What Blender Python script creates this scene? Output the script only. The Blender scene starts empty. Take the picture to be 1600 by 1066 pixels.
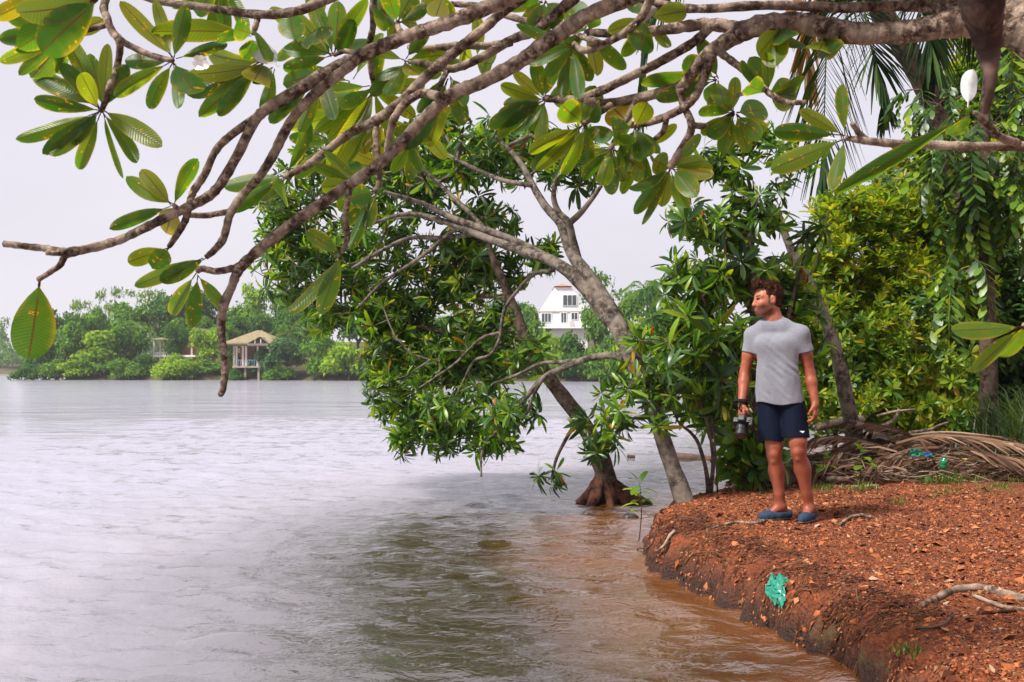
import bpy, math, random
import numpy as np
from mathutils import Vector, Matrix

R = math.radians
random.seed(7); RNG = np.random.default_rng(11)
scene = bpy.context.scene
COL = scene.collection

# ------------------------------------------------------------------ camera
FPX = 1600 * 35.0 / 36.0            # focal length in photo pixels
CAMH = 1.46                          # metres above the water
PITCH = math.atan(45 / FPX)
cam_d = bpy.data.cameras.new('camera'); cam = bpy.data.objects.new('camera', cam_d); COL.objects.link(cam)
cam_d.lens = 35; cam_d.sensor_width = 36; cam_d.clip_start = 0.05; cam_d.clip_end = 6000
cam.location = (0, 0, CAMH); cam.rotation_euler = (R(90) + PITCH, 0, 0)
scene.camera = cam
cam_d.dof.use_dof = True; cam_d.dof.focus_distance = 7.6; cam_d.dof.aperture_fstop = 9.0

# ------------------------------------------------------------------ light
SUN = Vector((-0.62, -0.42, 0.95)).normalized()
world = bpy.data.worlds.new('World'); scene.world = world; world.use_nodes = True
wt = world.node_tree; wt.nodes.clear()
w_out = wt.nodes.new('ShaderNodeOutputWorld'); w_bg = wt.nodes.new('ShaderNodeBackground')
w_sky = wt.nodes.new('ShaderNodeTexSky'); w_sky.sky_type = 'NISHITA'; w_sky.sun_disc = False
w_sky.sun_elevation = math.asin(SUN.z); w_sky.sun_rotation = math.atan2(SUN.x, SUN.y)
w_sky.dust_density = 4.0; w_sky.air_density = 1.0
w_mix = wt.nodes.new('ShaderNodeMix'); w_mix.data_type = 'RGBA'
w_mix.inputs[0].default_value = 0.88
w_mix.inputs[7].default_value = (5.95, 5.68, 6.25, 1)     # pale overcast cloud
# faint structure in the cloud sheet
w_tc = wt.nodes.new('ShaderNodeTexCoord'); w_mp = wt.nodes.new('ShaderNodeMapping'); w_mp.inputs['Scale'].default_value = (1, 1, 2.6)
w_n = wt.nodes.new('ShaderNodeTexNoise'); w_n.inputs['Scale'].default_value = 2.2; w_n.inputs['Detail'].default_value = 4
w_r = wt.nodes.new('ShaderNodeValToRGB'); w_r.color_ramp.elements[0].position = 0.3; w_r.color_ramp.elements[1].position = 0.7
w_r.color_ramp.elements[0].color = (0.93, 0.93, 0.945, 1); w_r.color_ramp.elements[1].color = (1.05, 1.045, 1.035, 1)
w_mul = wt.nodes.new('ShaderNodeMix'); w_mul.data_type = 'RGBA'; w_mul.blend_type = 'MULTIPLY'; w_mul.inputs[0].default_value = 1.0
wt.links.new(w_tc.outputs['Generated'], w_mp.inputs[0]); wt.links.new(w_mp.outputs[0], w_n.inputs['Vector']); wt.links.new(w_n.outputs[0], w_r.inputs[0])
wt.links.new(w_sky.outputs[0], w_mix.inputs[6]); wt.links.new(w_mix.outputs[2], w_mul.inputs[6]); wt.links.new(w_r.outputs[0], w_mul.inputs[7]); wt.links.new(w_mul.outputs[2], w_bg.inputs[0])
w_bg.inputs[1].default_value = 0.1
wt.links.new(w_bg.outputs[0], w_out.inputs[0])
sun_d = bpy.data.lights.new('sun', 'SUN'); sun_o = bpy.data.objects.new('sun', sun_d); COL.objects.link(sun_o)
sun_d.energy = 5.0; sun_d.angle = R(10); sun_d.color = (1.0, 0.955, 0.89)
sun_o.rotation_euler = SUN.to_track_quat('Z', 'Y').to_euler()
scene.view_settings.view_transform = 'Standard'; scene.view_settings.look = 'None'
scene.view_settings.gamma = 1; scene.view_settings.exposure = 0.58
scene.render.engine = 'CYCLES'; scene.cycles.volume_bounces = 1

# ------------------------------------------------------------------ helpers
def at(px, py, d):
    """photo pixel + distance along the view axis -> world point"""
    u = (px - 800) / FPX; v = (533 - py) / FPX
    dy = math.cos(PITCH) - v * math.sin(PITCH); dz = math.sin(PITCH) + v * math.cos(PITCH)
    s = d / dy
    return Vector((u * s, d, CAMH + dz * s))

def link(o, parent=None):
    COL.objects.link(o)
    if parent is not None: o.parent = parent
    return o
def tag(o, label=None, cat=None, group=None, kind=None):
    if label: o['label'] = label
    if cat: o['category'] = cat
    if group: o['group'] = group
    if kind: o['kind'] = kind
    return o
def empty(name, loc=(0, 0, 0), rz=0):
    o = bpy.data.objects.new(name, None); o.location = loc; o.rotation_euler.z = rz
    o.empty_display_size = 0.1
    return link(o)

class MB:
    """collects geometry for one mesh"""
    def __init__(self): self.v = []; self.f = []; self.n = 0; self.uv = []; self.has_uv = False
    def add(self, v, f, uv=None):
        v = np.asarray(v, float).reshape(-1, 3)
        self.v.append(v)
        n = self.n
        self.f.extend([tuple(i + n for i in q) for q in f])
        if uv is not None: self.has_uv = True; self.uv.append(np.asarray(uv, float))
        else: self.uv.append(np.zeros((len(v), 2)))
        self.n += len(v)
    def box(self, c, s, rot=None):
        sx, sy, sz = [a / 2 for a in s]
        v = np.array([(x, y, z) for x in (-sx, sx) for y in (-sy, sy) for z in (-sz, sz)])
        if rot is not None: v = v @ np.array(rot.to_3x3()).T
        self.add(v + np.array(c), [(0, 1, 3, 2), (4, 6, 7, 5), (0, 4, 5, 1), (2, 3, 7, 6), (0, 2, 6, 4), (1, 5, 7, 3)])
    def quad(self, a, b, c, d): self.add([a, b, c, d], [(0, 1, 2, 3)])
    def tube(self, pts, rad, n=8, cap=True, jitter=0.0, flat=1.0):
        pts = np.asarray([tuple(p) for p in pts], float); m = len(pts)
        rad = np.broadcast_to(np.asarray(rad, float), (m,))
        tan = np.gradient(pts, axis=0); tan /= np.linalg.norm(tan, axis=1)[:, None] + 1e-12
        ref = np.array([0, 0, 1.0]) if abs(tan[0][2]) < 0.9 else np.array([1.0, 0, 0])
        u = np.cross(tan[0], ref); u /= np.linalg.norm(u)
        ang = np.arange(n) * 2 * math.pi / n
        V = np.zeros((m, n, 3)); UV = np.zeros((m, n, 2)); L = 0
        for i in range(m):
            u = u - tan[i] * np.dot(u, tan[i]); u /= np.linalg.norm(u) + 1e-12
            w = np.cross(tan[i], u)
            rr = rad[i] * (1 + (RNG.normal(0, jitter, n) if jitter else 0))
            V[i] = pts[i] + np.cos(ang)[:, None] * u * np.reshape(rr, (-1, 1)) + np.sin(ang)[:, None] * w * np.reshape(rr, (-1, 1)) * flat
            if i: L += np.linalg.norm(pts[i] - pts[i - 1])
            UV[i, :, 0] = np.arange(n) / n; UV[i, :, 1] = L
        f = []
        for i in range(m - 1):
            for j in range(n):
                k = (j + 1) % n
                f.append((i * n + j, i * n + k, (i + 1) * n + k, (i + 1) * n + j))
        if cap:
            f.append(tuple(range(n - 1, -1, -1))); f.append(tuple((m - 1) * n + j for j in range(n)))
        self.add(V.reshape(-1, 3), f, UV.reshape(-1, 2))
    def mesh(self, name, mat=None, smooth=False):
        me = bpy.data.meshes.new(name)
        v = np.concatenate(self.v) if self.v else np.zeros((0, 3))
        me.from_pydata(v.tolist(), [], self.f)
        if self.has_uv:
            uvl = me.uv_layers.new(name='UVMap')
            uv = np.concatenate(self.uv)
            li = np.zeros(len(me.loops), dtype=np.int32); me.loops.foreach_get('vertex_index', li)
            uvl.data.foreach_set('uv', uv[li].astype(np.float32).ravel())
        if mat: me.materials.append(mat)
        if smooth: me.polygons.foreach_set('use_smooth', [True] * len(me.polygons))
        me.update()
        return me
    def build(self, name, mat=None, parent=None, smooth=False):
        return link(bpy.data.objects.new(name, self.mesh(name, mat, smooth)), parent)

def raw_mesh(name, v, f, mat, smooth=True):
    """fast mesh from numpy quads/tris"""
    me = bpy.data.meshes.new(name)
    v = np.asarray(v, np.float32); f = np.asarray(f, np.int32); k = f.shape[1]
    me.vertices.add(len(v)); me.vertices.foreach_set('co', v.ravel())
    me.loops.add(f.size); me.loops.foreach_set('vertex_index', f.ravel())
    me.polygons.add(len(f))
    me.polygons.foreach_set('loop_start', np.arange(0, f.size, k, dtype=np.int32))
    me.polygons.foreach_set('loop_total', np.full(len(f), k, np.int32))
    if smooth: me.polygons.foreach_set('use_smooth', np.ones(len(f), bool))
    if mat: me.materials.append(mat)
    me.update(calc_edges=True); me.validate()
    return me

def catmull(pts, sub=6):
    P = [np.asarray(p, float) for p in pts]
    if len(P) < 3: return np.array([P[0] + (P[-1] - P[0]) * t for t in np.linspace(0, 1, sub + 1)])
    P = [2 * P[0] - P[1]] + P + [2 * P[-1] - P[-2]]
    out = []
    for i in range(1, len(P) - 2):
        for t in np.linspace(0, 1, sub, endpoint=False):
            a, b, c, d = P[i - 1], P[i], P[i + 1], P[i + 2]
            out.append(0.5 * ((2 * b) + (-a + c) * t + (2 * a - 5 * b + 4 * c - d) * t * t + (-a + 3 * b - 3 * c + d) * t ** 3))
    out.append(P[-2]); return np.array(out)

# value noise ----------------------------------------------------------
_T = np.random.default_rng(3).random(4096)
def _h(i, j, k): return _T[(i * 73 + j * 179 + k * 283 + (i * j) % 61 * 7) % 4096]
def vnoise(x, y, z=0.0):
    x, y, z = np.broadcast_arrays(np.asarray(x, float), np.asarray(y, float), np.asarray(z, float))
    i = np.floor(x).astype(int); j = np.floor(y).astype(int); k = np.floor(z).astype(int)
    fx = x - i; fy = y - j; fz = z - k
    fx = fx * fx * (3 - 2 * fx); fy = fy * fy * (3 - 2 * fy); fz = fz * fz * (3 - 2 * fz)
    r = 0
    for a in (0, 1):
        for b in (0, 1):
            for c in (0, 1):
                r = r + _h(i + a, j + b, k + c) * (fx if a else 1 - fx) * (fy if b else 1 - fy) * (fz if c else 1 - fz)
    return r * 2 - 1
def fbm(x, y, z=0.0, o=4):
    s = 0; a = 1; t = 0
    for q in range(o):
        s = s + a * vnoise(x * 2 ** q + 17 * q, y * 2 ** q + 5 * q, np.asarray(z) * 2 ** q + 9 * q); t += a; a *= 0.5
    return s / t

# ------------------------------------------------------------------ materials
def new_mat(name):
    m = bpy.data.materials.new(name); m.use_nodes = True
    nt = m.node_tree; nt.nodes.clear()
    out = nt.nodes.new('ShaderNodeOutputMaterial')
    return m, nt, out
def node(nt, t, **kw):
    n = nt.nodes.new(t)
    for k, v in kw.items(): setattr(n, k, v)
    return n
def ramp(nt, fac, stops, interp='LINEAR'):
    n = nt.nodes.new('ShaderNodeValToRGB'); e = n.color_ramp.elements; n.color_ramp.interpolation = interp
    while len(e) < len(stops): e.new(0.5)
    for i, (p, c) in enumerate(stops):
        e[i].position = p; e[i].color = (c[0], c[1], c[2], 1)
    nt.links.new(fac, n.inputs[0]); return n.outputs[0]
def mixc(nt, fac, a, b, blend='MIX'):
    n = nt.nodes.new('ShaderNodeMix'); n.data_type = 'RGBA'; n.blend_type = blend
    for s, v in ((0, fac), (6, a), (7, b)):
        if hasattr(v, 'node'): nt.links.new(v, n.inputs[s])
        elif s == 0: n.inputs[0].default_value = v
        else: n.inputs[s].default_value = (*v[:3], 1)
    return n.outputs[2]
def mathn(nt, op, a, b=0.0, c=None):
    n = nt.nodes.new('ShaderNodeMath'); n.operation = op
    for i, v in enumerate((a, b) if c is None else (a, b, c)):
        if hasattr(v, 'node'): nt.links.new(v, n.inputs[i])
        else: n.inputs[i].default_value = v
    return n.outputs[0]
def noise_tex(nt, vec, scale, detail=4, rough=0.55, dist=0.0):
    n = nt.nodes.new('ShaderNodeTexNoise'); n.inputs['Scale'].default_value = scale
    n.inputs['Detail'].default_value = detail; n.inputs['Roughness'].default_value = rough; n.inputs['Distortion'].default_value = dist
    if vec is not None: nt.links.new(vec, n.inputs['Vector'])
    return n.outputs[0]
def bump(nt, h, strength, dist, normal=None):
    n = nt.nodes.new('ShaderNodeBump'); n.inputs['Strength'].default_value = strength; n.inputs['Distance'].default_value = dist
    nt.links.new(h, n.inputs['Height'])
    if normal is not None: nt.links.new(normal, n.inputs['Normal'])
    return n.outputs[0]
def principled(nt, out, col, rough=0.6, spec=0.4, normal=None, **kw):
    b = nt.nodes.new('ShaderNodeBsdfPrincipled')
    if hasattr(col, 'node'): nt.links.new(col, b.inputs['Base Color'])
    else: b.inputs['Base Color'].default_value = (*col[:3], 1)
    if hasattr(rough, 'node'): nt.links.new(rough, b.inputs['Roughness'])
    else: b.inputs['Roughness'].default_value = rough
    b.inputs['Specular IOR Level'].default_value = spec
    if normal is not None: nt.links.new(normal, b.inputs['Normal'])
    for k, v in kw.items(): b.inputs[k.replace('_', ' ')].default_value = v
    if out is not None: nt.links.new(b.outputs[0], out.inputs[0])
    return b
def simple_mat(name, col, rough=0.6, spec=0.4, var=0.15, scale=8.0, bumpd=0.0, **kw):
    m, nt, out = new_mat(name)
    tc = node(nt, 'ShaderNodeTexCoord')
    n = noise_tex(nt, tc.outputs['Object'], scale)
    lo = tuple(c * (1 - var) for c in col); hi = tuple(min(1, c * (1 + var)) for c in col)
    c = ramp(nt, n, [(0.3, lo), (0.7, hi)])
    nm = bump(nt, n, 0.6, bumpd) if bumpd else None
    principled(nt, out, c, rough, spec, nm, **kw); return m

def leaf_mat(name, stops, trans=0.4, tcol=None, rough=0.38, spec=0.45, midrib=None, hazy=0.0):
    """foliage: colour by leaf island + object; light passes through"""
    m, nt, out = new_mat(name)
    geo = node(nt, 'ShaderNodeNewGeometry'); oi = node(nt, 'ShaderNodeObjectInfo')
    r = mathn(nt, 'FRACT', mathn(nt, 'ADD', geo.outputs['Random Per Island'], oi.outputs['Random']))
    c = ramp(nt, r, stops)
    p = principled(nt, None, c, rough, spec)
    t = node(nt, 'ShaderNodeBsdfTranslucent')
    tc = mixc(nt, 1.0, c, tcol or (1.5, 1.35, 0.45), 'MULTIPLY')
    nt.links.new(tc, t.inputs[0])
    mx = node(nt, 'ShaderNodeMixShader'); mx.inputs[0].default_value = trans
    nt.links.new(p.outputs[0], mx.inputs[1]); nt.links.new(t.outputs[0], mx.inputs[2])
    nt.links.new(mx.outputs[0], out.inputs[0]); return m

def bark_mat(name, dark, mid, light, scale=14.0, ring=0.0, bumpd=0.006):
    m, nt, out = new_mat(name)
    tc = node(nt, 'ShaderNodeTexCoord')
    v = tc.outputs['Object']
    n1 = noise_tex(nt, v, scale, 5, 0.65, 0.4); n2 = noise_tex(nt, v, scale * 0.28, 3, 0.5)
    n3 = noise_tex(nt, v, scale * 4.5, 3, 0.6)
    c = ramp(nt, n1, [(0.34, dark), (0.5, mid), (0.64, light)])
    c = mixc(nt, ramp(nt, n2, [(0.45, (0, 0, 0)), (0.62, (0.7, 0.7, 0.7))]), c, tuple(x * 1.15 for x in light))
    h = mathn(nt, 'ADD', n1, mathn(nt, 'MULTIPLY', n3, 0.4))
    if ring:
        mp = node(nt, 'ShaderNodeMapping'); mp.inputs['Scale'].default_value = (0.0, ring, 0.0)
        nt.links.new(tc.outputs['UV'], mp.inputs[0])
        wv = node(nt, 'ShaderNodeTexNoise'); wv.inputs['Scale'].default_value = 1.0; wv.inputs['Detail'].default_value = 2
        nt.links.new(mp.outputs[0], wv.inputs['Vector'])
        c = mixc(nt, ramp(nt, wv.outputs[0], [(0.4, (0.35, 0.35, 0.35)), (0.52, (0, 0, 0))]), c, dark)
        h = mathn(nt, 'ADD', h, mathn(nt, 'MULTIPLY', wv.outputs[0], 1.2))
    principled(nt, out, c, 0.85, 0.2, bump(nt, h, 0.9, bumpd)); return m
# ================================================================== SETTING
SHORE = np.array([(-30, -22), (-9, -7), (-3, -3.2), (0.0, -1.2), (1.2, 1.2), (1.62, 3.0), (1.60, 4.2), (1.585, 4.65), (1.55, 4.91), (1.49, 5.255),
                  (1.40, 5.72), (1.29, 6.27), (1.16, 6.94), (1.02, 7.45), (1.03, 7.75), (1.10, 8.15), (1.20, 8.75), (1.42, 9.4), (2.05, 10.2),
                  (2.9, 11.2), (4.0, 13.2), (5.2, 16), (7.5, 21), (12, 30), (22, 46), (45, 70), (120, 130), (400, 200)])
def shore_s(x, y):
    """signed distance to the shoreline, + inland (to the right of the walk)"""
    x = np.asarray(x, float); y = np.asarray(y, float)
    best = np.full(x.shape, 1e9); sg = np.ones(x.shape)
    for (ax, ay), (bx, by) in zip(SHORE[:-1], SHORE[1:]):
        dx, dy = bx - ax, by - ay; L2 = dx * dx + dy * dy
        t = np.clip(((x - ax) * dx + (y - ay) * dy) / L2, 0, 1)
        ex = x - (ax + t * dx); ey = y - (ay + t * dy)
        d = np.hypot(ex, ey); cr = dx * (y - ay) - dy * (x - ax)
        m = d < best
        best = np.where(m, d, best); sg = np.where(m, np.where(cr < 0, 1.0, -1.0), sg)
    return best * sg
_ps = np.array([-60, -12, -3, -1.0, -0.25, 0.0, 0.03, 0.08, 0.15, 0.25, 0.45, 0.9, 1.6, 4, 9, 40, 400])
_pz = np.array([-4, -1.6, -0.55, -0.26, -0.10, -0.04, 0.08, 0.185, 0.245, 0.285, 0.312, 0.325, 0.335, 0.37, 0.45, 1.2, 6])
def ground_z(x, y, fine=True):
    x = np.asarray(x, float); y = np.asarray(y, float)
    s = shore_s(x, y)
    s2 = s + (0.08 * fbm(x * 2.2, y * 2.2, 1.5) + 0.085 * fbm(x * 7, y * 7, 4.5, 3)) * np.exp(-np.abs(s) / 0.8)
    z = np.interp(s2, _ps, _pz)
    land = np.clip((s2 + 0.02) / 0.1, 0, 1); face = np.exp(-((s2 - 0.12) / 0.16) ** 2)
    z = z + land * (0.02 * fbm(x * 1.1, y * 1.1, 2.0, 3))
    if fine:
        z = z + land * (0.011 * fbm(x * 14, y * 14, 0.7, 4) + 0.006 * fbm(x * 38, y * 38, 3.1, 2)) + face * (0.06 * fbm(x * 5, y * 5, 8.0, 4) + 0.03 * fbm(x * 20, y * 20, 6, 3))
    return z

# --- river bank: one sheet, fine near the camera
def axis(parts):
    o = []
    for a, b, st in parts: o.append(np.arange(a, b, st))
    return np.concatenate(o + [np.array([parts[-1][1]])])
xs = axis([(-40, -4, 3.0), (-4, 0.6, 0.3), (0.6, 3.4, 0.022), (3.4, 6.5, 0.06), (6.5, 14, 0.35), (14, 120, 6), (120, 400, 40)])
ys = axis([(-30, -2, 3.0), (-2, 3.3, 0.25), (3.3, 8.2, 0.024), (8.2, 12.5, 0.045), (12.5, 24, 0.4), (24, 120, 6), (120, 240, 20)])
GX, GY = np.meshgrid(xs, ys)
GZ = ground_z(GX, GY)
def ground_fast(x, y):
    """bilinear read of the bank sheet"""
    x = np.clip(np.asarray(x, float), xs[0], xs[-1] - 1e-6); y = np.clip(np.asarray(y, float), ys[0], ys[-1] - 1e-6)
    i = np.searchsorted(xs, x, 'right') - 1; j = np.searchsorted(ys, y, 'right') - 1
    fx = (x - xs[i]) / (xs[i + 1] - xs[i]); fy = (y - ys[j]) / (ys[j + 1] - ys[j])
    return (GZ[j, i] * (1 - fx) + GZ[j, i + 1] * fx) * (1 - fy) + (GZ[j + 1, i] * (1 - fx) + GZ[j + 1, i + 1] * fx) * fy
def gz(x, y): return float(ground_fast(x, y))
# the steep face leans and crumbles: push it sideways a little
sD = shore_s(GX, GY); fc = np.exp(-((sD - 0.1) / 0.13) ** 2)
PX = GX - fc * 0.10 * fbm(GX * 9, GY * 9, 5.5, 3); PY = GY - fc * 0.08 * fbm(GX * 9, GY * 9, 1.1, 3)
nx, ny = len(xs), len(ys)
idx = np.arange(nx * ny).reshape(ny, nx)
F = np.stack([idx[:-1, :-1], idx[:-1, 1:], idx[1:, 1:], idx[1:, :-1]], -1).reshape(-1, 4)

def m_soil():
    m, nt, out = new_mat('red laterite soil')
    tc = node(nt, 'ShaderNodeTexCoord'); v = tc.outputs['Object']
    n1 = noise_tex(nt, v, 55, 5, 0.7); n2 = noise_tex(nt, v, 2.2, 4, 0.6); n3 = noise_tex(nt, v, 190, 3, 0.7); n4 = noise_tex(nt, v, 9, 4, 0.65)
    vo = node(nt, 'ShaderNodeTexVoronoi'); vo.inputs['Scale'].default_value = 62; vo.inputs['Randomness'].default_value = 1
    nt.links.new(v, vo.inputs['Vector'])
    c = ramp(nt, n1, [(0.30, (0.030, 0.008, 0.004)), (0.46, (0.15, 0.034, 0.010)), (0.60, (0.30, 0.080, 0.022)), (0.74, (0.46, 0.165, 0.06))])
    c = mixc(nt, ramp(nt, vo.outputs['Color'], [(0.45, (0, 0, 0)), (0.95, (0.45, 0.45, 0.45))]), c, (0.20, 0.07, 0.03))
    c = mixc(nt, ramp(nt, n2, [(0.42, (0, 0, 0)), (0.7, (0.6, 0.6, 0.6))]), c, (0.10, 0.027, 0.011))
    c = mixc(nt, ramp(nt, n4, [(0.60, (0, 0, 0)), (0.75, (0.5, 0.5, 0.5))]), c, (0.27, 0.13, 0.065))
    # wet earth with moss patches low on the bank
    sep = node(nt, 'ShaderNodeSeparateXYZ'); nt.links.new(v, sep.inputs[0])
    zz = mathn(nt, 'ADD', sep.outputs[2], mathn(nt, 'MULTIPLY', mathn(nt, 'SUBTRACT', n4, 0.5), 0.22))
    wet = ramp(nt, zz, [(0.05, (1, 1, 1)), (0.25, (0, 0, 0))])
    c = mixc(nt, wet, c, (0.035, 0.015, 0.009))
    mo = mathn(nt, 'MULTIPLY', ramp(nt, noise_tex(nt, v, 3.1, 3, 0.6), [(0.55, (0, 0, 0)), (0.66, (0.8, 0.8, 0.8))]), ramp(nt, zz, [(0.04, (0, 0, 0)), (0.10, (1, 1, 1)), (0.2, (0, 0, 0))]))
    c = mixc(nt, mo, c, (0.12, 0.085, 0.03))
    # forest floor further in
    far = mathn(nt, 'ADD', sep.outputs[1], mathn(nt, 'MULTIPLY', n2, 3.0))
    c = mixc(nt, ramp(nt, mathn(nt, 'DIVIDE', far, 20.0), [(0.57, (0, 0, 0)), (0.68, (0.85, 0.85, 0.85))]), c, (0.085, 0.055, 0.03))
    h = mathn(nt, 'ADD', mathn(nt, 'MULTIPLY', n1, 1.0), mathn(nt, 'ADD', mathn(nt, 'MULTIPLY', n3, 0.5), mathn(nt, 'MULTIPLY', vo.outputs['Distance'], 0.9)))
    rg = mixc(nt, wet, (0.92, 0.92, 0.92), (0.45, 0.45, 0.45))
    principled(nt, out, c, rg, 0.3, bump(nt, h, 1.0, 0.012)); return m
M_SOIL = m_soil()
bank = link(bpy.data.objects.new('riverbank', raw_mesh('riverbank', np.stack([PX, PY, GZ], -1).reshape(-1, 3), F, M_SOIL)))
tag(bank, 'red earth river bank with crumbling edge', kind='structure')

# --- water: turbid, brown beneath, mirror of the sky above
def m_water():
    m, nt, out = new_mat('turbid river water')
    tc = node(nt, 'ShaderNodeTexCoord'); v = tc.outputs['Object']
    mp = node(nt, 'ShaderNodeMapping'); mp.inputs['Scale'].default_value = (0.55, 1.0, 1); mp.inputs['Rotation'].default_value = (0, 0, R(14)); nt.links.new(v, mp.inputs[0])
    n1 = noise_tex(nt, mp.outputs[0], 5.5, 4, 0.6, 0.6); n2 = noise_tex(nt, mp.outputs[0], 19, 3, 0.6, 0.3); n3 = noise_tex(nt, v, 0.10, 3, 0.6); n0 = noise_tex(nt, mp.outputs[0], 1.3, 3, 0.6, 0.5)
    h = mathn(nt, 'ADD', mathn(nt, 'ADD', mathn(nt, 'ADD', mathn(nt, 'MULTIPLY', noise_tex(nt, mp.outputs[0], 0.33, 3, 0.6, 0.4), 7.0), mathn(nt, 'MULTIPLY', noise_tex(nt, mp.outputs[0], 0.09, 4, 0.65, 0.4), 15.0)), mathn(nt, 'MULTIPLY', n0, 2.2)), mathn(nt, 'ADD', mathn(nt, 'MULTIPLY', n1, 1.0), mathn(nt, 'MULTIPLY', n2, 0.42)))
    st = node(nt, 'ShaderNodeBump'); st.inputs['Distance'].default_value = 0.055
    nt.links.new(h, st.inputs['Height'])
    # patches of calm and of breeze
    nt.links.new(ramp(nt, n3, [(0.38, (0.42, 0.42, 0.42)), (0.62, (0.78, 0.78, 0.78))]), st.inputs['Strength'])
    sep = node(nt, 'ShaderNodeSeparateXYZ'); nt.links.new(v, sep.inputs[0])
    # silt stirred up along the bank; pale sky sheen painted in further out
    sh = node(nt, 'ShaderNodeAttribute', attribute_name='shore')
    silt_sheen = ramp(nt, sh.outputs['Fac'], [(0.0, (0.13, 0.045, 0.010)), (0.10, (0.105, 0.042, 0.009)), (0.20, (0.034, 0.020, 0.009)), (0.30, (0.040, 0.032, 0.022)), (0.42, (0.14, 0.128, 0.142)), (0.6, (0.28, 0.262, 0.305)), (1.0, (0.315, 0.302, 0.37))])
    rg = ramp(nt, mathn(nt, 'DIVIDE', sep.outputs[1], 100.0), [(0.08, (0.05, 0.05, 0.05)), (0.5, (0.12, 0.12, 0.12))])
    b = principled(nt, out, silt_sheen, rg, 0.5, st.outputs[0]); b.inputs['IOR'].default_value = 2.9
    return m
M_WATER = m_water()
wx = axis([(-1500, -100, 100), (-100, -20, 5), (-20, -9, 0.8), (-9, 5.0, 0.05), (5, 20, 1.0), (20, 100, 8), (100, 1500, 100)])
wy = axis([(-60, 0, 6), (0, 3.6, 0.3), (3.6, 16, 0.035), (16, 30, 0.12), (30, 60, 0.6), (60, 200, 6), (200, 2400, 100)])
WX, WY = np.meshgrid(wx, wy)
WZ = np.zeros_like(WX)
rw = np.random.default_rng(5)
damp = np.clip((16 - np.abs(WX)) / 8, 0, 1) * np.clip((45 - WY) / 30, 0, 1)
WARP = [fbm(WX * 0.35 + 7 * q, WY * 0.35, q * 1.7, 2) for q in range(4)]
for q in range(46):
    lam = 0.16 * (2.1 / 0.16) ** (rw.random() ** 1.15); th = R(rw.normal(78, 30)); k = 2 * math.pi / lam
    a = 0.0034 * lam ** 0.75 * (1.5 if lam < 0.7 else 1.0)
    ph = rw.random() * 6.283
    arg = k * (WX * math.cos(th) + WY * math.sin(th)) + ph + 1.3 * WARP[q % 4]
    lodm = np.clip((lam / 0.035 - 2.5) / 2, 0, 1) if lam < 0.2 else 1.0
    WZ += a * np.sin(arg) * lodm
WZ *= damp
# ripples wrap round the bank
sW = shore_s(WX, WY)
WZ += 0.010 * np.sin(sW * 16 + 2.5 * fbm(WX * 1.2, WY * 1.2, 3.3, 2)) * np.exp(-np.abs(sW) / 0.8) * damp
nx, ny = len(wx), len(wy); idx = np.arange(nx * ny).reshape(ny, nx)
F = np.stack([idx[:-1, :-1], idx[:-1, 1:], idx[1:, 1:], idx[1:, :-1]], -1).reshape(-1, 4)
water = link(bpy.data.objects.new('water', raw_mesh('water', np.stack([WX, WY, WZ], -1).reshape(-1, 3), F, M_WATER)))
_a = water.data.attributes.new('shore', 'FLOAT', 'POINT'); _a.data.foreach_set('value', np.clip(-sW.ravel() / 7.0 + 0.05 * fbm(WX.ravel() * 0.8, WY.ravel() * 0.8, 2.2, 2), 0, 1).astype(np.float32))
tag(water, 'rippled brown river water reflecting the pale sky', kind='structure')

# --- far shore land
M_FARSOIL = simple_mat('far bank earth', (0.075, 0.065, 0.03), 0.95, 0.1, 0.4, 0.2)
FS = np.array([(-400, 420), (-160, 330), (-120, 345), (-95, 330), (-66, 175), (-71, 150), (-66, 143), (-40, 140), (-15, 132), (5, 124), (22, 116), (40, 104), (64, 84), (120, 60), (400, 30)])
def far_z(x, y):
    yl = np.interp(x, np.linspace(-400, 400, 400), np.interp(np.linspace(-400, 400, 400), [-400, -200, -72, -66, -40, -15, 5, 22, 40, 64, 120, 400], [340, 326, 322, 143, 140, 132, 124, 116, 104, 90, 100, 160]))
    d = y - yl
    return np.where(d < 0, -1.5, np.minimum(-0.05 + 0.5 * np.clip(d, 0, 1.2) + 0.10 * np.clip(d - 1.2, 0, 70), 8.0)) + 0.4 * fbm(x * 0.08, y * 0.08, 1.0, 3) * (d > 2)
fx = np.arange(-400, 401, 4.0); fy = np.concatenate([np.arange(80, 200, 3.0), np.arange(200, 520, 12.0)])
FX, FY = np.meshgrid(fx, fy); FZ = far_z(FX, FY)
idx = np.arange(FX.size).reshape(FX.shape)
F = np.stack([idx[:-1, :-1], idx[:-1, 1:], idx[1:, 1:], idx[1:, :-1]], -1).reshape(-1, 4)
tag(link(bpy.data.objects.new('far_shore', raw_mesh('far_shore', np.stack([FX, FY, FZ], -1).reshape(-1, 3), F, M_FARSOIL))), 'wooded far shore across the river', kind='structure')
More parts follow.
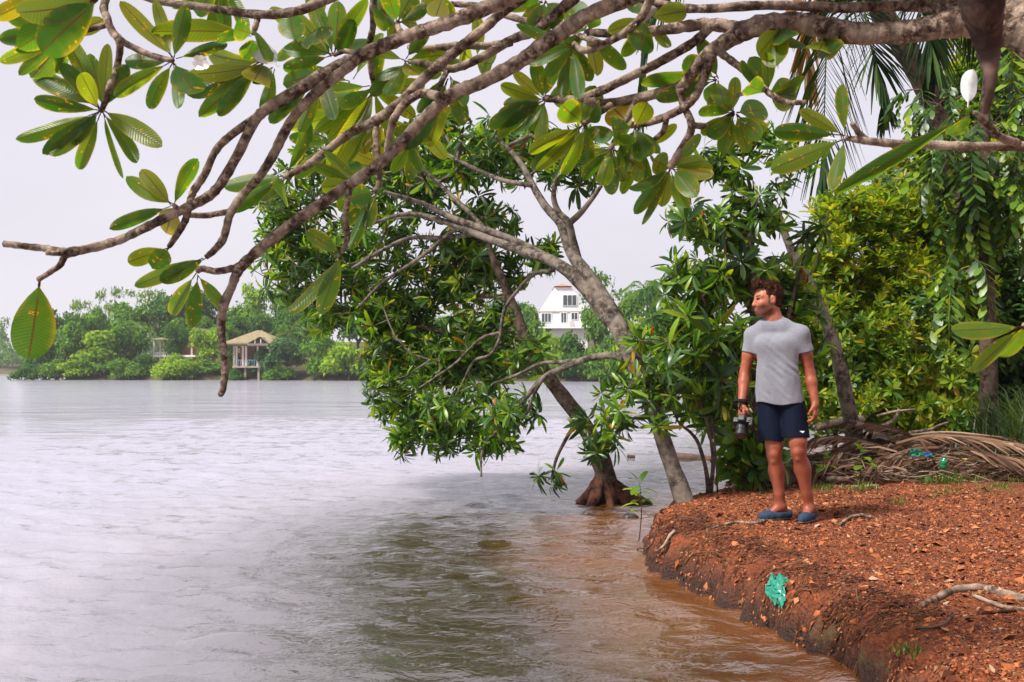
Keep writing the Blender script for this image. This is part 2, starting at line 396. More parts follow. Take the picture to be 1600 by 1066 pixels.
# ================================================================== LEAVES AND BRANCHES
def leaf_geo(rows=7, width=0.17, peak=0.62, petiole=0.10, fold=0.25, droop=0.0, wave=0.0, tipw=0.35, seed=0, cols=4):
    """unit leaf along +Y, face +Z; returns verts, quads, uv"""
    r = np.random.default_rng(seed); v = []; uv = []; f = []
    n = cols + 1
    for i in range(rows + 1):
        t = 1 - (1 - i / rows) ** 1.5; y = petiole + (1 - petiole) * t
        w = width * math.sin(math.pi / 2 * t / peak) ** 0.85 if t < peak else width * math.sqrt(max(0, 1 - ((t - peak) / (1 - peak)) ** 2.4))
        w = max(w, 0.006)
        zc = -droop * y * y
        for j in range(n):
            a = (j / cols) * 2 - 1
            z = zc + abs(a) * w * fold + wave * math.sin(t * 9 + a * 2 + seed) * abs(a)
            v.append((a * w, y * (1 - 0.15 * droop), z)); uv.append((j / cols, t))
    for i in range(rows):
        for j in range(cols):
            q = i * n + j; f.append((q, q + 1, q + n + 1, q + n))
    b = len(v); pw = 0.012                       # stalk
    for y, z in ((0, 0), (petiole, -droop * petiole ** 2)):
        v += [(-pw, y, z), (pw, y, z), (0, y, z - pw * 1.2)]; uv += [(0.5, 0)] * 3
    for j in range(3):
        k = (j + 1) % 3; f.append((b + j, b + k, b + 3 + k, b + 3 + j))
    return np.array(v), f, np.array(uv)

def m_plumeria_leaf():
    m, nt, out = new_mat('plumeria leaf')
    tc = node(nt, 'ShaderNodeTexCoord'); oi = node(nt, 'ShaderNodeObjectInfo')
    sep = node(nt, 'ShaderNodeSeparateXYZ'); nt.links.new(tc.outputs['UV'], sep.inputs[0])
    a = mathn(nt, 'ABSOLUTE', mathn(nt, 'SUBTRACT', sep.outputs[0], 0.5))       # 0 at midrib .. 0.5 edge
    off = node(nt, 'ShaderNodeVectorMath', operation='ADD'); nt.links.new(tc.outputs['Object'], off.inputs[0])
    sc = node(nt, 'ShaderNodeVectorMath', operation='SCALE'); sc.inputs[0].default_value = (7, 13, 5); nt.links.new(oi.outputs['Random'], sc.inputs['Scale'])
    nt.links.new(sc.outputs[0], off.inputs[1]); v = off.outputs[0]
    base = ramp(nt, oi.outputs['Random'], [(0.0, (0.018, 0.070, 0.008)), (0.35, (0.036, 0.115, 0.010)), (0.7, (0.070, 0.16, 0.010)), (0.92, (0.14, 0.20, 0.012)), (1.0, (0.22, 0.19, 0.012))])
    n1 = noise_tex(nt, v, 2.6, 3, 0.6)
    c = mixc(nt, ramp(nt, n1, [(0.45, (0, 0, 0)), (0.7, (0.55, 0.55, 0.55))]), base, (0.14, 0.18, 0.012))
    # yellow toward the rim, rust spots
    rim = mathn(nt, 'MULTIPLY', ramp(nt, a, [(0.36, (0, 0, 0)), (0.5, (0.8, 0.8, 0.8))]), ramp(nt, n1, [(0.4, (0, 0, 0)), (0.62, (1, 1, 1))]))
    c = mixc(nt, rim, c, (0.33, 0.24, 0.012))
    n2 = noise_tex(nt, v, 9.5, 2, 0.5)
    c = mixc(nt, ramp(nt, n2, [(0.66, (0, 0, 0)), (0.71, (0.9, 0.9, 0.9))]), c, (0.46, 0.26, 0.012))
    c = mixc(nt, ramp(nt, n2, [(0.735, (0, 0, 0)), (0.76, (0.9, 0.9, 0.9))]), c, (0.10, 0.035, 0.01))
    # side veins
    vy = mathn(nt, 'SUBTRACT', sep.outputs[1], mathn(nt, 'MULTIPLY', a, 0.22))
    vein = mathn(nt, 'PINGPONG', mathn(nt, 'MULTIPLY', vy, 22.0), 0.5)
    vf = ramp(nt, vein, [(0.0, (0.40, 0.40, 0.40)), (0.22, (0, 0, 0))])
    c = mixc(nt, vf, c, (0.035, 0.06, 0.010))
    c = mixc(nt, ramp(nt, a, [(0.012, (1, 1, 1)), (0.040, (0, 0, 0))]), c, (0.085, 0.045, 0.014))
    p = principled(nt, None, c, 0.36, 0.5, bump(nt, mathn(nt, 'ADD', vein, mathn(nt, 'MULTIPLY', n2, 0.5)), 0.35, 0.004))
    t = node(nt, 'ShaderNodeBsdfTranslucent'); nt.links.new(mixc(nt, 1.0, c, (2.6, 2.2, 0.9), 'MULTIPLY'), t.inputs[0])
    mx = node(nt, 'ShaderNodeMixShader'); mx.inputs[0].default_value = 0.62
    nt.links.new(p.outputs[0], mx.inputs[1]); nt.links.new(t.outputs[0], mx.inputs[2]); nt.links.new(mx.outputs[0], out.inputs[0])
    return m
M_PLEAF = m_plumeria_leaf()
M_PBARK = bark_mat('plumeria bark', (0.018, 0.010, 0.007), (0.090, 0.055, 0.038), (0.33, 0.25, 0.19), 46, ring=30, bumpd=0.010)

PL = []
for i in range(9):
    b = MB(); b.add(*leaf_geo(9, [0.155, 0.175, 0.165, 0.19, 0.15, 0.18, 0.17, 0.16, 0.20][i], [0.56, 0.6, 0.54, 0.62, 0.56, 0.58, 0.63, 0.53, 0.56][i], [0.09, 0.12, 0.1, 0.08, 0.13, 0.1, 0.09, 0.11, 0.07][i],
                              [0.15, 0.3, 0.1, 0.22, 0.4, 0.18, 0.28, 0.12, 0.2][i], [0.05, 0.14, 0.0, 0.2, 0.1, -0.08, 0.16, 0.25, 0.04][i], [0.006, 0.012, 0.004, 0.01, 0.014, 0.006, 0.012, 0.008, 0.01][i], seed=i, cols=6))
    PL.append(b.mesh('plumeria_leaf', M_PLEAF, True))

plumeria = empty('plumeria_tree', at(1780, 900, 3.0))
plumeria.location.z = gz(plumeria.location.x, plumeria.location.y)
tag(plumeria, 'spreading frangipani with grey ringed branches hanging over the water in the foreground', 'tree')
P0 = Vector(plumeria.location)
def ppart(o):
    o.parent = plumeria; o.matrix_parent_inverse = Matrix.Translation(-P0); return o

def pbranch(pts, d0, d1, name='branch', n=9, sub=6, extra=()):
    """pts = (px, py, width px); distance runs d0..d1; extra = world points prepended"""
    m = len(pts); arr = []
    for i, (x, y, w) in enumerate(pts):
        d = d0 + (d1 - d0) * i / max(1, m - 1) + 0.03 * math.sin(i * 1.9 + x)
        p = at(x, y, d); arr.append((p.x, p.y, p.z, w * 0.44 * d / FPX))
    c = catmull(arr, sub)
    k = len(c)
    rr = np.maximum(c[:, 3], 0.003) * (1 + 0.05 * np.sin(np.arange(k) * 2.3) + RNG.normal(0, 0.03, k))
    rr = np.append(rr, rr[-1] * 0.55); tip = c[-1, :3] + (c[-1, :3] - c[-2, :3]) * 0.35
    b = MB(); b.tube(np.vstack([c[:, :3], tip]), rr, n, True, 0.035)
    return ppart(b.build(name, M_PBARK, None, True))

# trunk out of the frame, then the limbs seen in it
pbranch([(1785, 930, 120), (1765, 640, 108), (1740, 330, 100), (1700, 120, 96), (1600, 45, 86), (1520, 26, 72)], 3.0, 3.3, 'trunk', 14)
BR = [
 # limb and its neighbour
 ([(1530, 24, 66), (1440, 46, 44), (1375, 52, 40), (1320, 50, 40), (1250, 36, 38), (1190, 40, 38), (1150, 52, 36)], 3.28, 3.45),
 ([(1500, 12, 40), (1420, 8, 22), (1320, 12, 19), (1200, 8, 17), (1090, 14, 16), (1030, 6, 15), (980, -8, 14)], 3.35, 3.6),
 ([(1160, 50, 34), (1110, 82, 26), (1083, 112, 22), (1066, 134, 20), (1020, 148, 19), (960, 160, 17), (915, 158, 14)], 3.45, 3.7),
 ([(1150, 46, 24), (1115, 38, 20), (1090, 62, 18), (1040, 92, 17), (985, 120, 16), (930, 146, 16), (890, 156, 15), (852, 154, 13)], 3.46, 3.85),
 ([(1150, 44, 26), (1100, 38, 22), (1050, 45, 20), (990, 52, 18), (940, 52, 15), (918, 50, 12)], 3.47, 3.75),
 ([(1112, 84, 20), (1100, 120, 17), (1085, 152, 16), (1062, 172, 15), (1020, 190, 14), (985, 196, 12)], 3.47, 3.62),
 ([(1062, 138, 15), (1068, 165, 14), (1080, 192, 14), (1076, 215, 15), (1060, 240, 14), (1046, 262, 12)], 3.55, 3.5),
 ([(1078, 196, 12), (1110, 196, 11), (1145, 178, 9)], 3.53, 3.6),
 ([(1042, 184, 11), (1036, 205, 10), (1020, 220, 9), (1000, 230, 8)], 3.56, 3.7),
 ([(996, 156, 12), (980, 185, 11), (965, 212, 11), (954, 232, 10)], 3.6, 3.6),
 ([(954, 164, 12), (935, 178, 11), (912, 194, 10)], 3.65, 3.72),
 ([(1125, 82, 14), (1160, 108, 13), (1185, 130, 12), (1205, 148, 11), (1230, 160, 10), (1258, 160, 9)], 3.42, 3.3),
 ([(1194, 138, 9), (1175, 142, 8), (1150, 150, 8)], 3.38, 3.5),
 # C: the long branch down to the hanging tip
 ([(1480, -30, 60), (1300, -80, 44), (1100, -55, 36), (985, -4, 30), (921, 22, 28), (884, 46, 28), (842, 75, 27), (800, 104, 26), (745, 132, 25), (702, 150, 24), (655, 194, 22), (600, 250, 21), (525, 303, 21), (445, 358, 20), (392, 402, 20), (372, 424, 18), (362, 448, 16), (348, 482, 17), (346, 520, 14), (351, 570, 14), (349, 605, 12), (345, 616, 11)], 3.3, 3.55),
 ([(384, 412, 15), (362, 420, 13), (338, 424, 12), (316, 420, 12), (309, 424, 10)], 3.53, 3.48),
 ([(548, 290, 12), (543, 312, 11), (539, 344, 11), (543, 368, 11), (535, 394, 9)], 3.45, 3.5),
 ([(690, 152, 18), (660, 146, 16), (633, 162, 15), (616, 186, 14), (608, 214, 12), (603, 242, 9)], 3.42, 3.55),
 # D: the upper one, forking to the left tips
 ([(1500, -60, 58), (1200, -120, 44), (960, -70, 36), (800, -6, 28), (738, 22, 27), (681, 42, 26), (639, 56, 25), (597, 72, 25), (558, 90, 25), (513, 112, 23), (456, 146, 22), (418, 170, 21), (398, 190, 19), (366, 252, 18), (340, 294, 18), (318, 312, 18), (277, 332, 17), (225, 357, 16), (187, 375, 16), (142, 388, 17), (104, 394, 16), (75, 389, 13), (40, 385, 13), (6, 381, 12)], 3.25, 3.35),
 ([(410, 178, 17), (368, 206, 15), (338, 234, 14), (320, 272, 14), (302, 300, 14), (296, 318, 12)], 3.32, 3.36),
 ([(120, 394, 14), (102, 400, 13), (94, 414, 11), (76, 427, 10), (60, 437, 9)], 3.36, 3.3),
 ([(112, 391, 12), (92, 396, 10), (72, 395, 9)], 3.34, 3.25),
 ([(294, 324, 14), (290, 344, 13), (276, 368, 12), (264, 386, 9)], 3.36, 3.42),
 ([(282, 330, 11), (276, 325, 10), (272, 321, 8)], 3.36, 3.3),
 ([(560, 90, 21), (530, 116, 19), (498, 141, 19), (470, 169, 18), (448, 200, 18), (428, 240, 17), (405, 276, 16), (378, 306, 15), (360, 334, 15), (350, 371, 14), (336, 390, 13), (322, 402, 9)], 3.28, 3.5),
 ([(362, 330, 12), (340, 334, 11), (318, 337, 11), (296, 336, 10)], 3.46, 3.40),
 # E
 ([(1480, -60, 50), (1100, -110, 34), (900, -50, 26), (800, 8, 19), (752, 48, 19), (710, 82, 19), (667, 118, 19), (631, 155, 18), (591, 186, 18), (549, 207, 17), (513, 234, 16), (484, 256, 15), (446, 276, 12)], 3.6, 3.85),
 ([(588, 192, 12), (588, 225, 12), (592, 260, 11), (593, 284, 11), (586, 300, 9)], 3.8, 3.7),
 ([(899, -4, 22), (870, 20, 19), (837, 48, 18), (800, 62, 17), (752, 90, 16), (712, 107, 15), (690, 106, 14), (665, 100, 12), (640, 96, 11)], 3.7, 3.9),
 ([(700, 108, 11), (690, 128, 10), (682, 146, 9)], 3.8, 3.7),
 ([(800, 66, 15), (760, 72, 14), (724, 71, 14), (690, 74, 13), (650, 78, 12), (640, 74, 10)], 3.85, 4.0),
 ([(860, 30, 14), (830, 34, 13), (790, 24, 12), (750, 10, 12), (705, 6, 10)], 3.7, 3.9),
 ([(1017, -4, 18), (1003, 25, 15), (980, 48, 14), (946, 68, 14), (913, 79, 13), (896, 68, 10)], 3.5, 3.6),
 ([(898, 52, 10), (920, 62, 10), (945, 68, 10)], 3.62, 3.55),
 # F, G, H from above the frame
 ([(900, -60, 30), (700, -110, 20), (600, -60, 16), (584, 0, 14), (583, 42, 12), (577, 72, 12), (580, 110, 11), (584, 132, 9)], 3.6, 4.0),
 ([(640, 60, 12), (625, 48, 11), (620, 36, 9)], 3.5, 3.7),
 ([(560, 84, 10), (540, 80, 9), (522, 86, 8)], 3.6, 3.75),
 ([(1490, -80, 52), (1000, -140, 32), (650, -60, 20), (510, 0, 18), (462, 18, 17), (405, 23, 16), (330, 13, 14), (240, 0, 13), (170, -30, 11)], 3.2, 3.2),
 ([(404, 24, 12), (400, 38, 11), (395, 54, 9)], 3.2, 3.2),
 ([(900, -190, 36), (500, -240, 24), (220, -120, 18), (166, -4, 15), (168, 30, 14), (176, 50, 14), (187, 66, 14), (184, 100, 12), (172, 135, 12), (162, 165, 11), (158, 174, 8)], 3.1, 3.1),
 ([(180, 56, 13), (200, 70, 12), (235, 86, 11), (270, 95, 10)], 3.1, 3.15),
 ([(170, 38, 11), (140, 46, 10), (106, 53, 8)], 3.1, 3.05),
 # R: the low branch at the right edge
 ([(1760, 240, 40), (1680, 236, 24), (1600, 229, 18), (1520, 229, 17), (1450, 226, 16), (1390, 224, 15), (1350, 220, 13), (1322, 216, 9)], 3.0, 2.95),
 ([(1358, 221, 11), (1344, 210, 11), (1332, 194, 9)], 2.95, 2.9),
 ([(1590, 224, 15), (1562, 214, 14), (1545, 196, 13), (1524, 176, 9)], 2.97, 2.8),
 ([(1760, 470, 30), (1690, 500, 18), (1640, 506, 14), (1600, 508, 9)], 2.9, 2.75),
]
for pts, d0, d1 in BR: pbranch(pts, d0, d1)
# dark hanging limb close to the camera
M_DARKBARK = bark_mat('dark dead bark', (0.012, 0.008, 0.007), (0.030, 0.018, 0.014), (0.11, 0.065, 0.05), 10, bumpd=0.004)
o = pbranch([(1540, -160, 110), (1536, -60, 92), (1534, 0, 76), (1540, 40, 62), (1545, 80, 42), (1548, 115, 24), (1546, 150, 15), (1540, 175, 11)], 2.35, 2.45, 'dead_branch', 12)
o.data.materials[0] = M_DARKBARK; o['label'] = 'dark dead hanging branch'

LEAFN = [0]
def pleaf(b, t, wf=1.0, var=None, roll=None, face=None):
    """b, t = world base and tip"""
    y = (t - b); L = y.length; y = y.normalized()
    tocam = (Vector((0, 0, CAMH)) - (b + t) / 2).normalized()
    nrm = face or tocam
    z = nrm - y * nrm.dot(y)
    if z.length < 0.05: z = Vector((0, 0, 1)) - y * y.z
    z.normalize()
    ang = roll if roll is not None else random.gauss(0, 0.42)
    z = Matrix.Rotation(ang, 3, y) @ z; x = y.cross(z)
    if random.random() < 0.75: z = -z; x = -x                 # mostly the underside is seen
    k = random.randrange(9) if var is None else var
    o = link(bpy.data.objects.new('leaf', PL[k]))
    s = L
    M = Matrix(((x.x * s * wf, y.x * s, z.x * s, b.x), (x.y * s * wf, y.y * s, z.y * s, b.y), (x.z * s * wf, y.z * s, z.z * s, b.z), (0, 0, 0, 1)))
    o.parent = plumeria; o.matrix_parent_inverse = Matrix.Translation(-P0); o.matrix_basis = M
    LEAFN[0] += 1
    return o
ROS = [
 ((272, 95), 3.15, [(188, 4), (243, 2), (292, 12), (356, 68), (172, 150), (220, 178), (288, 182), (304, 138), (192, 92)]),
 ((158, 172), 3.08, [(28, 222), (66, 238), (82, 248), (112, 226), (120, 268), (192, 279), (224, 258), (251, 226), (48, 158), (46, 106), (97, 100), (112, 62), (143, 80), (172, 72), (130, 118), (200, 105)]),
 ((104, 54), 3.03, [(92, 114), (2, 92), (30, 116), (-5, 60), (20, 78), (4, 30), (160, 32), (60, 112)]),
 ((158, -4), 2.45, [(28, 72), (62, 82), (20, 40), (66, 18)]),
 ((62, -6), 2.9, [(-10, 28), (20, 24), (46, 34), (5, 8)]),
 ((272, 322), 3.32, [(173, 354), (222, 262), (203, 293), (302, 247), (256, 368)]),
 ((262, 389), 3.42, [(198, 410), (240, 414)]),
 ((321, 402), 3.48, [(210, 447), (250, 440)]),
 ((308, 426), 3.48, [(262, 496), (300, 513), (353, 486)]),
 ((535, 396), 3.5, [(460, 504), (500, 492), (478, 362)]),
 ((586, 300), 3.7, [(553, 380), (540, 345), (552, 310), (574, 350)]),
 ((446, 276), 3.85, [(358, 334), (350, 292), (402, 318), (494, 186), (430, 320)]),
 ((584, 136), 4.0, [(506, 196), (524, 252), (548, 238), (604, 200), (652, 134), (562, 220), (478, 176), (530, 170), (640, 176), (498, 148), (626, 110), (590, 84)]),
 ((522, 88), 3.75, [(452, 76), (470, 32), (490, 8), (530, 12), (548, 40), (490, 58), (450, 106), (512, 34), (556, 14), (566, 60)]),
 ((500, 112), 3.6, [(428, 182), (440, 160), (478, 196), (520, 176), (456, 128)]),
 ((412, 98), 3.3, [(304, 92), (300, 128), (299, 152), (312, 180), (336, 184), (372, 62), (392, 140)]),
 ((430, 106), 3.35, [(413, 182), (398, 124)]),
 ((395, 54), 3.2, [(244, 40), (332, 56), (372, 46), (404, 90)]),
 ((348, -34), 3.4, [(328, 56), (352, 60), (380, 48), (300, 30), (270, 20)]),
 ((462, 70), 3.6, [(452, 28), (512, 62), (520, 46)]),
 ((620, 36), 3.7, [(606, -6), (640, -2), (652, 36), (598, 14), (664, 12), (580, 30), (612, 66)]),
 ((634, 96), 3.9, [(596, 124), (656, 128), (566, 70), (688, 84), (586, 142), (664, 50), (610, 150), (680, 112)]),
 ((690, -8), 3.7, [(680, 30), (704, 34), (660, 20)]),
 ((742, 96), 4.0, [(750, 30), (700, 98), (716, 78), (776, 104)]),
 ((702, 118), 3.8, [(676, 214), (648, 224), (736, 164), (720, 180), (660, 168)]),
 ((852, 156), 3.85, [(776, 192), (786, 204), (816, 208), (832, 198), (796, 160), (790, 138), (862, 104), (884, 152), (906, 146), (836, 106), (808, 122), (790, 176), (842, 212)]),
 ((912, 194), 3.7, [(833, 230), (842, 254), (858, 258), (876, 268), (920, 250), (950, 216), (924, 156), (904, 162), (942, 170), (890, 262), (886, 172)]),
 ((955, 232), 3.6, [(955, 294), (942, 286), (914, 272), (986, 214), (938, 240), (992, 244), (972, 280), (1000, 262)]),
 ((990, 198), 3.6, [(960, 170), (1010, 164), (952, 204), (1024, 232), (970, 250), (984, 262), (1012, 252)]),
 ((1010, 232), 3.7, [(974, 290), (966, 272), (986, 284), (1012, 302), (1050, 200), (1040, 282)]),
 ((1047, 264), 3.5, [(1010, 338), (1000, 322), (996, 302), (1036, 310), (1066, 322), (1106, 276), (1104, 262), (1088, 218), (1096, 250), (1022, 250), (1080, 296)]),
 ((1148, 178), 3.55, [(1098, 172), (1110, 216), (1138, 230), (1166, 230), (1186, 204), (1190, 172), (1192, 218), (1116, 148), (1100, 204), (1150, 130), (1128, 232)]),
 ((1122, 122), 3.6, [(1018, 126), (1046, 124), (1040, 150), (1112, 152), (1130, 160), (1098, 72), (1080, 100)]),
 ((1202, 146), 3.4, [(1160, 104), (1200, 88), (1168, 132), (1246, 136), (1236, 150), (1180, 100)]),
 ((1218, 44), 3.4, [(1208, 86), (1250, 78), (1232, 68), (1190, 80)]),
 ((1290, 60), 3.4, [(1276, 92), (1322, 96), (1300, 84)]),
 ((1320, 214), 2.92, [(1314, 142), (1222, 206), (1226, 254), (1306, 288), (1260, 178)]),
 ((1522, 176), 2.78, [(1316, 306), (1482, 224)]),
 ((1600, 508), 2.72, [(1482, 520), (1520, 578), (1560, 560)]),
 ((915, 50), 3.75, [(938, 102), (880, 90), (970, 98), (900, 20), (860, 90), (930, 20)]),
 ((896, 70), 3.6, [(820, 52), (858, 112), (880, 142), (836, 90), (920, 118), (905, 144)]),
 ((1012, 30), 3.6, [(1000, 74), (984, 80), (1042, 70), (960, 46), (1060, 20), (990, -8)]),
 ((850, 2), 3.8, [(820, 36), (872, 34), (800, 10), (840, 44), (812, -12)]),
 ((640, 216), 3.8, [(616, 268), (668, 212), (604, 236), (650, 262)]),
 ((560, 286), 3.7, [(500, 262), (508, 292), (536, 322), (540, 256), (516, 244)]),
 ((556, 170), 4.1, [(520, 214), (500, 180), (540, 240), (512, 150), (568, 230), (580, 200), (470, 200)]),
 ((600, 190), 4.1, [(560, 230), (620, 240), (590, 250), (640, 210)]),
 ((60, 438), 3.3, [(48, 560)]),
 ((486, 52), 4.15, [(430, 20), (440, 90), (500, -8), (540, 60), (470, 110)]),
 ((548, 128), 4.2, [(480, 110), (500, 190), (590, 60), (560, 215)]),
 ((520, 226), 4.2, [(462, 216), (470, 270), (540, 300), (580, 250), (500, 160)]),
 ((650, 190), 4.2, [(600, 150), (690, 240), (640, 270), (700, 170)]),
]
for (cx, cy), d, tips in ROS:
    for (tx, ty) in tips:
        if cx > 450 and len(tips) > 3: tx += (tx - cx) * 0.18; ty += (ty - cy) * 0.18
        dd = d + random.gauss(0, 0.055)
        dx, dy = tx - cx, ty - cy; L = math.hypot(dx, dy)
        bx = cx + dx * 0.03 + random.uniform(-3, 3); by = cy + dy * 0.03 + random.uniform(-3, 3)
        b = at(bx, by, d); t = at(tx, ty, dd)
        lm = 0.17 * FPX / d                    # usual leaf length in pixels: shorter ones are turned towards us
        if L < lm * 0.75:
            t = at(tx, ty, d + random.choice((-1, 1)) * min(0.14, 0.17 * math.sqrt(max(0, 1 - (L / lm) ** 2))))
        wf = min(1.5, max(0.72, 24.0 / (0.34 * max(L, 1)))) * random.uniform(0.85, 1.12)
        if (cx, cy) == (60, 438): wf = 1.36
        if (cx, cy) == (158, -4): wf = 1.15
        if (cx, cy) == (1522, 176): wf = 0.33 if L > 150 else 0.9
        pleaf(b, t, wf, *((3, 0.12) if (cx, cy) == (60, 438) else (None, None)))
# pale greyish leaves and one blossom
M_PALELEAF = simple_mat('greyish leaf', (0.47, 0.48, 0.46), 0.5, 0.4, 0.12, 9); M_PETAL = simple_mat('white petal', (0.80, 0.78, 0.72), 0.6, 0.3, 0.05, 9)
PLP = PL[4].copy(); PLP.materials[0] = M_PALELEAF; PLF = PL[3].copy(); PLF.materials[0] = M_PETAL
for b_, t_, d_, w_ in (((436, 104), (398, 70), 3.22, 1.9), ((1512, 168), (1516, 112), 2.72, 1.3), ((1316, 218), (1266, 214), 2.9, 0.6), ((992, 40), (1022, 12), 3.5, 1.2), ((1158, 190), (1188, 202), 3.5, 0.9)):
    o = pleaf(at(*b_, d_), at(*t_, d_ + 0.05), w_, 4, 0.5); o.data = PLP; o['label'] = 'pale greyish leaf'
for k in range(5):
    a_ = k * 1.2566 + 0.3; o = pleaf(at(312, 98, 3.1), at(312 + 13 * math.cos(a_), 98 + 15 * math.sin(a_), 3.08), 1.8, 3, 0.1); o.data = PLF; o.name = 'petal'
# ================================================================== TREES OF THE NEAR BANK
def rosette_mesh(name, mat, nleaf, L, width, seed, up=0.35, fold=0.2, droop=0.25, rows=4, spread=1.0, cols=2, peak=0.6):
    r = np.random.default_rng(seed); b = MB()
    for i in range(nleaf):
        v, f, uv = leaf_geo(rows, width * r.uniform(0.85, 1.15), peak, 0.08, fold, droop * r.uniform(0.3, 1.8), 0.0, seed=i, cols=cols)
        f = f[:-3]; v = v[:-6]; uv = uv[:-6]
        l = L * r.uniform(0.6, 1.08); az = i * 2.39996 + r.normal(0, 0.3)
        el = up + r.normal(0, 0.35) + 0.9 * (1 - (i + 0.5) / nleaf) ** 2 - 0.25
        el = max(-1.2, min(1.45, el)) * spread
        ya = np.array([math.cos(az) * math.cos(el), math.sin(az) * math.cos(el), math.sin(el)])
        za = np.array([-math.cos(az) * math.sin(el), -math.sin(az) * math.sin(el), math.cos(el)])
        tw = r.normal(0, 0.35); xa = np.cross(ya, za)
        xa, za = xa * math.cos(tw) + za * math.sin(tw), za * math.cos(tw) - xa * math.sin(tw)
        w = v[:, :1] * xa + v[:, 1:2] * ya + v[:, 2:3] * za
        b.add(w * l + np.array([0, 0, r.uniform(-0.12, 0.05) * L]), f, uv)
    return b.mesh(name, mat, True)

def grow(main, targets, tipr=0.004, expo=0.45, step=0.16, sag=0.0, seed=0):
    """connect target points to a skeleton; returns nodes, parents, radii
    main = list of (points[], radii[] or None, parent index or -1)"""
    r = np.random.default_rng(seed)
    N = []; P = []; RAD = []
    for pts, rad, par in main:
        for i, p in enumerate(pts):
            N.append(np.array(tuple(p), float)); RAD.append(rad[i]); P.append(par if i == 0 else len(N) - 2)
    T = [np.array(tuple(t), float) for t in targets]
    arr = np.array(N)
    dist = [np.min(np.linalg.norm(arr - t, axis=1)) for t in T]
    order = np.argsort(dist); tips = []
    NA = np.zeros((len(N) + len(T) * 40, 3)); NA[:len(N)] = arr; cnt = len(N)
    for k in order:
        t = T[k]
        d = np.linalg.norm(NA[:cnt] - t, axis=1); a = int(np.argmin(d)); L = d[a]
        n = max(1, min(14, int(L / step)))
        p0 = NA[a].copy(); prev = a
        perp = r.normal(0, 1, 3); perp /= np.linalg.norm(perp)
        for i in range(1, n + 1):
            u = i / n
            q = p0 + (t - p0) * u + perp * L * 0.12 * math.sin(math.pi * u) + np.array([0, 0, -sag * L * math.sin(math.pi * u)])
            if i < n: q = q + r.normal(0, step * 0.08, 3)
            NA[cnt] = q; N.append(q); P.append(prev); RAD.append(None); prev = cnt; cnt += 1
        tips.append((prev, k))
    w = np.zeros(len(N))
    for q, _ in tips: w[q] += 1
    for i in range(len(N) - 1, -1, -1):
        if P[i] >= 0: w[P[i]] += w[i]
    rad = [RAD[i] if RAD[i] is not None else tipr * max(1, w[i]) ** expo for i in range(len(N))]
    for i in range(len(N)):
        if RAD[i] is None and P[i] >= 0: rad[i] = min(rad[i], rad[P[i]] * 0.95)
    return N, P, rad, tips

def skeleton_mesh(name, N, P, rad, mat, skip_first=0, minn=5):
    """tubes along chains"""
    ch = {}
    for i, p in enumerate(P): ch.setdefault(p, []).append(i)
    b = MB(); done = set()
    starts = [i for i, p in enumerate(P) if p < 0]
    stack = [(None, s) for s in starts]
    while stack:
        pr, s = stack.pop()
        chain = [pr, s] if pr is not None else [s]
        cur = s
        while ch.get(cur):
            kids = sorted(ch[cur], key=lambda k: -rad[k])
            for k in kids[1:]: stack.append((cur, k))
            chain.append(kids[0]); cur = kids[0]
        if len(chain) < 2: continue
        pts = np.array([N[i] for i in chain]); rr = np.array([rad[i] for i in chain])
        if pr is not None: rr[0] = min(rr[0], rr[1] * 1.25)
        mx = rr.max()
        b.tube(pts, rr, 12 if mx > 0.05 else (7 if mx > 0.012 else 4), mx > 0.02, 0.03 if mx > 0.03 else 0)
    return b.mesh(name, mat, True)

BACK = [None]            # how far a crown leans away from the camera, by pixel column
def bk(px): return 0.0 if BACK[0] is None else BACK[0](px)
def ell_points(ells, seed=0):
    """ells = (px, py, rx, ry, depth, rdepth, n): points on/in crown lobes, denser near the skin"""
    r = np.random.default_rng(seed); out = []
    for (px, py, rx, ry, d, rd, n) in ells:
        d += bk(px); c = at(px, py, d); k = d / FPX
        for _ in range(n):
            v = r.normal(0, 1, 3); v /= np.linalg.norm(v); q = r.random() ** 0.45
            out.append(np.array((c.x + v[0] * rx * k * q, c.y + v[1] * rd * q, c.z + v[2] * ry * k * q)))
    return out

def tree_obj(name, label, base, cat='tree', group=None):
    e = empty(name, base); tag(e, label, cat, group); return e
def child(o, root, name=None):
    o.parent = root; o.matrix_parent_inverse = Matrix.Translation(-Vector(root.location)); return o
def as_child(me, name, root): return child(link(bpy.data.objects.new(name, me)), root)

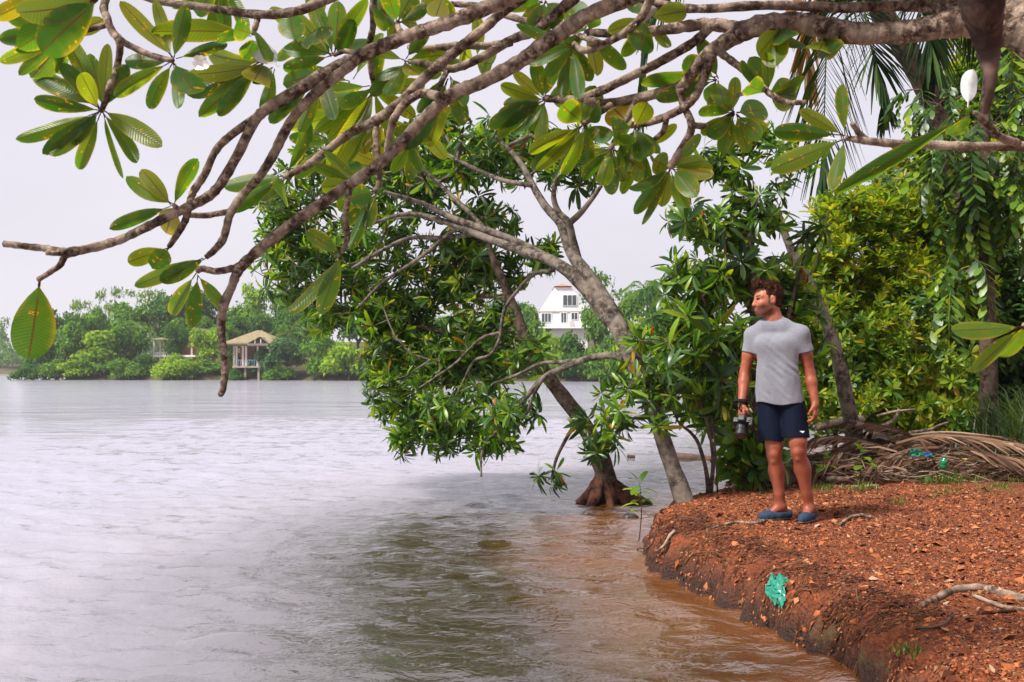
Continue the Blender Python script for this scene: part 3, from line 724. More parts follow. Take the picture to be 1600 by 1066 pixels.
def place_rosettes(root, pts, dirs, variants, scale, nmax=300, name='leaf_cluster', restname='crown', seed=0):
    """nearest (largest) clusters are parts of their own, the others one mass"""
    r = random.Random(seed); order = sorted(range(len(pts)), key=lambda i: pts[i][1])
    rest_v = []; rest_f = []; rest_m = []; mats = {}; n = 0
    A_ = np.array([tuple(p) for p in pts]); pn = fbm(A_[:, 0] * 1.5 + seed, A_[:, 1] * 1.5, A_[:, 2] * 1.5, 2)      # leaf kinds come in patches
    for c, i in enumerate(order):
        p = Vector(tuple(pts[i])); d = Vector(tuple(dirs[i]))
        if d.length < 1e-6: d = Vector((0, 0, 1))
        d = (d.normalized() + Vector((0, 0, 0.35))).normalized()
        q = d.to_track_quat('Z', 'Y').to_matrix() @ Matrix.Rotation(r.uniform(0, 6.28), 3, 'Z')
        s = scale * r.uniform(0.55, 1.3); me = variants[int((0.5 + 0.62 * pn[i] + r.gauss(0, 0.17)) * len(variants)) % len(variants)] if nmax == 0 else r.choice(variants)
        if c < nmax:
            o = link(bpy.data.objects.new(name, me)); child(o, root)
            o.matrix_basis = Matrix.Translation(p) @ (q * s).to_4x4()
        else:
            if not hasattr(place_rosettes, 'cache'): place_rosettes.cache = {}
            if me.name not in place_rosettes.cache:
                v = np.zeros(len(me.vertices) * 3); me.vertices.foreach_get('co', v)
                place_rosettes.cache[me.name] = (v.reshape(-1, 3), np.array([tuple(f.vertices) for f in me.polygons]))
            v, f = place_rosettes.cache[me.name]
            rest_v.append(v @ (np.array(q) * s).T + np.array(p)); rest_f.append(f + n); n += len(v)
            mi = mats.setdefault(me.materials[0].name, len(mats)); rest_m.append(np.full(len(f), mi, np.int32))
    if rest_v:
        me = raw_mesh(restname, np.concatenate(rest_v), np.concatenate(rest_f), None)
        for k in mats: me.materials.append(bpy.data.materials[k])
        me.polygons.foreach_set('material_index', np.concatenate(rest_m))
        o = as_child(me, restname, root)
        o['kind'] = 'stuff'

G_SEA = [(0.0, (0.018, 0.065, 0.008)), (0.3, (0.045, 0.13, 0.010)), (0.6, (0.10, 0.225, 0.014)), (0.82, (0.19, 0.33, 0.018)), (0.95, (0.30, 0.40, 0.025)), (0.985, (0.30, 0.22, 0.02)), (1.0, (0.38, 0.06, 0.02))]
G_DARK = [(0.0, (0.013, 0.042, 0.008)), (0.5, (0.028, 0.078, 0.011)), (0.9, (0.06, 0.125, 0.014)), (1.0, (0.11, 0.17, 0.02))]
G_YEL = [(0.0, (0.06, 0.13, 0.012)), (0.25, (0.12, 0.22, 0.016)), (0.55, (0.22, 0.32, 0.022)), (0.85, (0.36, 0.40, 0.025)), (0.96, (0.48, 0.40, 0.02)), (1.0, (0.45, 0.20, 0.02))]
G_BRIGHT = [(0.0, (0.035, 0.10, 0.012)), (0.4, (0.08, 0.18, 0.016)), (0.8, (0.16, 0.28, 0.022)), (1.0, (0.27, 0.34, 0.025))]
M_SEA = leaf_mat('sea mango leaf', G_SEA, 0.5, rough=0.34, spec=0.5)
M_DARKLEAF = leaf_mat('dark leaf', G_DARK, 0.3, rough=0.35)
M_YELLEAF = leaf_mat('yellow green leaf', G_YEL, 0.55)
M_BRIGHTLEAF = leaf_mat('bright green leaf', G_BRIGHT, 0.5)
M_PALEBARK = bark_mat('pale grey bark', (0.016, 0.012, 0.009), (0.062, 0.048, 0.037), (0.17, 0.14, 0.112), 22, bumpd=0.01)
M_BROWNBARK = bark_mat('brown bark', (0.012, 0.008, 0.006), (0.045, 0.029, 0.021), (0.12, 0.083, 0.060), 24, bumpd=0.014)
V_SEA = [rosette_mesh('sea_mango_cluster', M_SEA, 15 + i % 4, 0.25, 0.098, 20 + i, up=0.25, droop=0.35) for i in range(8)]
V_SEAW = [rosette_mesh('sea_mango_hanging_cluster', M_SEA, 11 + i * 2, 0.27, 0.085, 140 + i, up=-0.55, droop=0.7) for i in range(4)] + [rosette_mesh('sea_mango_young_cluster', M_SEA, 9, 0.19, 0.11, 150 + i, up=0.8, droop=0.1) for i in range(2)]
V_SEAD = [rosette_mesh('sea_mango_dark_cluster', M_DARKLEAF, 15 + i % 3, 0.25, 0.10, 40 + i, up=0.1, droop=0.5) for i in range(5)]
V_YEL = [rosette_mesh('shrub_yellow_cluster', M_YELLEAF, 13, 0.20, 0.12, 60 + i, up=0.45, droop=0.15, rows=3) for i in range(5)]
V_BRI = [rosette_mesh('shrub_bright_cluster', M_BRIGHTLEAF, 13, 0.20, 0.13, 80 + i, up=0.35, droop=0.2, rows=3) for i in range(5)]
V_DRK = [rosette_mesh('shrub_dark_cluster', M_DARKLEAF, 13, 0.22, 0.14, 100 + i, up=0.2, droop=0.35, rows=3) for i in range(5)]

def poly3(pts, d0, d1, sub=4):
    """(px,py,w) -> smooth world points + radii"""
    m = len(pts); a = []
    for i, (x, y, w) in enumerate(pts):
        d = d0 + (d1 - d0) * i / max(1, m - 1) + bk(x); p = at(x, y, d); a.append((p.x, p.y, p.z, w * 0.5 * d / FPX))
    c = catmull(a, sub); return c[:, :3], c[:, 3]

def big_tree(name, label, limbs, ells, mat, variants, scale, seed, nmax=300, sag=0.0, tipr=0.004, extra_pts=(), group=None, ground=True):
    main = []; allp = []; 
    for k, (pts, d0, d1) in enumerate(limbs):
        p, rr = poly3(pts, d0, d1)
        par = -1
        if k:
            A = np.array(allp); par = int(np.argmin(np.linalg.norm(A - p[0], axis=1)))
        main.append((p, rr, par)); allp.extend(list(p))
    base = Vector(main[0][0][0])
    root = tree_obj(name, label, base, group=group)
    trunk_nodes = len(main[0][0])
    T = ell_points(ells, seed) + [np.array(tuple(at(*q))) for q in extra_pts]
    N, P, rad, tips = grow(main, T, tipr, seed=seed, sag=sag)
    # trunk and limbs as parts of their own, twigs as one more
    b = MB(); b.tube(main[0][0], main[0][1] * (1 + 0.04 * np.sin(np.arange(trunk_nodes) * 1.7)), 14, True, 0.03)
    as_child(b.mesh('trunk', mat, True), 'trunk', root)
    n = trunk_nodes
    for p, rr, par in main[1:]:
        b = MB(); b.tube(np.vstack([allp[par], p]), np.append(rr[0], rr), 10, True, 0.03)
        as_child(b.mesh('branch', mat, True), 'branch', root); n += len(p)
    twN = N; twP = list(P)
    ch = MB()
    kids = {}
    for i in range(n, len(N)): kids.setdefault(P[i], []).append(i)
    stack = [(p, k) for p in kids if p < n for k in kids[p]]
    while stack:
        pr, s = stack.pop(); chain = [pr, s]; cur = s
        while kids.get(cur):
            ks = sorted(kids[cur], key=lambda k: -rad[k])
            for k in ks[1:]: stack.append((cur, k))
            chain.append(ks[0]); cur = ks[0]
        pts = np.array([N[i] for i in chain]); rr = np.array([rad[i] for i in chain]); rr[0] = min(rr[0], rr[1] * 1.2)
        ch.tube(pts, rr, 6 if rr.max() > 0.012 else 4, False)
    if ch.n:
        o = as_child(ch.mesh('twigs', mat, True), 'twigs', root); o['kind'] = 'stuff'
    pts = [N[i] for i, _ in tips]; dirs = [N[i] - N[P[i]] for i, _ in tips]
    place_rosettes(root, pts, dirs, variants, scale, nmax, seed=seed)
    return root

# --- the leaning pale tree on the point, its crown spread over the water
BACK[0] = lambda px: 2.0 * min(1.0, max(0.0, (1000 - px) / 330.0))
big_tree('sea_mango_tree', 'large leaning tree with pale forked trunk and wide crown drooping over the water', [
    ([(1080, 812, 42), (1064, 768, 29), (1042, 705, 25), (1022, 645, 25), (994, 575, 27), (966, 510, 30), (948, 488, 27)], 8.9, 9.0),
    ([(955, 500, 28), (925, 462, 25), (895, 430, 22), (862, 408, 18), (815, 392, 15), (760, 372, 12), (705, 350, 10), (640, 334, 7), (580, 350, 5)], 9.0, 8.5),
    ([(962, 500, 28), (925, 440, 24), (893, 396, 19), (877, 350, 16), (855, 326, 13), (838, 300, 11), (810, 250, 8), (770, 210, 6)], 9.0, 8.8),
    ([(905, 415, 15), (895, 375, 13), (888, 348, 12), (872, 330, 10), (865, 300, 8), (880, 250, 5)], 9.0, 8.5),
    ([(886, 352, 12), (905, 335, 10), (922, 315, 8), (940, 290, 6)], 8.9, 9.0),
    ([(860, 406, 16), (805, 378, 14), (760, 360, 12), (700, 338, 10), (660, 318, 8), (600, 300, 6)], 9.1, 8.2),
    ([(864, 424, 8), (835, 428, 7), (808, 455, 6), (788, 485, 6), (780, 530, 5), (765, 555, 5), (740, 565, 5), (720, 605, 4), (700, 640, 4)], 9.1, 8.9),
    ([(990, 568, 14), (960, 556, 12), (920, 560, 11), (880, 575, 10), (848, 592, 9), (815, 630, 7), (790, 662, 6), (760, 690, 5), (752, 715, 4), (752, 745, 3)], 9.0, 8.6),
    ([(915, 562, 8), (880, 566, 7), (845, 568, 6), (810, 585, 5), (770, 600, 4)], 8.95, 9.3),
    ([(848, 592, 6), (835, 615, 5), (820, 648, 4), (790, 660, 3)], 8.7, 8.9),
    ([(745, 365, 9), (690, 372, 8), (640, 372, 7), (590, 395, 6), (550, 420, 5)], 8.8, 8.6),
    ([(770, 370, 8), (700, 300, 7), (640, 250, 6), (580, 230, 5)], 8.8, 8.5),
    ([(830, 290, 8), (780, 280, 7), (725, 255, 6), (690, 235, 5), (640, 200, 4)], 8.8, 8.4),
    ([(720, 350, 7), (660, 400, 6), (600, 440, 5), (560, 480, 4)], 8.7, 8.6),
    ([(780, 520, 5), (750, 530, 5), (715, 565, 4), (680, 590, 4), (650, 610, 3)], 9.0, 8.6),
], [(455, 330, 65, 78, 10.05, 0.7, 96), (530, 260, 100, 70, 9.95, 0.8, 121), (460, 425, 69, 58, 9.85, 0.7, 83), (560, 400, 100, 85, 10.05, 0.9, 154), (640, 300, 84, 70, 9.75, 0.9, 93), (690, 240, 116, 55, 9.95, 0.9, 130), (800, 240, 105, 55, 9.65, 0.8, 117), (905, 250, 63, 45, 9.65, 0.7, 63), (600, 500, 76, 60, 9.95, 0.8, 96), (520, 480, 63, 45, 9.75, 0.5, 54), (700, 430, 74, 70, 10.35, 0.6, 83), (775, 420, 52, 56, 10.35, 0.5, 47), (850, 400, 30, 24, 10.05, 0.3, 18), (640, 580, 63, 50, 9.65, 0.7, 69), (615, 640, 32, 24, 9.55, 0.3, 21), (720, 640, 79, 40, 9.0, 0.6, 66), (740, 560, 84, 60, 9.85, 0.6, 69), (700, 685, 52, 26, 8.8, 0.4, 27), (800, 640, 42, 30, 8.8, 0.4, 18), (820, 560, 42, 40, 9.75, 0.4, 18), (630, 690, 38, 24, 8.9, 0.3, 18), (690, 655, 63, 34, 9.0, 0.5, 44), (760, 690, 46, 24, 8.8, 0.3, 21), (600, 610, 32, 30, 9.2, 0.3, 18), (1010, 560, 60, 50, 8.9, 0.5, 13), (1030, 630, 60, 40, 8.8, 0.5, 12), (960, 600, 32, 20, 8.8, 0.3, 9), (965, 660, 21, 24, 8.6, 0.3, 8)], M_PALEBARK, V_SEA[:5] + V_SEAW + V_SEAD[:4], 0.74, 5, sag=-0.04)

BACK[0] = lambda px: 1.2 * min(1.0, max(0.0, (900 - px) / 250.0))
# --- the dark tree that stands in the water
big_tree('waterlogged_tree', 'dark leaning tree standing in the water on an exposed root mound', [
    ([(946, 792, 44), (948, 760, 36), (940, 722, 31), (915, 668, 26), (880, 620, 23), (848, 578, 21), (824, 535, 19), (802, 480, 16), (786, 440, 14), (768, 398, 11), (750, 340, 7)], 11.0, 10.6),
    ([(822, 534, 12), (790, 520, 10), (750, 512, 9), (700, 520, 7), (650, 510, 5)], 10.8, 10.6),
    ([(796, 470, 12), (760, 462, 9), (720, 470, 7), (690, 460, 5)], 10.7, 11.0),
    ([(905, 655, 8), (888, 680, 6), (870, 715, 5), (862, 748, 4)], 10.8, 10.5),
], [(640, 470, 60, 60, 10.8, 0.6, 57), (720, 420, 60, 60, 10.8, 0.6, 62), (760, 500, 60, 40, 10.8, 0.6, 43), (700, 560, 60, 44, 10.6, 0.5, 43), (610, 560, 46, 40, 10.5, 0.4, 37), (760, 340, 60, 40, 10.8, 0.6, 43), (860, 748, 22, 16, 10.4, 0.2, 7), (930, 700, 36, 20, 10.4, 0.25, 9), (950, 665, 24, 22, 10.5, 0.2, 5), (905, 660, 20, 16, 10.5, 0.2, 4)],
    M_BROWNBARK, V_SEAD + V_YEL[:2] + V_SEAW[:3], 0.74, 9, sag=-0.05)

BACK[0] = None
# --- the many stemmed tree behind the person
big_tree('sea_mango_tree', 'upright leafy tree with thin dark stems right behind the man', [
    ([(1192, 775, 16), (1186, 700, 15), (1182, 600, 14), (1178, 500, 13), (1176, 420, 12), (1172, 366, 11)], 9.6, 9.6),
    ([(1172, 366, 9), (1158, 340, 8), (1150, 310, 7), (1146, 280, 6), (1160, 240, 5), (1180, 215, 4)], 9.6, 9.6),
    ([(1172, 366, 9), (1186, 345, 8), (1198, 320, 7), (1215, 290, 5), (1245, 250, 4)], 9.6, 9.5),
    ([(1170, 366, 6), (1140, 366, 5), (1110, 368, 4), (1080, 362, 3)], 9.6, 9.5),
    ([(1184, 640, 8), (1220, 540, 7), (1240, 460, 6), (1258, 400, 5)], 9.6, 9.9),
    ([(1184, 650, 9), (1140, 560, 8), (1105, 480, 6), (1080, 420, 5)], 9.6, 9.4),
    ([(1186, 700, 8), (1140, 640, 7), (1090, 590, 6), (1060, 550, 5)], 9.6, 9.2),
], [(1110, 260, 30, 40, 9.6, 0.4, 10), (1140, 240, 40, 40, 9.6, 0.4, 14), (1185, 210, 30, 26, 9.6, 0.3, 8), (1235, 250, 40, 46, 9.5, 0.4, 14), (1090, 345, 60, 40, 9.5, 0.5, 24), (1175, 340, 60, 50, 9.6, 0.5, 26), (1268, 365, 26, 26, 9.7, 0.3, 7),
    (1080, 440, 66, 55, 9.4, 0.6, 44), (1150, 440, 60, 60, 9.8, 0.5, 36), (1060, 520, 56, 48, 9.2, 0.6, 34), (1120, 540, 60, 50, 9.5, 0.6, 40), (1110, 620, 60, 46, 9.4, 0.6, 36), (1040, 590, 46, 36, 9.1, 0.5, 20), (1230, 460, 50, 50, 10.0, 0.5, 24), (1260, 540, 46, 60, 10.2, 0.4, 24), (1170, 560, 50, 70, 10.1, 0.4, 30), (1200, 440, 46, 40, 10.2, 0.4, 18)],
    M_BROWNBARK, V_SEA[:6] + V_SEAW + V_SEAD[:3], 0.86, 21)
# ================================================================== SHRUBS, PALM AND TREES ON THE RIGHT
def shrub(name, label, cx, base_y, d, ells, variants, scale, seed, mat=None, cat='shrub', stems=5, group=None, pull=0.55):
    b0 = at(cx, base_y, d); b0.z = gz(b0.x, b0.y) - 0.03
    root = tree_obj(name, label, b0, cat, group)
    pts = ell_points([(*q[:6], int(q[6] * (1.55 if cat == 'shrub' else 1.5 if cat == 'tree' else 1.0)) + 1) for q in ells], seed); r = np.random.default_rng(seed)
    A = np.array(pts); main = []
    top = A[:, 2].max()
    for k in range(stems):
        t = A[r.integers(len(A))]; p0 = np.array(b0) + np.array([r.normal(0, 0.15), r.normal(0, 0.12), 0])
        mid = p0 * 0.5 + t * 0.5 + r.normal(0, 0.12, 3)
        c = catmull([p0, mid, t], 6); main.append((c, np.linspace(0.035, 0.008, len(c)), -1))
    sub = [pts[i] for i in r.permutation(len(pts))[:min(len(pts), 130)]]
    N, P, rad, tips = grow(main, sub, 0.004, seed=seed, step=0.25)
    o = as_child(skeleton_mesh('stems', N, P, rad, mat or M_BROWNBARK), 'stems', root); o['kind'] = 'stuff'
    c = np.array(b0) + np.array([0, 0, 0.3 * (top - b0.z)])
    place_rosettes(root, pts, [p - c + r.normal(0, 0.4, 3) for p in pts], variants, scale, 0, seed=seed, restname='crown')
    return root
shrub('yellow_shrub', 'tall yellow green shrub directly right of the man with golden leaves near its top', 1330, 690, 12.5,
      [(1330, 340, 60, 50, 12.8, 0.7, 150), (1290, 420, 55, 60, 12.6, 0.7, 170), (1370, 420, 70, 80, 12.8, 0.8, 240), (1300, 520, 70, 70, 12.4, 0.8, 230), (1390, 540, 70, 80, 12.4, 0.8, 240), (1330, 620, 80, 50, 12.2, 0.8, 190), (1400, 640, 60, 40, 12.2, 0.6, 120)],
      V_DRK[:1] + V_BRI[:2] + V_YEL + V_BRI[3:4], 0.74, 31)
shrub('golden_shrub', 'dense green shrub flecked with orange leaves behind the heap of dry fronds', 1460, 690, 13.0,
      [(1420, 340, 60, 50, 13.2, 0.8, 150), (1470, 400, 66, 70, 13.1, 0.8, 200), (1440, 490, 66, 66, 12.6, 0.8, 200), (1500, 470, 55, 66, 12.9, 0.7, 150), (1460, 580, 66, 60, 12.3, 0.7, 190), (1480, 650, 60, 36, 12.0, 0.6, 110)],
      V_DRK[:1] + V_BRI[:3] + V_YEL[:4] + V_BRI[:1], 0.78, 33)
shrub('dark_shrub', 'dark green shrub beside the right hand tree trunk', 1545, 690, 13.5,
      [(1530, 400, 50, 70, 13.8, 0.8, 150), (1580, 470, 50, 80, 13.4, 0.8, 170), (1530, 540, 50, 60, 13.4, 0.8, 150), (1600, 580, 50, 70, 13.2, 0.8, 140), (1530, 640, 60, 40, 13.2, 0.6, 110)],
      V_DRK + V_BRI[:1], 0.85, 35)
shrub('waterside_shrub', 'yellow shrub at the water edge seen left of the man behind his camera', 1150, 716, 12.6,
      [(1130, 610, 36, 40, 12.8, 0.6, 80), (1160, 650, 46, 46, 12.6, 0.6, 110), (1110, 650, 26, 30, 12.7, 0.5, 50), (1240, 610, 50, 60, 12.8, 0.6, 120), (1290, 650, 46, 40, 12.4, 0.5, 90)],
      V_YEL + V_BRI[:2], 0.7, 37)
V_BIG = [rosette_mesh('broad_leaf_cluster', M_BRIGHTLEAF, 11, 0.26, 0.17, 120 + i, up=0.35, droop=0.35, rows=5) for i in range(4)]
shrub('broadleaf_plant', 'low broad leaved green plant beside the stump at the bank edge', 1172, 745, 9.8,
      [(1160, 690, 30, 34, 9.7, 0.25, 22), (1190, 715, 30, 26, 9.6, 0.25, 18), (1150, 735, 24, 14, 9.6, 0.2, 10), (1200, 668, 20, 18, 9.8, 0.2, 8)], V_BIG, 0.9, 39, cat='plant', stems=4)
shrub('backdrop_tree', 'tall bright green tree at the top right rising behind the shrubs', 1500, 660, 17.5,
      [(1450, 270, 80, 50, 17.5, 1.0, 220), (1520, 200, 70, 60, 17.5, 1.2, 230), (1580, 120, 60, 70, 17.0, 1.2, 220), (1590, 30, 60, 70, 17.0, 1.2, 200), (1560, 280, 80, 50, 16.6, 1.0, 220), (1390, 310, 60, 36, 16.8, 0.8, 130), (1340, 330, 50, 30, 16.6, 0.7, 90), (1500, 340, 100, 50, 16.0, 1.0, 220), (1640, 200, 60, 120, 17, 1.2, 160), (1540, 50, 46, 60, 17.5, 1.0, 150), (1500, 130, 30, 36, 17.5, 0.8, 70)],
      V_DRK[:1] + V_BRI[:3] + V_YEL[:4], 1.0, 41, cat='tree', stems=9)
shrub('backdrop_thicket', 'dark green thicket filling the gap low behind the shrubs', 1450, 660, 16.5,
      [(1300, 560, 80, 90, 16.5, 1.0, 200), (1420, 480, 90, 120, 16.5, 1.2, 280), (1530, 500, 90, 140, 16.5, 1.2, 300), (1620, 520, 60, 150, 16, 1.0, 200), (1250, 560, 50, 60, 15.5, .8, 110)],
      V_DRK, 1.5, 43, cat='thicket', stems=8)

# --- drooping pinnate leaves and the straight trunk at the right
M_DROOP = leaf_mat('drooping compound leaf', G_BRIGHT, 0.45)
def pinnate_mesh(seed, pairs=6, L=0.5, ll=0.21, droop=0.8, mat=None):
    r = np.random.default_rng(seed); b = MB(); v0, f0, uv0 = leaf_geo(3, 0.19, 0.45, 0.05, 0.1, 0.2, cols=2)
    f0 = f0[:-3]; v0 = v0[:-6]; uv0 = uv0[:-6]
    pts = []
    for i in range(pairs + 1):
        t = i / pairs; pts.append((L * t * math.cos(droop * t), 0, -L * t * math.sin(droop * t * 1.3)))
    b.tube(pts, np.linspace(0.006, 0.002, pairs + 1), 4, False)
    for i in range(1, pairs + 1):
        for s in (-1, 1):
            az = s * R(62) + r.normal(0, 0.12); el = -0.5 + r.normal(0, 0.2)
            ya = np.array([math.cos(az) * math.cos(el), math.sin(az) * math.cos(el), math.sin(el)]); za = np.array([-math.cos(az) * math.sin(el), -math.sin(az) * math.sin(el), math.cos(el)]); xa = np.cross(ya, za)
            b.add((v0[:, :1] * xa + v0[:, 1:2] * ya + v0[:, 2:3] * za) * ll * r.uniform(0.8, 1.15) + np.array(pts[i]), f0, uv0)
    return b.mesh('compound_leaf', mat or M_DROOP, True)
M_DROOPD = leaf_mat('dark compound leaf', G_DARK, 0.35)
V_PIN = [pinnate_mesh(i) for i in range(3)] + [pinnate_mesh(i + 5, mat=M_DROOPD) for i in range(4)]
def trunk_tree(name, label, pts, d0, d1, mat, leafpts, variants, scale, seed, nm='compound_leaf', extra=()):
    p, rr = poly3(pts, d0, d1); base = Vector(p[0]); base.z = gz(base.x, base.y) - 0.05
    p[0] = base
    root = tree_obj(name, label, base)
    b = MB(); b.tube(p, rr * (1 + 0.03 * np.sin(np.arange(len(p)) * 1.3)), 14, True, 0.025); as_child(b.mesh('trunk', mat, True), 'trunk', root)
    if leafpts:
        N, P, rad, tips = grow([(p, rr, -1)], leafpts, 0.006, seed=seed, step=0.25)
        n0 = len(p); ch = MB(); kids = {}
        for i in range(n0, len(N)): kids.setdefault(P[i], []).append(i)
        st = [(q, k) for q in kids if q < n0 for k in kids[q]]
        while st:
            pr, s = st.pop(); chain = [pr, s]; cur = s
            while kids.get(cur):
                ks = sorted(kids[cur], key=lambda k: -rad[k])
                for k in ks[1:]: st.append((cur, k))
                chain.append(ks[0]); cur = ks[0]
            q = np.array([N[i] for i in chain]); w = np.array([rad[i] for i in chain]); w[0] = w[1]
            ch.tube(q, w, 5, False)
        as_child(ch.mesh('branches', mat, True), 'branches', root)['kind'] = 'stuff'
        r = random.Random(seed)
        for i, _ in tips:
            d = Vector(N[i]) - Vector(N[P[i]]); az = math.atan2(d.y, d.x) + r.gauss(0, 0.7)
            o = link(bpy.data.objects.new(nm, r.choice(variants))); child(o, root)
            o.matrix_basis = Matrix.Translation(Vector(N[i])) @ Matrix.Rotation(az, 4, 'Z') @ Matrix.Rotation(r.uniform(-0.2, 0.7), 4, 'Y') @ Matrix.Scale(scale * r.uniform(0.7, 1.2), 4)
    return root
trunk_tree('forest_tree', 'straight dark trunked tree at the right edge with drooping feathery leaves', [(1547, 690, 30), (1545, 600, 27), (1543, 480, 24), (1541, 380, 22), (1540, 300, 20), (1538, 200, 16), (1545, 80, 11)], 11.5, 11.5, M_BROWNBARK,
           ell_points([(1500, 250, 70, 50, 11.3, 0.7, 26), (1570, 280, 50, 60, 11.2, 0.7, 28), (1545, 330, 60, 40, 11.2, 0.6, 22), (1480, 200, 40, 40, 11.2, 0.5, 16), (1450, 150, 36, 40, 11.4, 0.4, 12), (1590, 180, 30, 60, 11, 0.5, 12), (1500, 420, 34, 36, 10.9, 0.4, 12), (1480, 470, 24, 20, 10.8, 0.3, 4), (1560, 100, 50, 60, 11.3, 0.6, 8)], 51), V_PIN, 0.85, 51)
trunk_tree('leaning_trunk_tree', 'slender leaning grey trunk rising behind the man on the right', [(1338, 690, 26), (1326, 640, 23), (1312, 570, 21), (1294, 510, 19), (1270, 455, 18), (1246, 410, 16), (1228, 370, 12), (1215, 330, 8)], 10.8, 10.6, M_PALEBARK, None, None, 1, 52)

# --- coconut palm: only its lower fronds hang into view
M_PALM = leaf_mat('palm leaflet', [(0.0, (0.008, 0.024, 0.008)), (0.6, (0.02, 0.05, 0.012)), (1.0, (0.05, 0.09, 0.018))], 0.22, rough=0.7, spec=0.12)
M_PALMDRY = leaf_mat('dry palm leaflet', [(0.0, (0.16, 0.075, 0.02)), (0.6, (0.30, 0.15, 0.04)), (1.0, (0.38, 0.22, 0.08))], 0.35)
def frond_mesh(mat, pts, ll, n, seed, hang=0.6, w=0.012, rr=(0.02, 0.004), lay=0.0, spread=55):
    """rachis through pts, n leaflet pairs of length ll"""
    r = np.random.default_rng(seed); b = MB(); c = catmull(pts, 8)
    b.tube(c, np.linspace(rr[0], rr[1], len(c)), 5, True)
    tan = np.gradient(c, axis=0); tan /= np.linalg.norm(tan, axis=1)[:, None]
    for i in range(n):
        u = 0.1 + 0.9 * i / n; k = u * (len(c) - 1); a = int(k); p = c[a] + (c[min(a + 1, len(c) - 1)] - c[a]) * (k - a); t = tan[a]
        side = np.cross(t, np.array([0, 0, 1.0])); side /= np.linalg.norm(side) + 1e-9
        L = ll * math.sin(math.pi * min(0.96, 0.12 + u * 0.82)) ** 0.7
        for s in (-1, 1):
            sp = R(spread + r.normal(0, 6)) * (1 - 0.35 * u)
            d = t * math.cos(sp) + side * s * math.sin(sp); d = d + r.normal(0, 0.05, 3)
            l = L * r.uniform(0.85, 1.1)
            m = p + d * l * 0.5 + np.array([0, 0, -hang * 0.18 * l]); e = p + d * l * 0.88 + np.array([0, 0, -hang * 0.6 * l])
            wv = np.cross(d, side * s + np.array([0, 0, 0.3])); wv = wv / (np.linalg.norm(wv) + 1e-9) * w
            b.add([p - wv * 0.6, p + wv * 0.6, m + wv, m - wv, e + wv * 0.2, e - wv * 0.2], [(0, 1, 2, 3), (3, 2, 4, 5)])
    return b.mesh('frond', mat, True)
pb = at(1560, 640, 14.5); pb.z = gz(pb.x, pb.y)
palm = tree_obj('coconut_palm', 'coconut palm whose dark fronds hang below the big limb at the upper right', pb)
crown = at(1372, 10, 14.0)
tr = catmull([np.array(pb), np.array(at(1525, 400, 14.4)), np.array(at(1475, 200, 14.2)), np.array(at(1425, 95, 14.1)), np.array(crown)], 7)
b = MB(); b.tube(tr, np.linspace(0.2, 0.15, len(tr)) * (1 + 0.06 * np.sin(np.arange(len(tr)) * 2.6)), 12, True, 0.03); as_child(b.mesh('trunk', M_BROWNBARK, True), 'trunk', palm)
FR = [([(1372, 10, 14.0), (1320, -40, 13.8), (1294, 60, 13.5), (1288, 180, 13.4), (1286, 310, 13.4)], M_PALM, 0.95, 1.2), ([(1372, 10, 14), (1350, -10, 13.6), (1358, 60, 13.2), (1376, 130, 13.1), (1384, 178, 13.1)], M_PALM, 0.8, 0.4),
      ([(1372, 10, 14), (1300, -60, 14), (1240, 0, 14), (1210, 60, 14), (1196, 110, 14)], M_PALMDRY, 0.6, 0.9), ([(1372, 10, 14), (1440, -50, 14), (1510, 0, 14.2), (1550, 80, 14.4)], M_PALM, 0.9, 0.9),
      ([(1372, 10, 14), (1300, -150, 14.5), (1130, -110, 14.8), (1020, 20, 15), (1000, 190, 15)], M_PALM, 0.8, 1.1), ([(1372, 10, 14), (1400, -120, 14), (1500, -160, 13), (1600, -60, 12.4)], M_PALM, 0.9, 0.8),
      ([(1372, 10, 14), (1370, -80, 15), (1350, -60, 16.2), (1340, 60, 16.6)], M_PALM, 0.9, 0.9), ([(1372, 10, 14), (1360, -90, 13), (1340, -100, 12), (1300, -60, 11.3)], M_PALM, 0.9, 0.6), ([(1372, 10, 14), (1420, -20, 13.4), (1450, 50, 13.1), (1462, 130, 13.1)], M_PALM, 0.8, 0.7),
      ([(1372, 10, 14), (1300, -20, 14.3), (1262, 60, 14.2), (1270, 150, 14.2)], M_PALMDRY, 0.5, 1.2)]
for i, (pp, mt, ll, hg) in enumerate(FR):
    as_child(frond_mesh(mt, [np.array(at(*q)) for q in pp], ll, 64, i, hg, 0.021), 'frond', palm)

# --- tall grass clump at the right edge
M_GRASS = leaf_mat('grass blade', [(0.0, (0.05, 0.10, 0.012)), (0.6, (0.10, 0.17, 0.02)), (1.0, (0.22, 0.24, 0.05))], 0.4)
M_TALLGRASS = leaf_mat('tall grass blade', [(0.0, (0.04, 0.085, 0.03)), (0.6, (0.08, 0.14, 0.05)), (1.0, (0.16, 0.22, 0.10))], 0.35)
def blades(b, c, n, h, w, spread, seed, arch=0.5):
    r = np.random.default_rng(seed)
    for _ in range(n):
        az = r.uniform(0, 6.283); H = h * r.uniform(0.5, 1.1); ln = arch * H * r.uniform(0.3, 1.2)
        p = np.array(c) + np.array([r.normal(0, spread), r.normal(0, spread), 0]); d = np.array([math.cos(az), math.sin(az), 0]); s = np.array([-d[1], d[0], 0]) * w
        q = [p + d * ln * t * t + np.array([0, 0, H * (t - 0.35 * arch * t ** 3)]) for t in (0, 0.4, 0.75, 1)]
        b.add([q[0] - s, q[0] + s, q[1] - s, q[1] + s, q[2] - s * 0.7, q[2] + s * 0.7, q[3]], [(0, 1, 3, 2), (2, 3, 5, 4), (4, 5, 6)])
c = at(1600, 700, 11.0); c.z = gz(c.x, c.y)
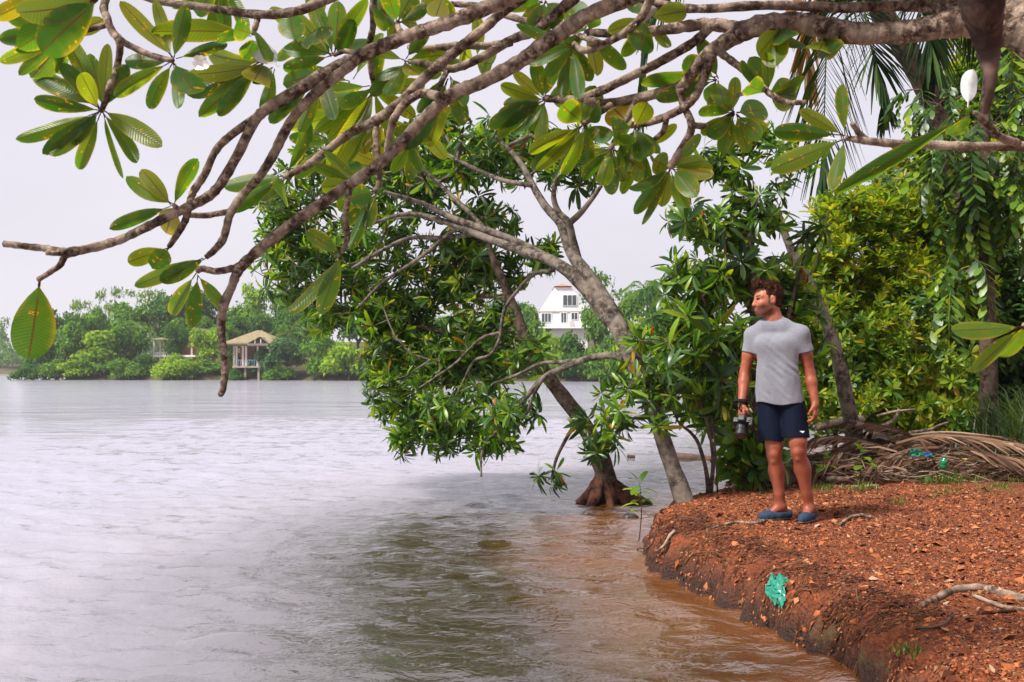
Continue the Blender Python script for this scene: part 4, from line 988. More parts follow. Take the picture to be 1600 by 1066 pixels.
tg = tree_obj('tall_grass_clump', 'clump of tall arching grass at the right edge beyond the trunk', c, 'grass')
b = MB(); blades(b, (0, 0, 0), 420, 1.25, 0.007, 0.22, 4, 0.8); o = b.build('blades', M_TALLGRASS, tg, True); o['kind'] = 'stuff'
# ================================================================== FAR SHORE: TREES AND HOUSES
def crown_mesh(name, mat, lobes, n, size, seed, flat=0.35):
    """leaf-clump faces over a set of lobes (x,y,z,rx,ry,rz) of a unit crown"""
    r = np.random.default_rng(seed); L = np.array(lobes, float)
    vol = (L[:, 3] * L[:, 4] * L[:, 5]) ** 0.67; k = r.choice(len(L), n, p=vol / vol.sum())
    d = r.normal(0, 1, (n, 3)); d /= np.linalg.norm(d, axis=1)[:, None]; d[:, 2] = np.where(d[:, 2] < -0.35, -d[:, 2], d[:, 2])
    q = 1 - 0.45 * r.random(n) ** 1.8
    c = L[k, :3] + d * L[k, 3:6] * q[:, None]
    c += 0.05 * r.normal(0, 1, (n, 3))
    nrm = d + r.normal(0, 0.55, (n, 3)) + np.array([0, 0, flat]); nrm /= np.linalg.norm(nrm, axis=1)[:, None]
    t = np.cross(nrm, r.normal(0, 1, (n, 3))); t /= np.linalg.norm(t, axis=1)[:, None]; s = np.cross(nrm, t)
    sz = size * r.uniform(0.5, 1.3, (n, 1))
    a = c - t * sz; b = c + s * sz * 0.55 - nrm * sz * 0.15; e = c + t * sz; f = c - s * sz * 0.55 - nrm * sz * 0.15
    V = np.stack([a, b, e, f], 1).reshape(-1, 3); F = np.arange(n * 4).reshape(n, 4)
    return raw_mesh(name, V, F, mat, False)
def lobes(kind, seed):
    r = np.random.default_rng(seed); o = []
    if kind == 'round':
        for i in range(11):
            a = r.uniform(0, 6.28); q = r.uniform(0.1, 0.62); o.append((q * math.cos(a), q * math.sin(a), r.uniform(0.45, 1.15), *(r.uniform(0.28, 0.45) * np.array([1, 1, 0.75]))))
    if kind == 'dome':
        for i in range(14):
            a = r.uniform(0, 6.28); q = r.uniform(0.1, 0.8); o.append((q * math.cos(a), q * math.sin(a), r.uniform(0.1, 0.85 - 0.6 * q * q), *(r.uniform(0.22, 0.4) * np.array([1, 1, 0.7]))))
    if kind == 'airy':
        for i in range(12):
            a = r.uniform(0, 6.28); q = r.uniform(0.1, 0.75); o.append((q * math.cos(a), q * math.sin(a), 0.7 + 0.25 * r.integers(0, 5) + r.normal(0, 0.05), *(r.uniform(0.18, 0.36) * np.array([1, 1, 0.3]))))
    if kind == 'tall':
        for i in range(12):
            a = r.uniform(0, 6.28); q = r.uniform(0.05, 0.5); o.append((q * math.cos(a), q * math.sin(a), r.uniform(0.5, 1.9), *(r.uniform(0.25, 0.42) * np.array([1, 1, 0.8]))))
    return o
def fl(name, a, b, c, d=None): return leaf_mat(name, [(0.0, a), (0.5, b), (0.93, c), (1.0, d or c)], 0.4, rough=0.75, spec=0.06)
FM = {'mid': fl('far leaves green', (0.044, 0.119, 0.017), (0.090, 0.201, 0.022), (0.156, 0.298, 0.031)),
      'dark': fl('far leaves dark', (0.025, 0.081, 0.014), (0.049, 0.136, 0.020), (0.093, 0.192, 0.028)),
      'lime': fl('far leaves lime', (0.093, 0.201, 0.017), (0.180, 0.318, 0.022), (0.296, 0.424, 0.031), (0.406, 0.462, 0.041)),
      'pale': fl('far leaves pale', (0.086, 0.160, 0.035), (0.140, 0.226, 0.050), (0.204, 0.292, 0.071)),
      'blue': fl('far leaves grey green', (0.038, 0.099, 0.032), (0.070, 0.160, 0.053), (0.119, 0.226, 0.078))}
CM = {}
for kd, n, sz in (('round', 2600, 0.075), ('dome', 2600, 0.07), ('airy', 900, 0.06), ('tall', 2400, 0.075)):
    for mk in FM:
        for s in range(2):
            if kd == 'airy' and mk not in ('pale', 'mid', 'lime'): continue
            CM[kd, mk, s] = crown_mesh('far_crown', FM[mk], lobes(kd, 7 * s + len(kd) + len(mk)), n, sz, s * 3 + len(mk))
def trunkm(h, r0, seed, forks=5, kind='round'):
    r = np.random.default_rng(seed); b = MB()
    b.tube(catmull([(0, 0, -0.6), (r.normal(0, .04), r.normal(0, .04), h * 0.5), (r.normal(0, .06), r.normal(0, .06), h)], 4), np.linspace(r0, r0 * 0.6, 9), 7, True)
    for i in range(forks):
        a = r.uniform(0, 6.28); q = r.uniform(0.3, 0.6); b.tube(catmull([(0, 0, h * r.uniform(0.55, 0.95)), (q * 0.5 * math.cos(a), q * 0.5 * math.sin(a), h + 0.1), (q * math.cos(a), q * math.sin(a), h + r.uniform(0.2, 0.6))], 3), np.linspace(r0 * 0.5, r0 * 0.15, 7), 5, False)
    return b.mesh('far_trunk', M_PALEBARK, True)
TM = {'round': trunkm(0.5, 0.055, 1), 'dome': trunkm(0.2, 0.05, 2), 'airy': trunkm(1.0, 0.035, 3, 9), 'tall': trunkm(0.8, 0.04, 4)}
HT = {'round': 1.45, 'dome': 1.0, 'airy': 1.95, 'tall': 2.15}
fcount = [0]
def ftree(px, top, wpx, d, kind, mk, label, group=None, cat='tree', basey=None):
    """crown centre px, top pixel row, width in pixels, distance"""
    p = at(px, top, d); x, y = p.x, d
    z0 = float(far_z(np.array([x]), np.array([y]))[0]) if basey is None else at(px, basey, d).z
    z0 = max(z0, -0.3)
    H = max(1.0, p.z - z0); rad = wpx * 0.5 * d / FPX
    fcount[0] += 1; r = random.Random(fcount[0] * 13)
    nm = {'dome': 'far_shrub', 'round': 'far_tree', 'airy': 'airy_tree', 'tall': 'tall_tree'}[kind]
    root = empty(nm, (x, y, z0), r.uniform(0, 6.28)); root.scale = (rad, rad, H / HT[kind])
    tag(root, label, cat, group)
    s = r.randrange(2); key = (kind, mk, s)
    link(bpy.data.objects.new('crown', CM[key]), root); link(bpy.data.objects.new('trunk', TM[kind]), root)
    return root
ORD = ['first', 'second', 'third', 'fourth', 'fifth', 'sixth', 'seventh', 'eighth', 'ninth', 'tenth', 'eleventh', 'twelfth', 'thirteenth', 'fourteenth', 'fifteenth', 'sixteenth', 'seventeenth']
G1 = 'rounded green shrubs along the far waterline left of the pavilion'
for ii, (px, top, w, mk) in enumerate(((52, 566, 60, 'dark'), (88, 556, 70, 'mid'), (124, 560, 70, 'lime'), (158, 548, 72, 'mid'), (196, 562, 74, 'mid'), (222, 552, 60, 'dark'), (292, 556, 76, 'lime'), (326, 560, 66, 'mid'), (348, 568, 40, 'dark'))):
    ftree(px, top, w, 142 + (px % 7) * 0.5, 'dome', mk, ORD[ii] + ' rounded shrub from the left along the far waterline left of the pavilion', G1, 'shrub')
ftree(258, 550, 84, 141.5, 'dome', 'lime', 'yellow green mangrove shrub on the far shore below the half hidden house', None, 'shrub')
for px, top, w, mk, lb in ((110, 500, 84, 'mid', 'second row tree with light green crown at the left end of the far shore'), (165, 520, 110, 'lime', 'bright green low tree left of the half hidden house on the far shore'), (205, 500, 100, 'mid', 'broad green tree beside the half hidden house, to its left'),
                        (70, 520, 70, 'dark', 'leftmost dark tree at the tip of the far shore'), (330, 515, 70, 'lime', 'bright small tree between the half hidden house and the pavilion'), (276, 508, 40, 'dark', 'small dark tree standing in front of the half hidden house')):
    ftree(px, top, w, 147 + px % 5, 'round', mk, lb)
G2 = 'dense trees on the slope behind the far houses'
for ii, (px, top, w, d, mk) in enumerate(sorted(((100, 488, 80, 160, 'dark'), (150, 478, 90, 165, 'mid'), (205, 468, 100, 168, 'mid'), (262, 462, 100, 170, 'dark'), (315, 452, 96, 172, 'dark'), (362, 468, 90, 174, 'mid'), (300, 490, 90, 158, 'mid'), (352, 500, 80, 158, 'mid'), (420, 480, 90, 172, 'mid'), (455, 500, 90, 160, 'dark'), (500, 470, 90, 175, 'mid'), (560, 480, 100, 170, 'dark'), (620, 480, 100, 165, 'mid'), (690, 490, 110, 160, 'mid'), (760, 495, 100, 155, 'mid'), (400, 495, 90, 165, 'dark'), (470, 480, 80, 170, 'dark')))):
    ftree(px, top, w, d, 'round', mk, ORD[ii] + ' tree from the left in the dense wood on the slope behind the far houses', G2)
for px, top, w, d, mk, lb in ((125, 462, 56, 172, 'pale', 'thin pale airy tree standing above the wood at far left'), (182, 440, 66, 172, 'pale', 'tallest airy tree with layered pale foliage on the left of the far shore'), (228, 446, 70, 176, 'pale', 'airy pale tree right of the tallest one on the far shore'), (150, 470, 40, 175, 'mid', 'small feathery tree between the two pale airy trees'), (940, 402, 100, 150, 'mid', 'layered airy tree rising right of the white house')):
    ftree(px, top, w, d, 'airy', mk, lb)
for px, top, w, d, mk, lb in ((398, 440, 70, 172, 'lime', 'bright lime crowned tree above the pavilion roof'), (440, 446, 66, 182, 'dark', 'hazy dark tree behind the lime crowned one'), (305, 444, 66, 178, 'dark', 'dark tall tree at the top of the far wood'), (985, 452, 70, 130, 'mid', 'green tree behind the leaning trunk right of the white house'), (1030, 430, 80, 110, 'dark', 'dark tree behind the man side of the far shore')):
    ftree(px, top, w, d, 'tall', mk, lb)
ftree(372, 574, 34, 137.6, 'dome', 'dark', 'low dark shrub under the left end of the pavilion deck', None, 'shrub'); ftree(436, 566, 50, 137.4, 'dome', 'mid', 'low green shrub under the right end of the pavilion deck', None, 'shrub'); ftree(356, 540, 52, 140, 'round', 'mid', 'green tree hiding the left columns of the pavilion')
ftree(450, 528, 84, 139, 'round', 'blue', 'grey green bushy shrub right of the pavilion', None, 'shrub'); ftree(420, 536, 60, 140, 'dome', 'blue', 'small grey green shrub touching the pavilion deck', None, 'shrub')
for px, top, w, mk, lb in ((505, 522, 90, 'mid', 'dark green shrub on the far shore right of the grey green one'), (545, 528, 90, 'lime', 'yellowish shrub leaning over the far water beside bare twigs'), (596, 536, 100, 'mid', 'green shrub behind the hanging crown on the far shore'), (660, 540, 100, 'lime', 'lime shrub behind the hanging crown at the far waterline'), (730, 535, 90, 'mid', 'shrub at the far waterline behind the hanging branches'), (800, 528, 80, 'lime', 'low yellow shrub left below the white house'), (856, 511, 80, 'lime', 'bright shrub directly below the white house'), (905, 514, 90, 'dark', 'dark rounded shrub below the white house on the right'), (960, 516, 90, 'mid', 'shrub at far waterline behind the leaning trunk'), (1005, 490, 90, 'lime', 'lime tree behind the pale trunk'), (1060, 520, 100, 'mid', 'green tree on the far shore just left of the man')):
    ftree(px, top, w, float(np.interp(at(px, 590, 130).x, [-40, -15, 5, 22, 40], [141.5, 134, 127, 119, 107])), 'dome', mk, lb, None, 'shrub')
for ii, (px, top, w, d, mk) in enumerate(sorted(((830, 470, 70, 150, 'mid'), (790, 470, 90, 160, 'dark'), (930, 470, 70, 140, 'mid'), (1090, 470, 90, 100, 'mid')))):
    ftree(px, top, w, d, 'round', mk, ORD[ii] + ' round tree from the left around the white house on the far shore', 'trees beside the white house')
# distant hazy wood across the wide reach at the far left: reads as one mass
fw = MB(); V = []; F = []; n = 0; r = np.random.default_rng(77)
src = [CM['round', 'mid', 0], CM['dome', 'mid', 0], CM['round', 'mid', 1]]
cache = []
for me in src:
    v = np.zeros(len(me.vertices) * 3); me.vertices.foreach_get('co', v); cache.append(v.reshape(-1, 3))
for i in range(90):
    x = r.uniform(-215, -110); row = r.integers(0, 4); y = 330 + row * 12 + r.uniform(0, 8); s = r.uniform(5, 8.5); v = cache[r.integers(3)][:2400]
    if x > -140: y += 10
    z0 = max(0, float(far_z(np.array([x]), np.array([y]))[0])); hh = r.uniform(4.5, 7) * (1 + 0.28 * row)
    V.append(v * np.array([s, s, hh]) + np.array([x, y, z0 - 0.5])); F.append(np.arange(len(v)).reshape(-1, 4) + n); n += len(v)
o = link(bpy.data.objects.new('distant_wood', raw_mesh('distant_wood', np.concatenate(V), np.concatenate(F), FM['mid'], False)))
tag(o, 'hazy blue wood on the distant shore at the far left', 'wood', kind='stuff')

# small coconut palms among the far trees
def far_palm(px, top, d, L, label):
    p = at(px, top, d); z0 = max(0, float(far_z(np.array([p.x]), np.array([d]))[0])); root = empty('far_palm', (p.x, d, z0)); tag(root, label, 'palm')
    h = p.z - z0 - L * 0.15
    b = MB(); b.tube(catmull([(0.3, 0, -0.5), (0.1, 0, h * 0.5), (0, 0, h)], 5), np.linspace(0.16, 0.11, 11), 7); as_c = b.build('trunk', M_PALEBARK, root, True)
    for i in range(12):
        a = i * 2.4; e = 0.9 - 0.12 * i
        d_ = np.array([math.cos(a), math.sin(a), 0])
        pts = [np.array([0, 0, h]), d_ * L * 0.45 * math.cos(e) + np.array([0, 0, h + L * 0.45 * math.sin(e) + 0.1]), d_ * L * 0.9 * math.cos(e * 0.6) + np.array([0, 0, h + L * (0.5 * math.sin(e) - 0.25)])]
        link(bpy.data.objects.new('frond', frond_mesh(FM['mid'].copy() if False else FM['pale'] if i % 3 == 0 else FM['mid'], pts, L * 0.3, 16, i, 0.9, 0.05, (0.05, 0.02))), root)
far_palm(196, 512, 146, 3.6, 'small coconut palm among the low trees left of the half hidden house')
far_palm(452, 514, 150, 3.4, 'coconut palm just right of the pavilion roof')
far_palm(1010, 448, 122, 4.0, 'coconut palm in the gap right of the white house')

# ---- the pavilion on the far waterside
M_ROOF = simple_mat('tan roof tiles', (0.22, 0.185, 0.105), 0.85, 0.2, 0.22, 3.0, 0.02)
M_ROOFEDGE = simple_mat('roof fascia', (0.16, 0.13, 0.10), 0.8)
M_CREAM = simple_mat('cream plaster', (0.55, 0.47, 0.38), 0.85, 0.2, 0.12, 1.5)
M_BRICK = simple_mat('orange plaster wall', (0.36, 0.17, 0.09), 0.9, 0.2, 0.2, 1.5)
M_DARKIN = simple_mat('dark interior timber', (0.03, 0.028, 0.03), 0.8, 0.2, 0.3, 2)
M_BLUE = simple_mat('blue painted rail', (0.16, 0.33, 0.52), 0.6)
M_WHITE = simple_mat('white painted wall', (0.80, 0.76, 0.80), 0.8, 0.3, 0.05, 0.7)
M_GLASS = simple_mat('window glass', (0.05, 0.065, 0.07), 0.08, 0.6, 0.2, 0.5)
M_STONE = simple_mat('stained concrete', (0.30, 0.24, 0.19), 0.9, 0.2, 0.3, 1.2)
D = 139.0; k = D / FPX
pv = empty('waterside_pavilion', (at(398, 570, D).x, D, 0)); tag(pv, 'open waterside pavilion with tan hipped roof, pale columns and blue railing', 'house')
def zpx(py): return at(398, py, D).z
def xpx(px): return (px - 398) * k
def pbox(nm, x0, x1, y0, y1, z0, z1, mat, par=pv):
    b = MB(); b.box(((x0 + x1) / 2, (y0 + y1) / 2, (z0 + z1) / 2), (x1 - x0, y1 - y0, z1 - z0)); return b.build(nm, mat, par)
zf = zpx(572); zw = zpx(541)
pbox('deck', xpx(364), xpx(424), -0.3, 6, zf - 0.25, zf, M_STONE)
for px in (366, 383, 404, 420): pbox('stilt', xpx(px) - .14, xpx(px) + .14, 0, 0.3, -1, zf - 0.25, M_STONE)
pbox('foundation', xpx(360), xpx(428), 1.4, 6, -0.5, zf - 0.26, simple_mat('shaded stone footing', (0.07, 0.045, 0.03), 0.9, 0.1, 0.4, 2))  # brown rock tone with the under-deck shadow painted in
pbox('back_wall', xpx(362), xpx(424), 4.2, 4.4, zf, zw, M_BRICK)
for px in (365, 369, 379, 384, 402, 421):
    c = pbox('column', xpx(px) - .13, xpx(px) + .13, 0.1, 0.36, zf, zw, M_CREAM)
pbox('beam', xpx(360), xpx(428), -0.02, 0.42, zw, zw + 0.35, M_ROOFEDGE)
for a, b_ in ((368, 382), (386, 401), (404, 420)):
    rl = pbox('railing', xpx(a), xpx(b_), 0.14, 0.2, zf + 0.75, zf + 0.88, M_BLUE)
    for q in np.linspace(a + 0.8, b_ - 0.8, 5): pbox('baluster', xpx(q) - .04, xpx(q) + .04, 0.14, 0.2, zf, zf + 0.75, M_BLUE, rl)
for a, b_ in ((387, 396), (406, 418)): pbox('doorway', xpx(a), xpx(b_), 4.0, 4.19, zf, zw - 0.3, M_DARKIN)
# roof: hip with a gable facing the water
xl, xr = xpx(350), xpx(440); ze = zpx(536); zr = zpx(515); b = MB()
b.add([(xl, -1.0, ze), (xr, -1.0, ze), (xr, 7, ze), (xl, 7, ze), (xpx(392), 3, zr), (xpx(400), 3, zr), (xl, -1, ze - .2), (xr, -1, ze - .2), (xr, 7, ze - .2), (xl, 7, ze - .2)],
      [(0, 1, 5, 4), (1, 2, 5), (2, 3, 4, 5), (3, 0, 4), (0, 6, 7, 1), (1, 7, 8, 2), (2, 8, 9, 3), (3, 9, 6, 0), (6, 9, 8, 7)]); rf = b.build('roof', M_ROOF, pv)
gx0, gx1, gc = xpx(392), xpx(424), xpx(411); zg = zpx(527); b = MB()
b.add([(gx0, -2.0, ze - .1), (gx1, -2.0, ze - .1), (gc, -2.0, zg), (gx0, 2, ze - .1), (gx1, 2, ze - .1), (gc, 3, zg)], [(0, 2, 5, 3), (2, 1, 4, 5)]); b.build('gable_roof', M_ROOF, rf)
b = MB(); b.add([(gx0 + .4, -1.8, ze - .1), (gx1 - .4, -1.8, ze - .1), (gc, -1.8, zg - .2)], [(0, 1, 2)]); b.build('gable_panel', M_DARKIN, rf)
for s in (0.36, 0.64): pbox('gable_post', gx0 + (gx1 - gx0) * s - .06, gx0 + (gx1 - gx0) * s + .06, -1.9, -1.82, ze - .3, ze + 0.5, M_CREAM, rf)
pbox('gable_beam', gx0, gx1, -2.0, -1.82, ze - .42, ze - .12, M_ROOFEDGE, rf)
# ---- half hidden house left of it
D = 148.0; k = D / FPX
hh = empty('half_hidden_house', (at(280, 560, D).x, D, 0)); tag(hh, 'house half hidden by far trees with tall white posts and orange wall', 'house')
def zpx(py): return at(280, py, D).z
def xpx(px): return (px - 280) * k
pbox('wall', xpx(252), xpx(318), 2, 6, 0.3, zpx(528), M_BRICK, hh)
pbox('floor_slab', xpx(240), xpx(318), -0.3, 2, zpx(558), zpx(555), M_WHITE, hh)
for px in (241, 251, 262, 300, 316): pbox('post', xpx(px) - .13, xpx(px) + .13, -0.2, 0.1, 0, zpx(530), M_CREAM, hh)
rl = pbox('railing', xpx(241), xpx(262), -0.15, -0.08, zpx(552), zpx(551), M_WHITE, hh)
for q in np.linspace(242, 261, 9): pbox('baluster', xpx(q) - .03, xpx(q) + .03, -.15, -.08, zpx(555), zpx(552), M_WHITE, rl)
for a, b_ in ((254, 259), (266, 272), (303, 312)): pbox('window', xpx(a), xpx(b_), 1.9, 2.05, zpx(550), zpx(538), M_DARKIN, hh)
b = MB(); b.add([(xpx(238), -1, zpx(530)), (xpx(276), -1, zpx(530)), (xpx(276), 7, zpx(524)), (xpx(238), 7, zpx(524)), (xpx(238), -1, zpx(531.5)), (xpx(276), -1, zpx(531.5))], [(0, 1, 2, 3), (0, 4, 5, 1)]); b.build('roof', M_ROOF, hh)
b = MB(); b.add([(xpx(296), 1, zpx(511)), (xpx(334), 1, zpx(519)), (xpx(334), 7, zpx(519)), (xpx(296), 7, zpx(511)), (xpx(296), 1, zpx(514)), (xpx(334), 1, zpx(522)), (xpx(334), 7, zpx(522)), (xpx(296), 7, zpx(514))], [(0, 1, 2, 3), (0, 4, 5, 1), (4, 7, 6, 5), (1, 5, 6, 2)]); b.build('upper_roof', M_ROOFEDGE, hh)
pbox('upper_wall', xpx(300), xpx(330), 2.5, 6, zpx(530), zpx(520), M_CREAM, hh)
# ---- white gabled house
D = 150.0; k = D / FPX
wh = empty('white_house', (at(880, 540, D).x, D, 2)); tag(wh, 'white three storey gabled house seen between trunk and crown', 'house')
def zpx(py): return at(880, py, D).z - 2
def xpx(px): return (px - 880) * k
pbox('wall', xpx(842), xpx(918), 0, 8, -1, zpx(487), M_WHITE, wh)
b = MB(); g0, g1, gt = xpx(842), xpx(918), xpx(880)
b.add([(g0, 0.02, zpx(487)), (g1, 0.02, zpx(487)), (xpx(893), 0.02, zpx(449)), (xpx(867), 0.02, zpx(449)), (g0, 8, zpx(487)), (g1, 8, zpx(487)), (xpx(893), 8, zpx(449)), (xpx(867), 8, zpx(449))], [(0, 1, 2, 3), (4, 7, 6, 5), (1, 5, 6, 2), (3, 7, 4, 0), (3, 2, 6, 7)]); b.build('gable_wall', M_WHITE, wh)
pbox('string_course', xpx(841), xpx(919), -0.12, 0, zpx(487) - .05, zpx(485.6), M_CREAM, wh)
pbox('balcony_slab', xpx(840), xpx(919), -0.9, -0.01, zpx(513.5), zpx(511), M_WHITE, wh)
for x0, x1, y0, y1 in ((879.5, 901, 477, 461.5), (876.5, 885, 504, 489), (892.5, 902.5, 499, 489), (910, 914.5, 502, 489), (846, 861, 503, 490)):
    w = pbox('window', xpx(x0) - .1, xpx(x1) + .1, -0.1, -0.02, zpx(y0) - .1, zpx(y1) + .1, M_WHITE, wh)
    nb = 3 if x1 - x0 > 14 else (2 if x1 - x0 > 6 else 1)
    for i in range(nb):
        a = xpx(x0) + (xpx(x1) - xpx(x0)) * i / nb + .05; c_ = xpx(x0) + (xpx(x1) - xpx(x0)) * (i + 1) / nb - .05
        pbox('pane', a, c_, -0.13, -0.102, zpx(y0), zpx(y1), M_GLASS, w)
pbox('air_conditioner', xpx(889.5), xpx(895.5), -0.5, -0.01, zpx(508), zpx(502.5), M_CREAM, wh)
for q in range(846, 919, 6): pbox('railing_post', xpx(q) - .04, xpx(q) + .04, -0.88, -0.8, zpx(511), zpx(506), M_WHITE, wh)
b = MB(); b.add([(xpx(893) + .1, -0.3, zpx(447.5)), (xpx(867) - .1, -0.3, zpx(447.5)), (xpx(867) - .1, 8.3, zpx(447.5)), (xpx(893) + .1, 8.3, zpx(447.5)), (gt, 4, zpx(440))], [(0, 1, 4), (1, 2, 4), (2, 3, 4), (3, 0, 4), (0, 3, 2, 1)]); b.build('roof', M_BRICK, wh)
# haze: pale humid air
hz = MB(); hz.box((0, 1200, 12.0), (3100, 2600, 36.0))
m, nt, out = new_mat('humid air'); pvn = node(nt, 'ShaderNodeVolumePrincipled'); pvn.inputs['Color'].default_value = (0.93, 0.96, 1.0, 1); pvn.inputs['Density'].default_value = 0.00024; pvn.inputs['Anisotropy'].default_value = 0.2
nt.links.new(pvn.outputs[0], out.inputs['Volume'])
hz = hz.build('haze', m); tag(hz, 'pale humid haze over the river', 'haze', kind='stuff')
# ================================================================== THE PERSON
class Vox:
    """signed distance field on a grid -> smooth mesh (surface nets)"""
    def __init__(s, lo, hi, h):
        s.lo = np.array(lo, float); s.h = h; s.n = np.ceil((np.array(hi) - s.lo) / h).astype(int) + 1
        s.D = np.full(s.n, 1.0, np.float32)
        s.ax = [s.lo[i] + np.arange(s.n[i]) * h for i in range(3)]
    def sub(s, lo, hi):
        a = [max(0, int((lo[i] - s.lo[i]) / s.h)) for i in range(3)]; b = [min(s.n[i], int((hi[i] - s.lo[i]) / s.h) + 2) for i in range(3)]
        sl = tuple(slice(a[i], b[i]) for i in range(3))
        X, Y, Z = np.meshgrid(s.ax[0][sl[0]], s.ax[1][sl[1]], s.ax[2][sl[2]], indexing='ij')
        return sl, X, Y, Z
    def put(s, sl, d, k, mode='u'):
        D = s.D[sl]
        if mode == 'u':
            if k > 0:
                h = np.clip(0.5 + 0.5 * (D - d) / k, 0, 1); s.D[sl] = D * (1 - h) + d * h - k * h * (1 - h)
            else: s.D[sl] = np.minimum(D, d)
        elif mode == 's': s.D[sl] = np.maximum(D, -d)
    def cone(s, a, b, r1, r2, k=0.02, sq=None, mode='u'):
        """tapered capsule; sq = (axis vec, factor) squashes the section along that axis"""
        a = np.array(a, float); b = np.array(b, float); m = max(r1, r2) * (1.0 if sq is None else max(1, 1 / sq[1])) + 3 * k + 0.01
        sl, X, Y, Z = s.sub(np.minimum(a, b) - m, np.maximum(a, b) + m)
        if X.size == 0: return
        d = b - a; L2 = d @ d
        t = np.clip(((X - a[0]) * d[0] + (Y - a[1]) * d[1] + (Z - a[2]) * d[2]) / L2, 0, 1)
        ex, ey, ez = X - a[0] - t * d[0], Y - a[1] - t * d[1], Z - a[2] - t * d[2]
        if sq is not None:
            u = np.array(sq[0], float); u /= np.linalg.norm(u); q = ex * u[0] + ey * u[1] + ez * u[2]
            f = sq[1] - 1; ex, ey, ez = ex + q * u[0] * f, ey + q * u[1] * f, ez + q * u[2] * f
        s.put(sl, np.sqrt(ex * ex + ey * ey + ez * ez) - (r1 + t * (r2 - r1)), k, mode)
    def ell(s, c, r, k=0.02, rot=None, mode='u'):
        """ellipsoid; rot = 3 axes rows"""
        c = np.array(c, float); m = max(r) + 3 * k + 0.01
        sl, X, Y, Z = s.sub(c - m, c + m)
        if X.size == 0: return
        P = [X - c[0], Y - c[1], Z - c[2]]
        if rot is not None: P = [sum(rot[i][j] * P[j] for j in range(3)) for i in range(3)]
        k0 = np.sqrt(sum((P[i] / r[i]) ** 2 for i in range(3))) + 1e-9; k1 = np.sqrt(sum((P[i] / r[i] ** 2) ** 2 for i in range(3))) + 1e-9
        s.put(sl, k0 * (k0 - 1) / k1, k, mode)
    def all(s): return s.sub(s.lo, s.lo + s.n * s.h)
    def mesh(s):
        D = s.D; S = D < 0
        c = [S[i:S.shape[0] - 1 + i, j:S.shape[1] - 1 + j, k:S.shape[2] - 1 + k] for i in (0, 1) for j in (0, 1) for k in (0, 1)]
        tot = sum(x.astype(np.int8) for x in c); act = (tot > 0) & (tot < 8)
        I = np.argwhere(act); idx = np.full(act.shape, -1, np.int64); idx[act] = np.arange(len(I))
        acc = np.zeros((len(I), 3)); cnt = np.zeros(len(I))
        co = [(i, j, k) for i in (0, 1) for j in (0, 1) for k in (0, 1)]
        val = {q: D[I[:, 0] + q[0], I[:, 1] + q[1], I[:, 2] + q[2]] for q in co}
        for a in co:
            for ax in range(3):
                if a[ax]: continue
                b = list(a); b[ax] = 1; b = tuple(b)
                va, vb = val[a], val[b]; m = (va < 0) != (vb < 0)
                t = np.where(m, va / (va - vb + 1e-12), 0)
                p = np.tile(np.array(a, float), (len(I), 1)); p[:, ax] += t
                acc[m] += p[m]; cnt[m] += 1
        V = s.lo + (I + acc / cnt[:, None]) * s.h
        F = []
        for ax in range(3):
            o = [q for q in range(3) if q != ax]
            sl0 = [slice(None)] * 3; sl1 = [slice(None)] * 3; sl0[ax] = slice(0, -1); sl1[ax] = slice(1, None)
            A = S[tuple(sl0)]; B = S[tuple(sl1)]
            for flip in (0, 1):
                E = np.argwhere((A & ~B) if not flip else (~A & B))
                E = E[(E[:, o[0]] > 0) & (E[:, o[1]] > 0) & (E[:, o[0]] < D.shape[o[0]] - 1) & (E[:, o[1]] < D.shape[o[1]] - 1)]
                q = []
                for du, dv in ((0, 0), (1, 0), (1, 1), (0, 1)):
                    P = E.copy(); P[:, o[0]] -= du; P[:, o[1]] -= dv; q.append(idx[P[:, 0], P[:, 1], P[:, 2]])
                f = np.stack(q, 1)
                if (flip == 0) == (ax == 1): f = f[:, ::-1]
                F.append(f)
        F = np.concatenate(F); F = F[(F >= 0).all(1)]
        # light smoothing
        for _ in range(2):
            a = np.zeros_like(V); n = np.zeros(len(V))
            for i in range(4):
                j = (i + 1) % 4; np.add.at(a, F[:, i], V[F[:, j]]); np.add.at(n, F[:, i], 1); np.add.at(a, F[:, j], V[F[:, i]]); np.add.at(n, F[:, j], 1)
            V = V * 0.5 + 0.5 * a / np.maximum(n, 1)[:, None]
        return V, F

def band(v, w=0.03):
    m = np.abs(v.D) < w; I = np.nonzero(m)
    return m, v.ax[0][I[0]], v.ax[1][I[1]], v.ax[2][I[2]]
pp = at(1240, 812, 7.5); pp.z = gz(pp.x, pp.y) + 0.004
person = empty('person', pp)
tag(person, 'bearded man in grey t-shirt and navy shorts standing on the red bank looking left', 'person')
U = lambda v: np.array(v, float) / np.linalg.norm(v)
FWD = U((-0.40, -0.92, 0)); LFT = U((0.92, -0.40, 0)); UP = np.array([0, 0, 1.0])      # torso front, his left, up
HF = U((-0.982, -0.19, -0.02)); HL = U(np.cross(UP, HF)); HU = np.cross(HF, HL)        # head front, his left, up

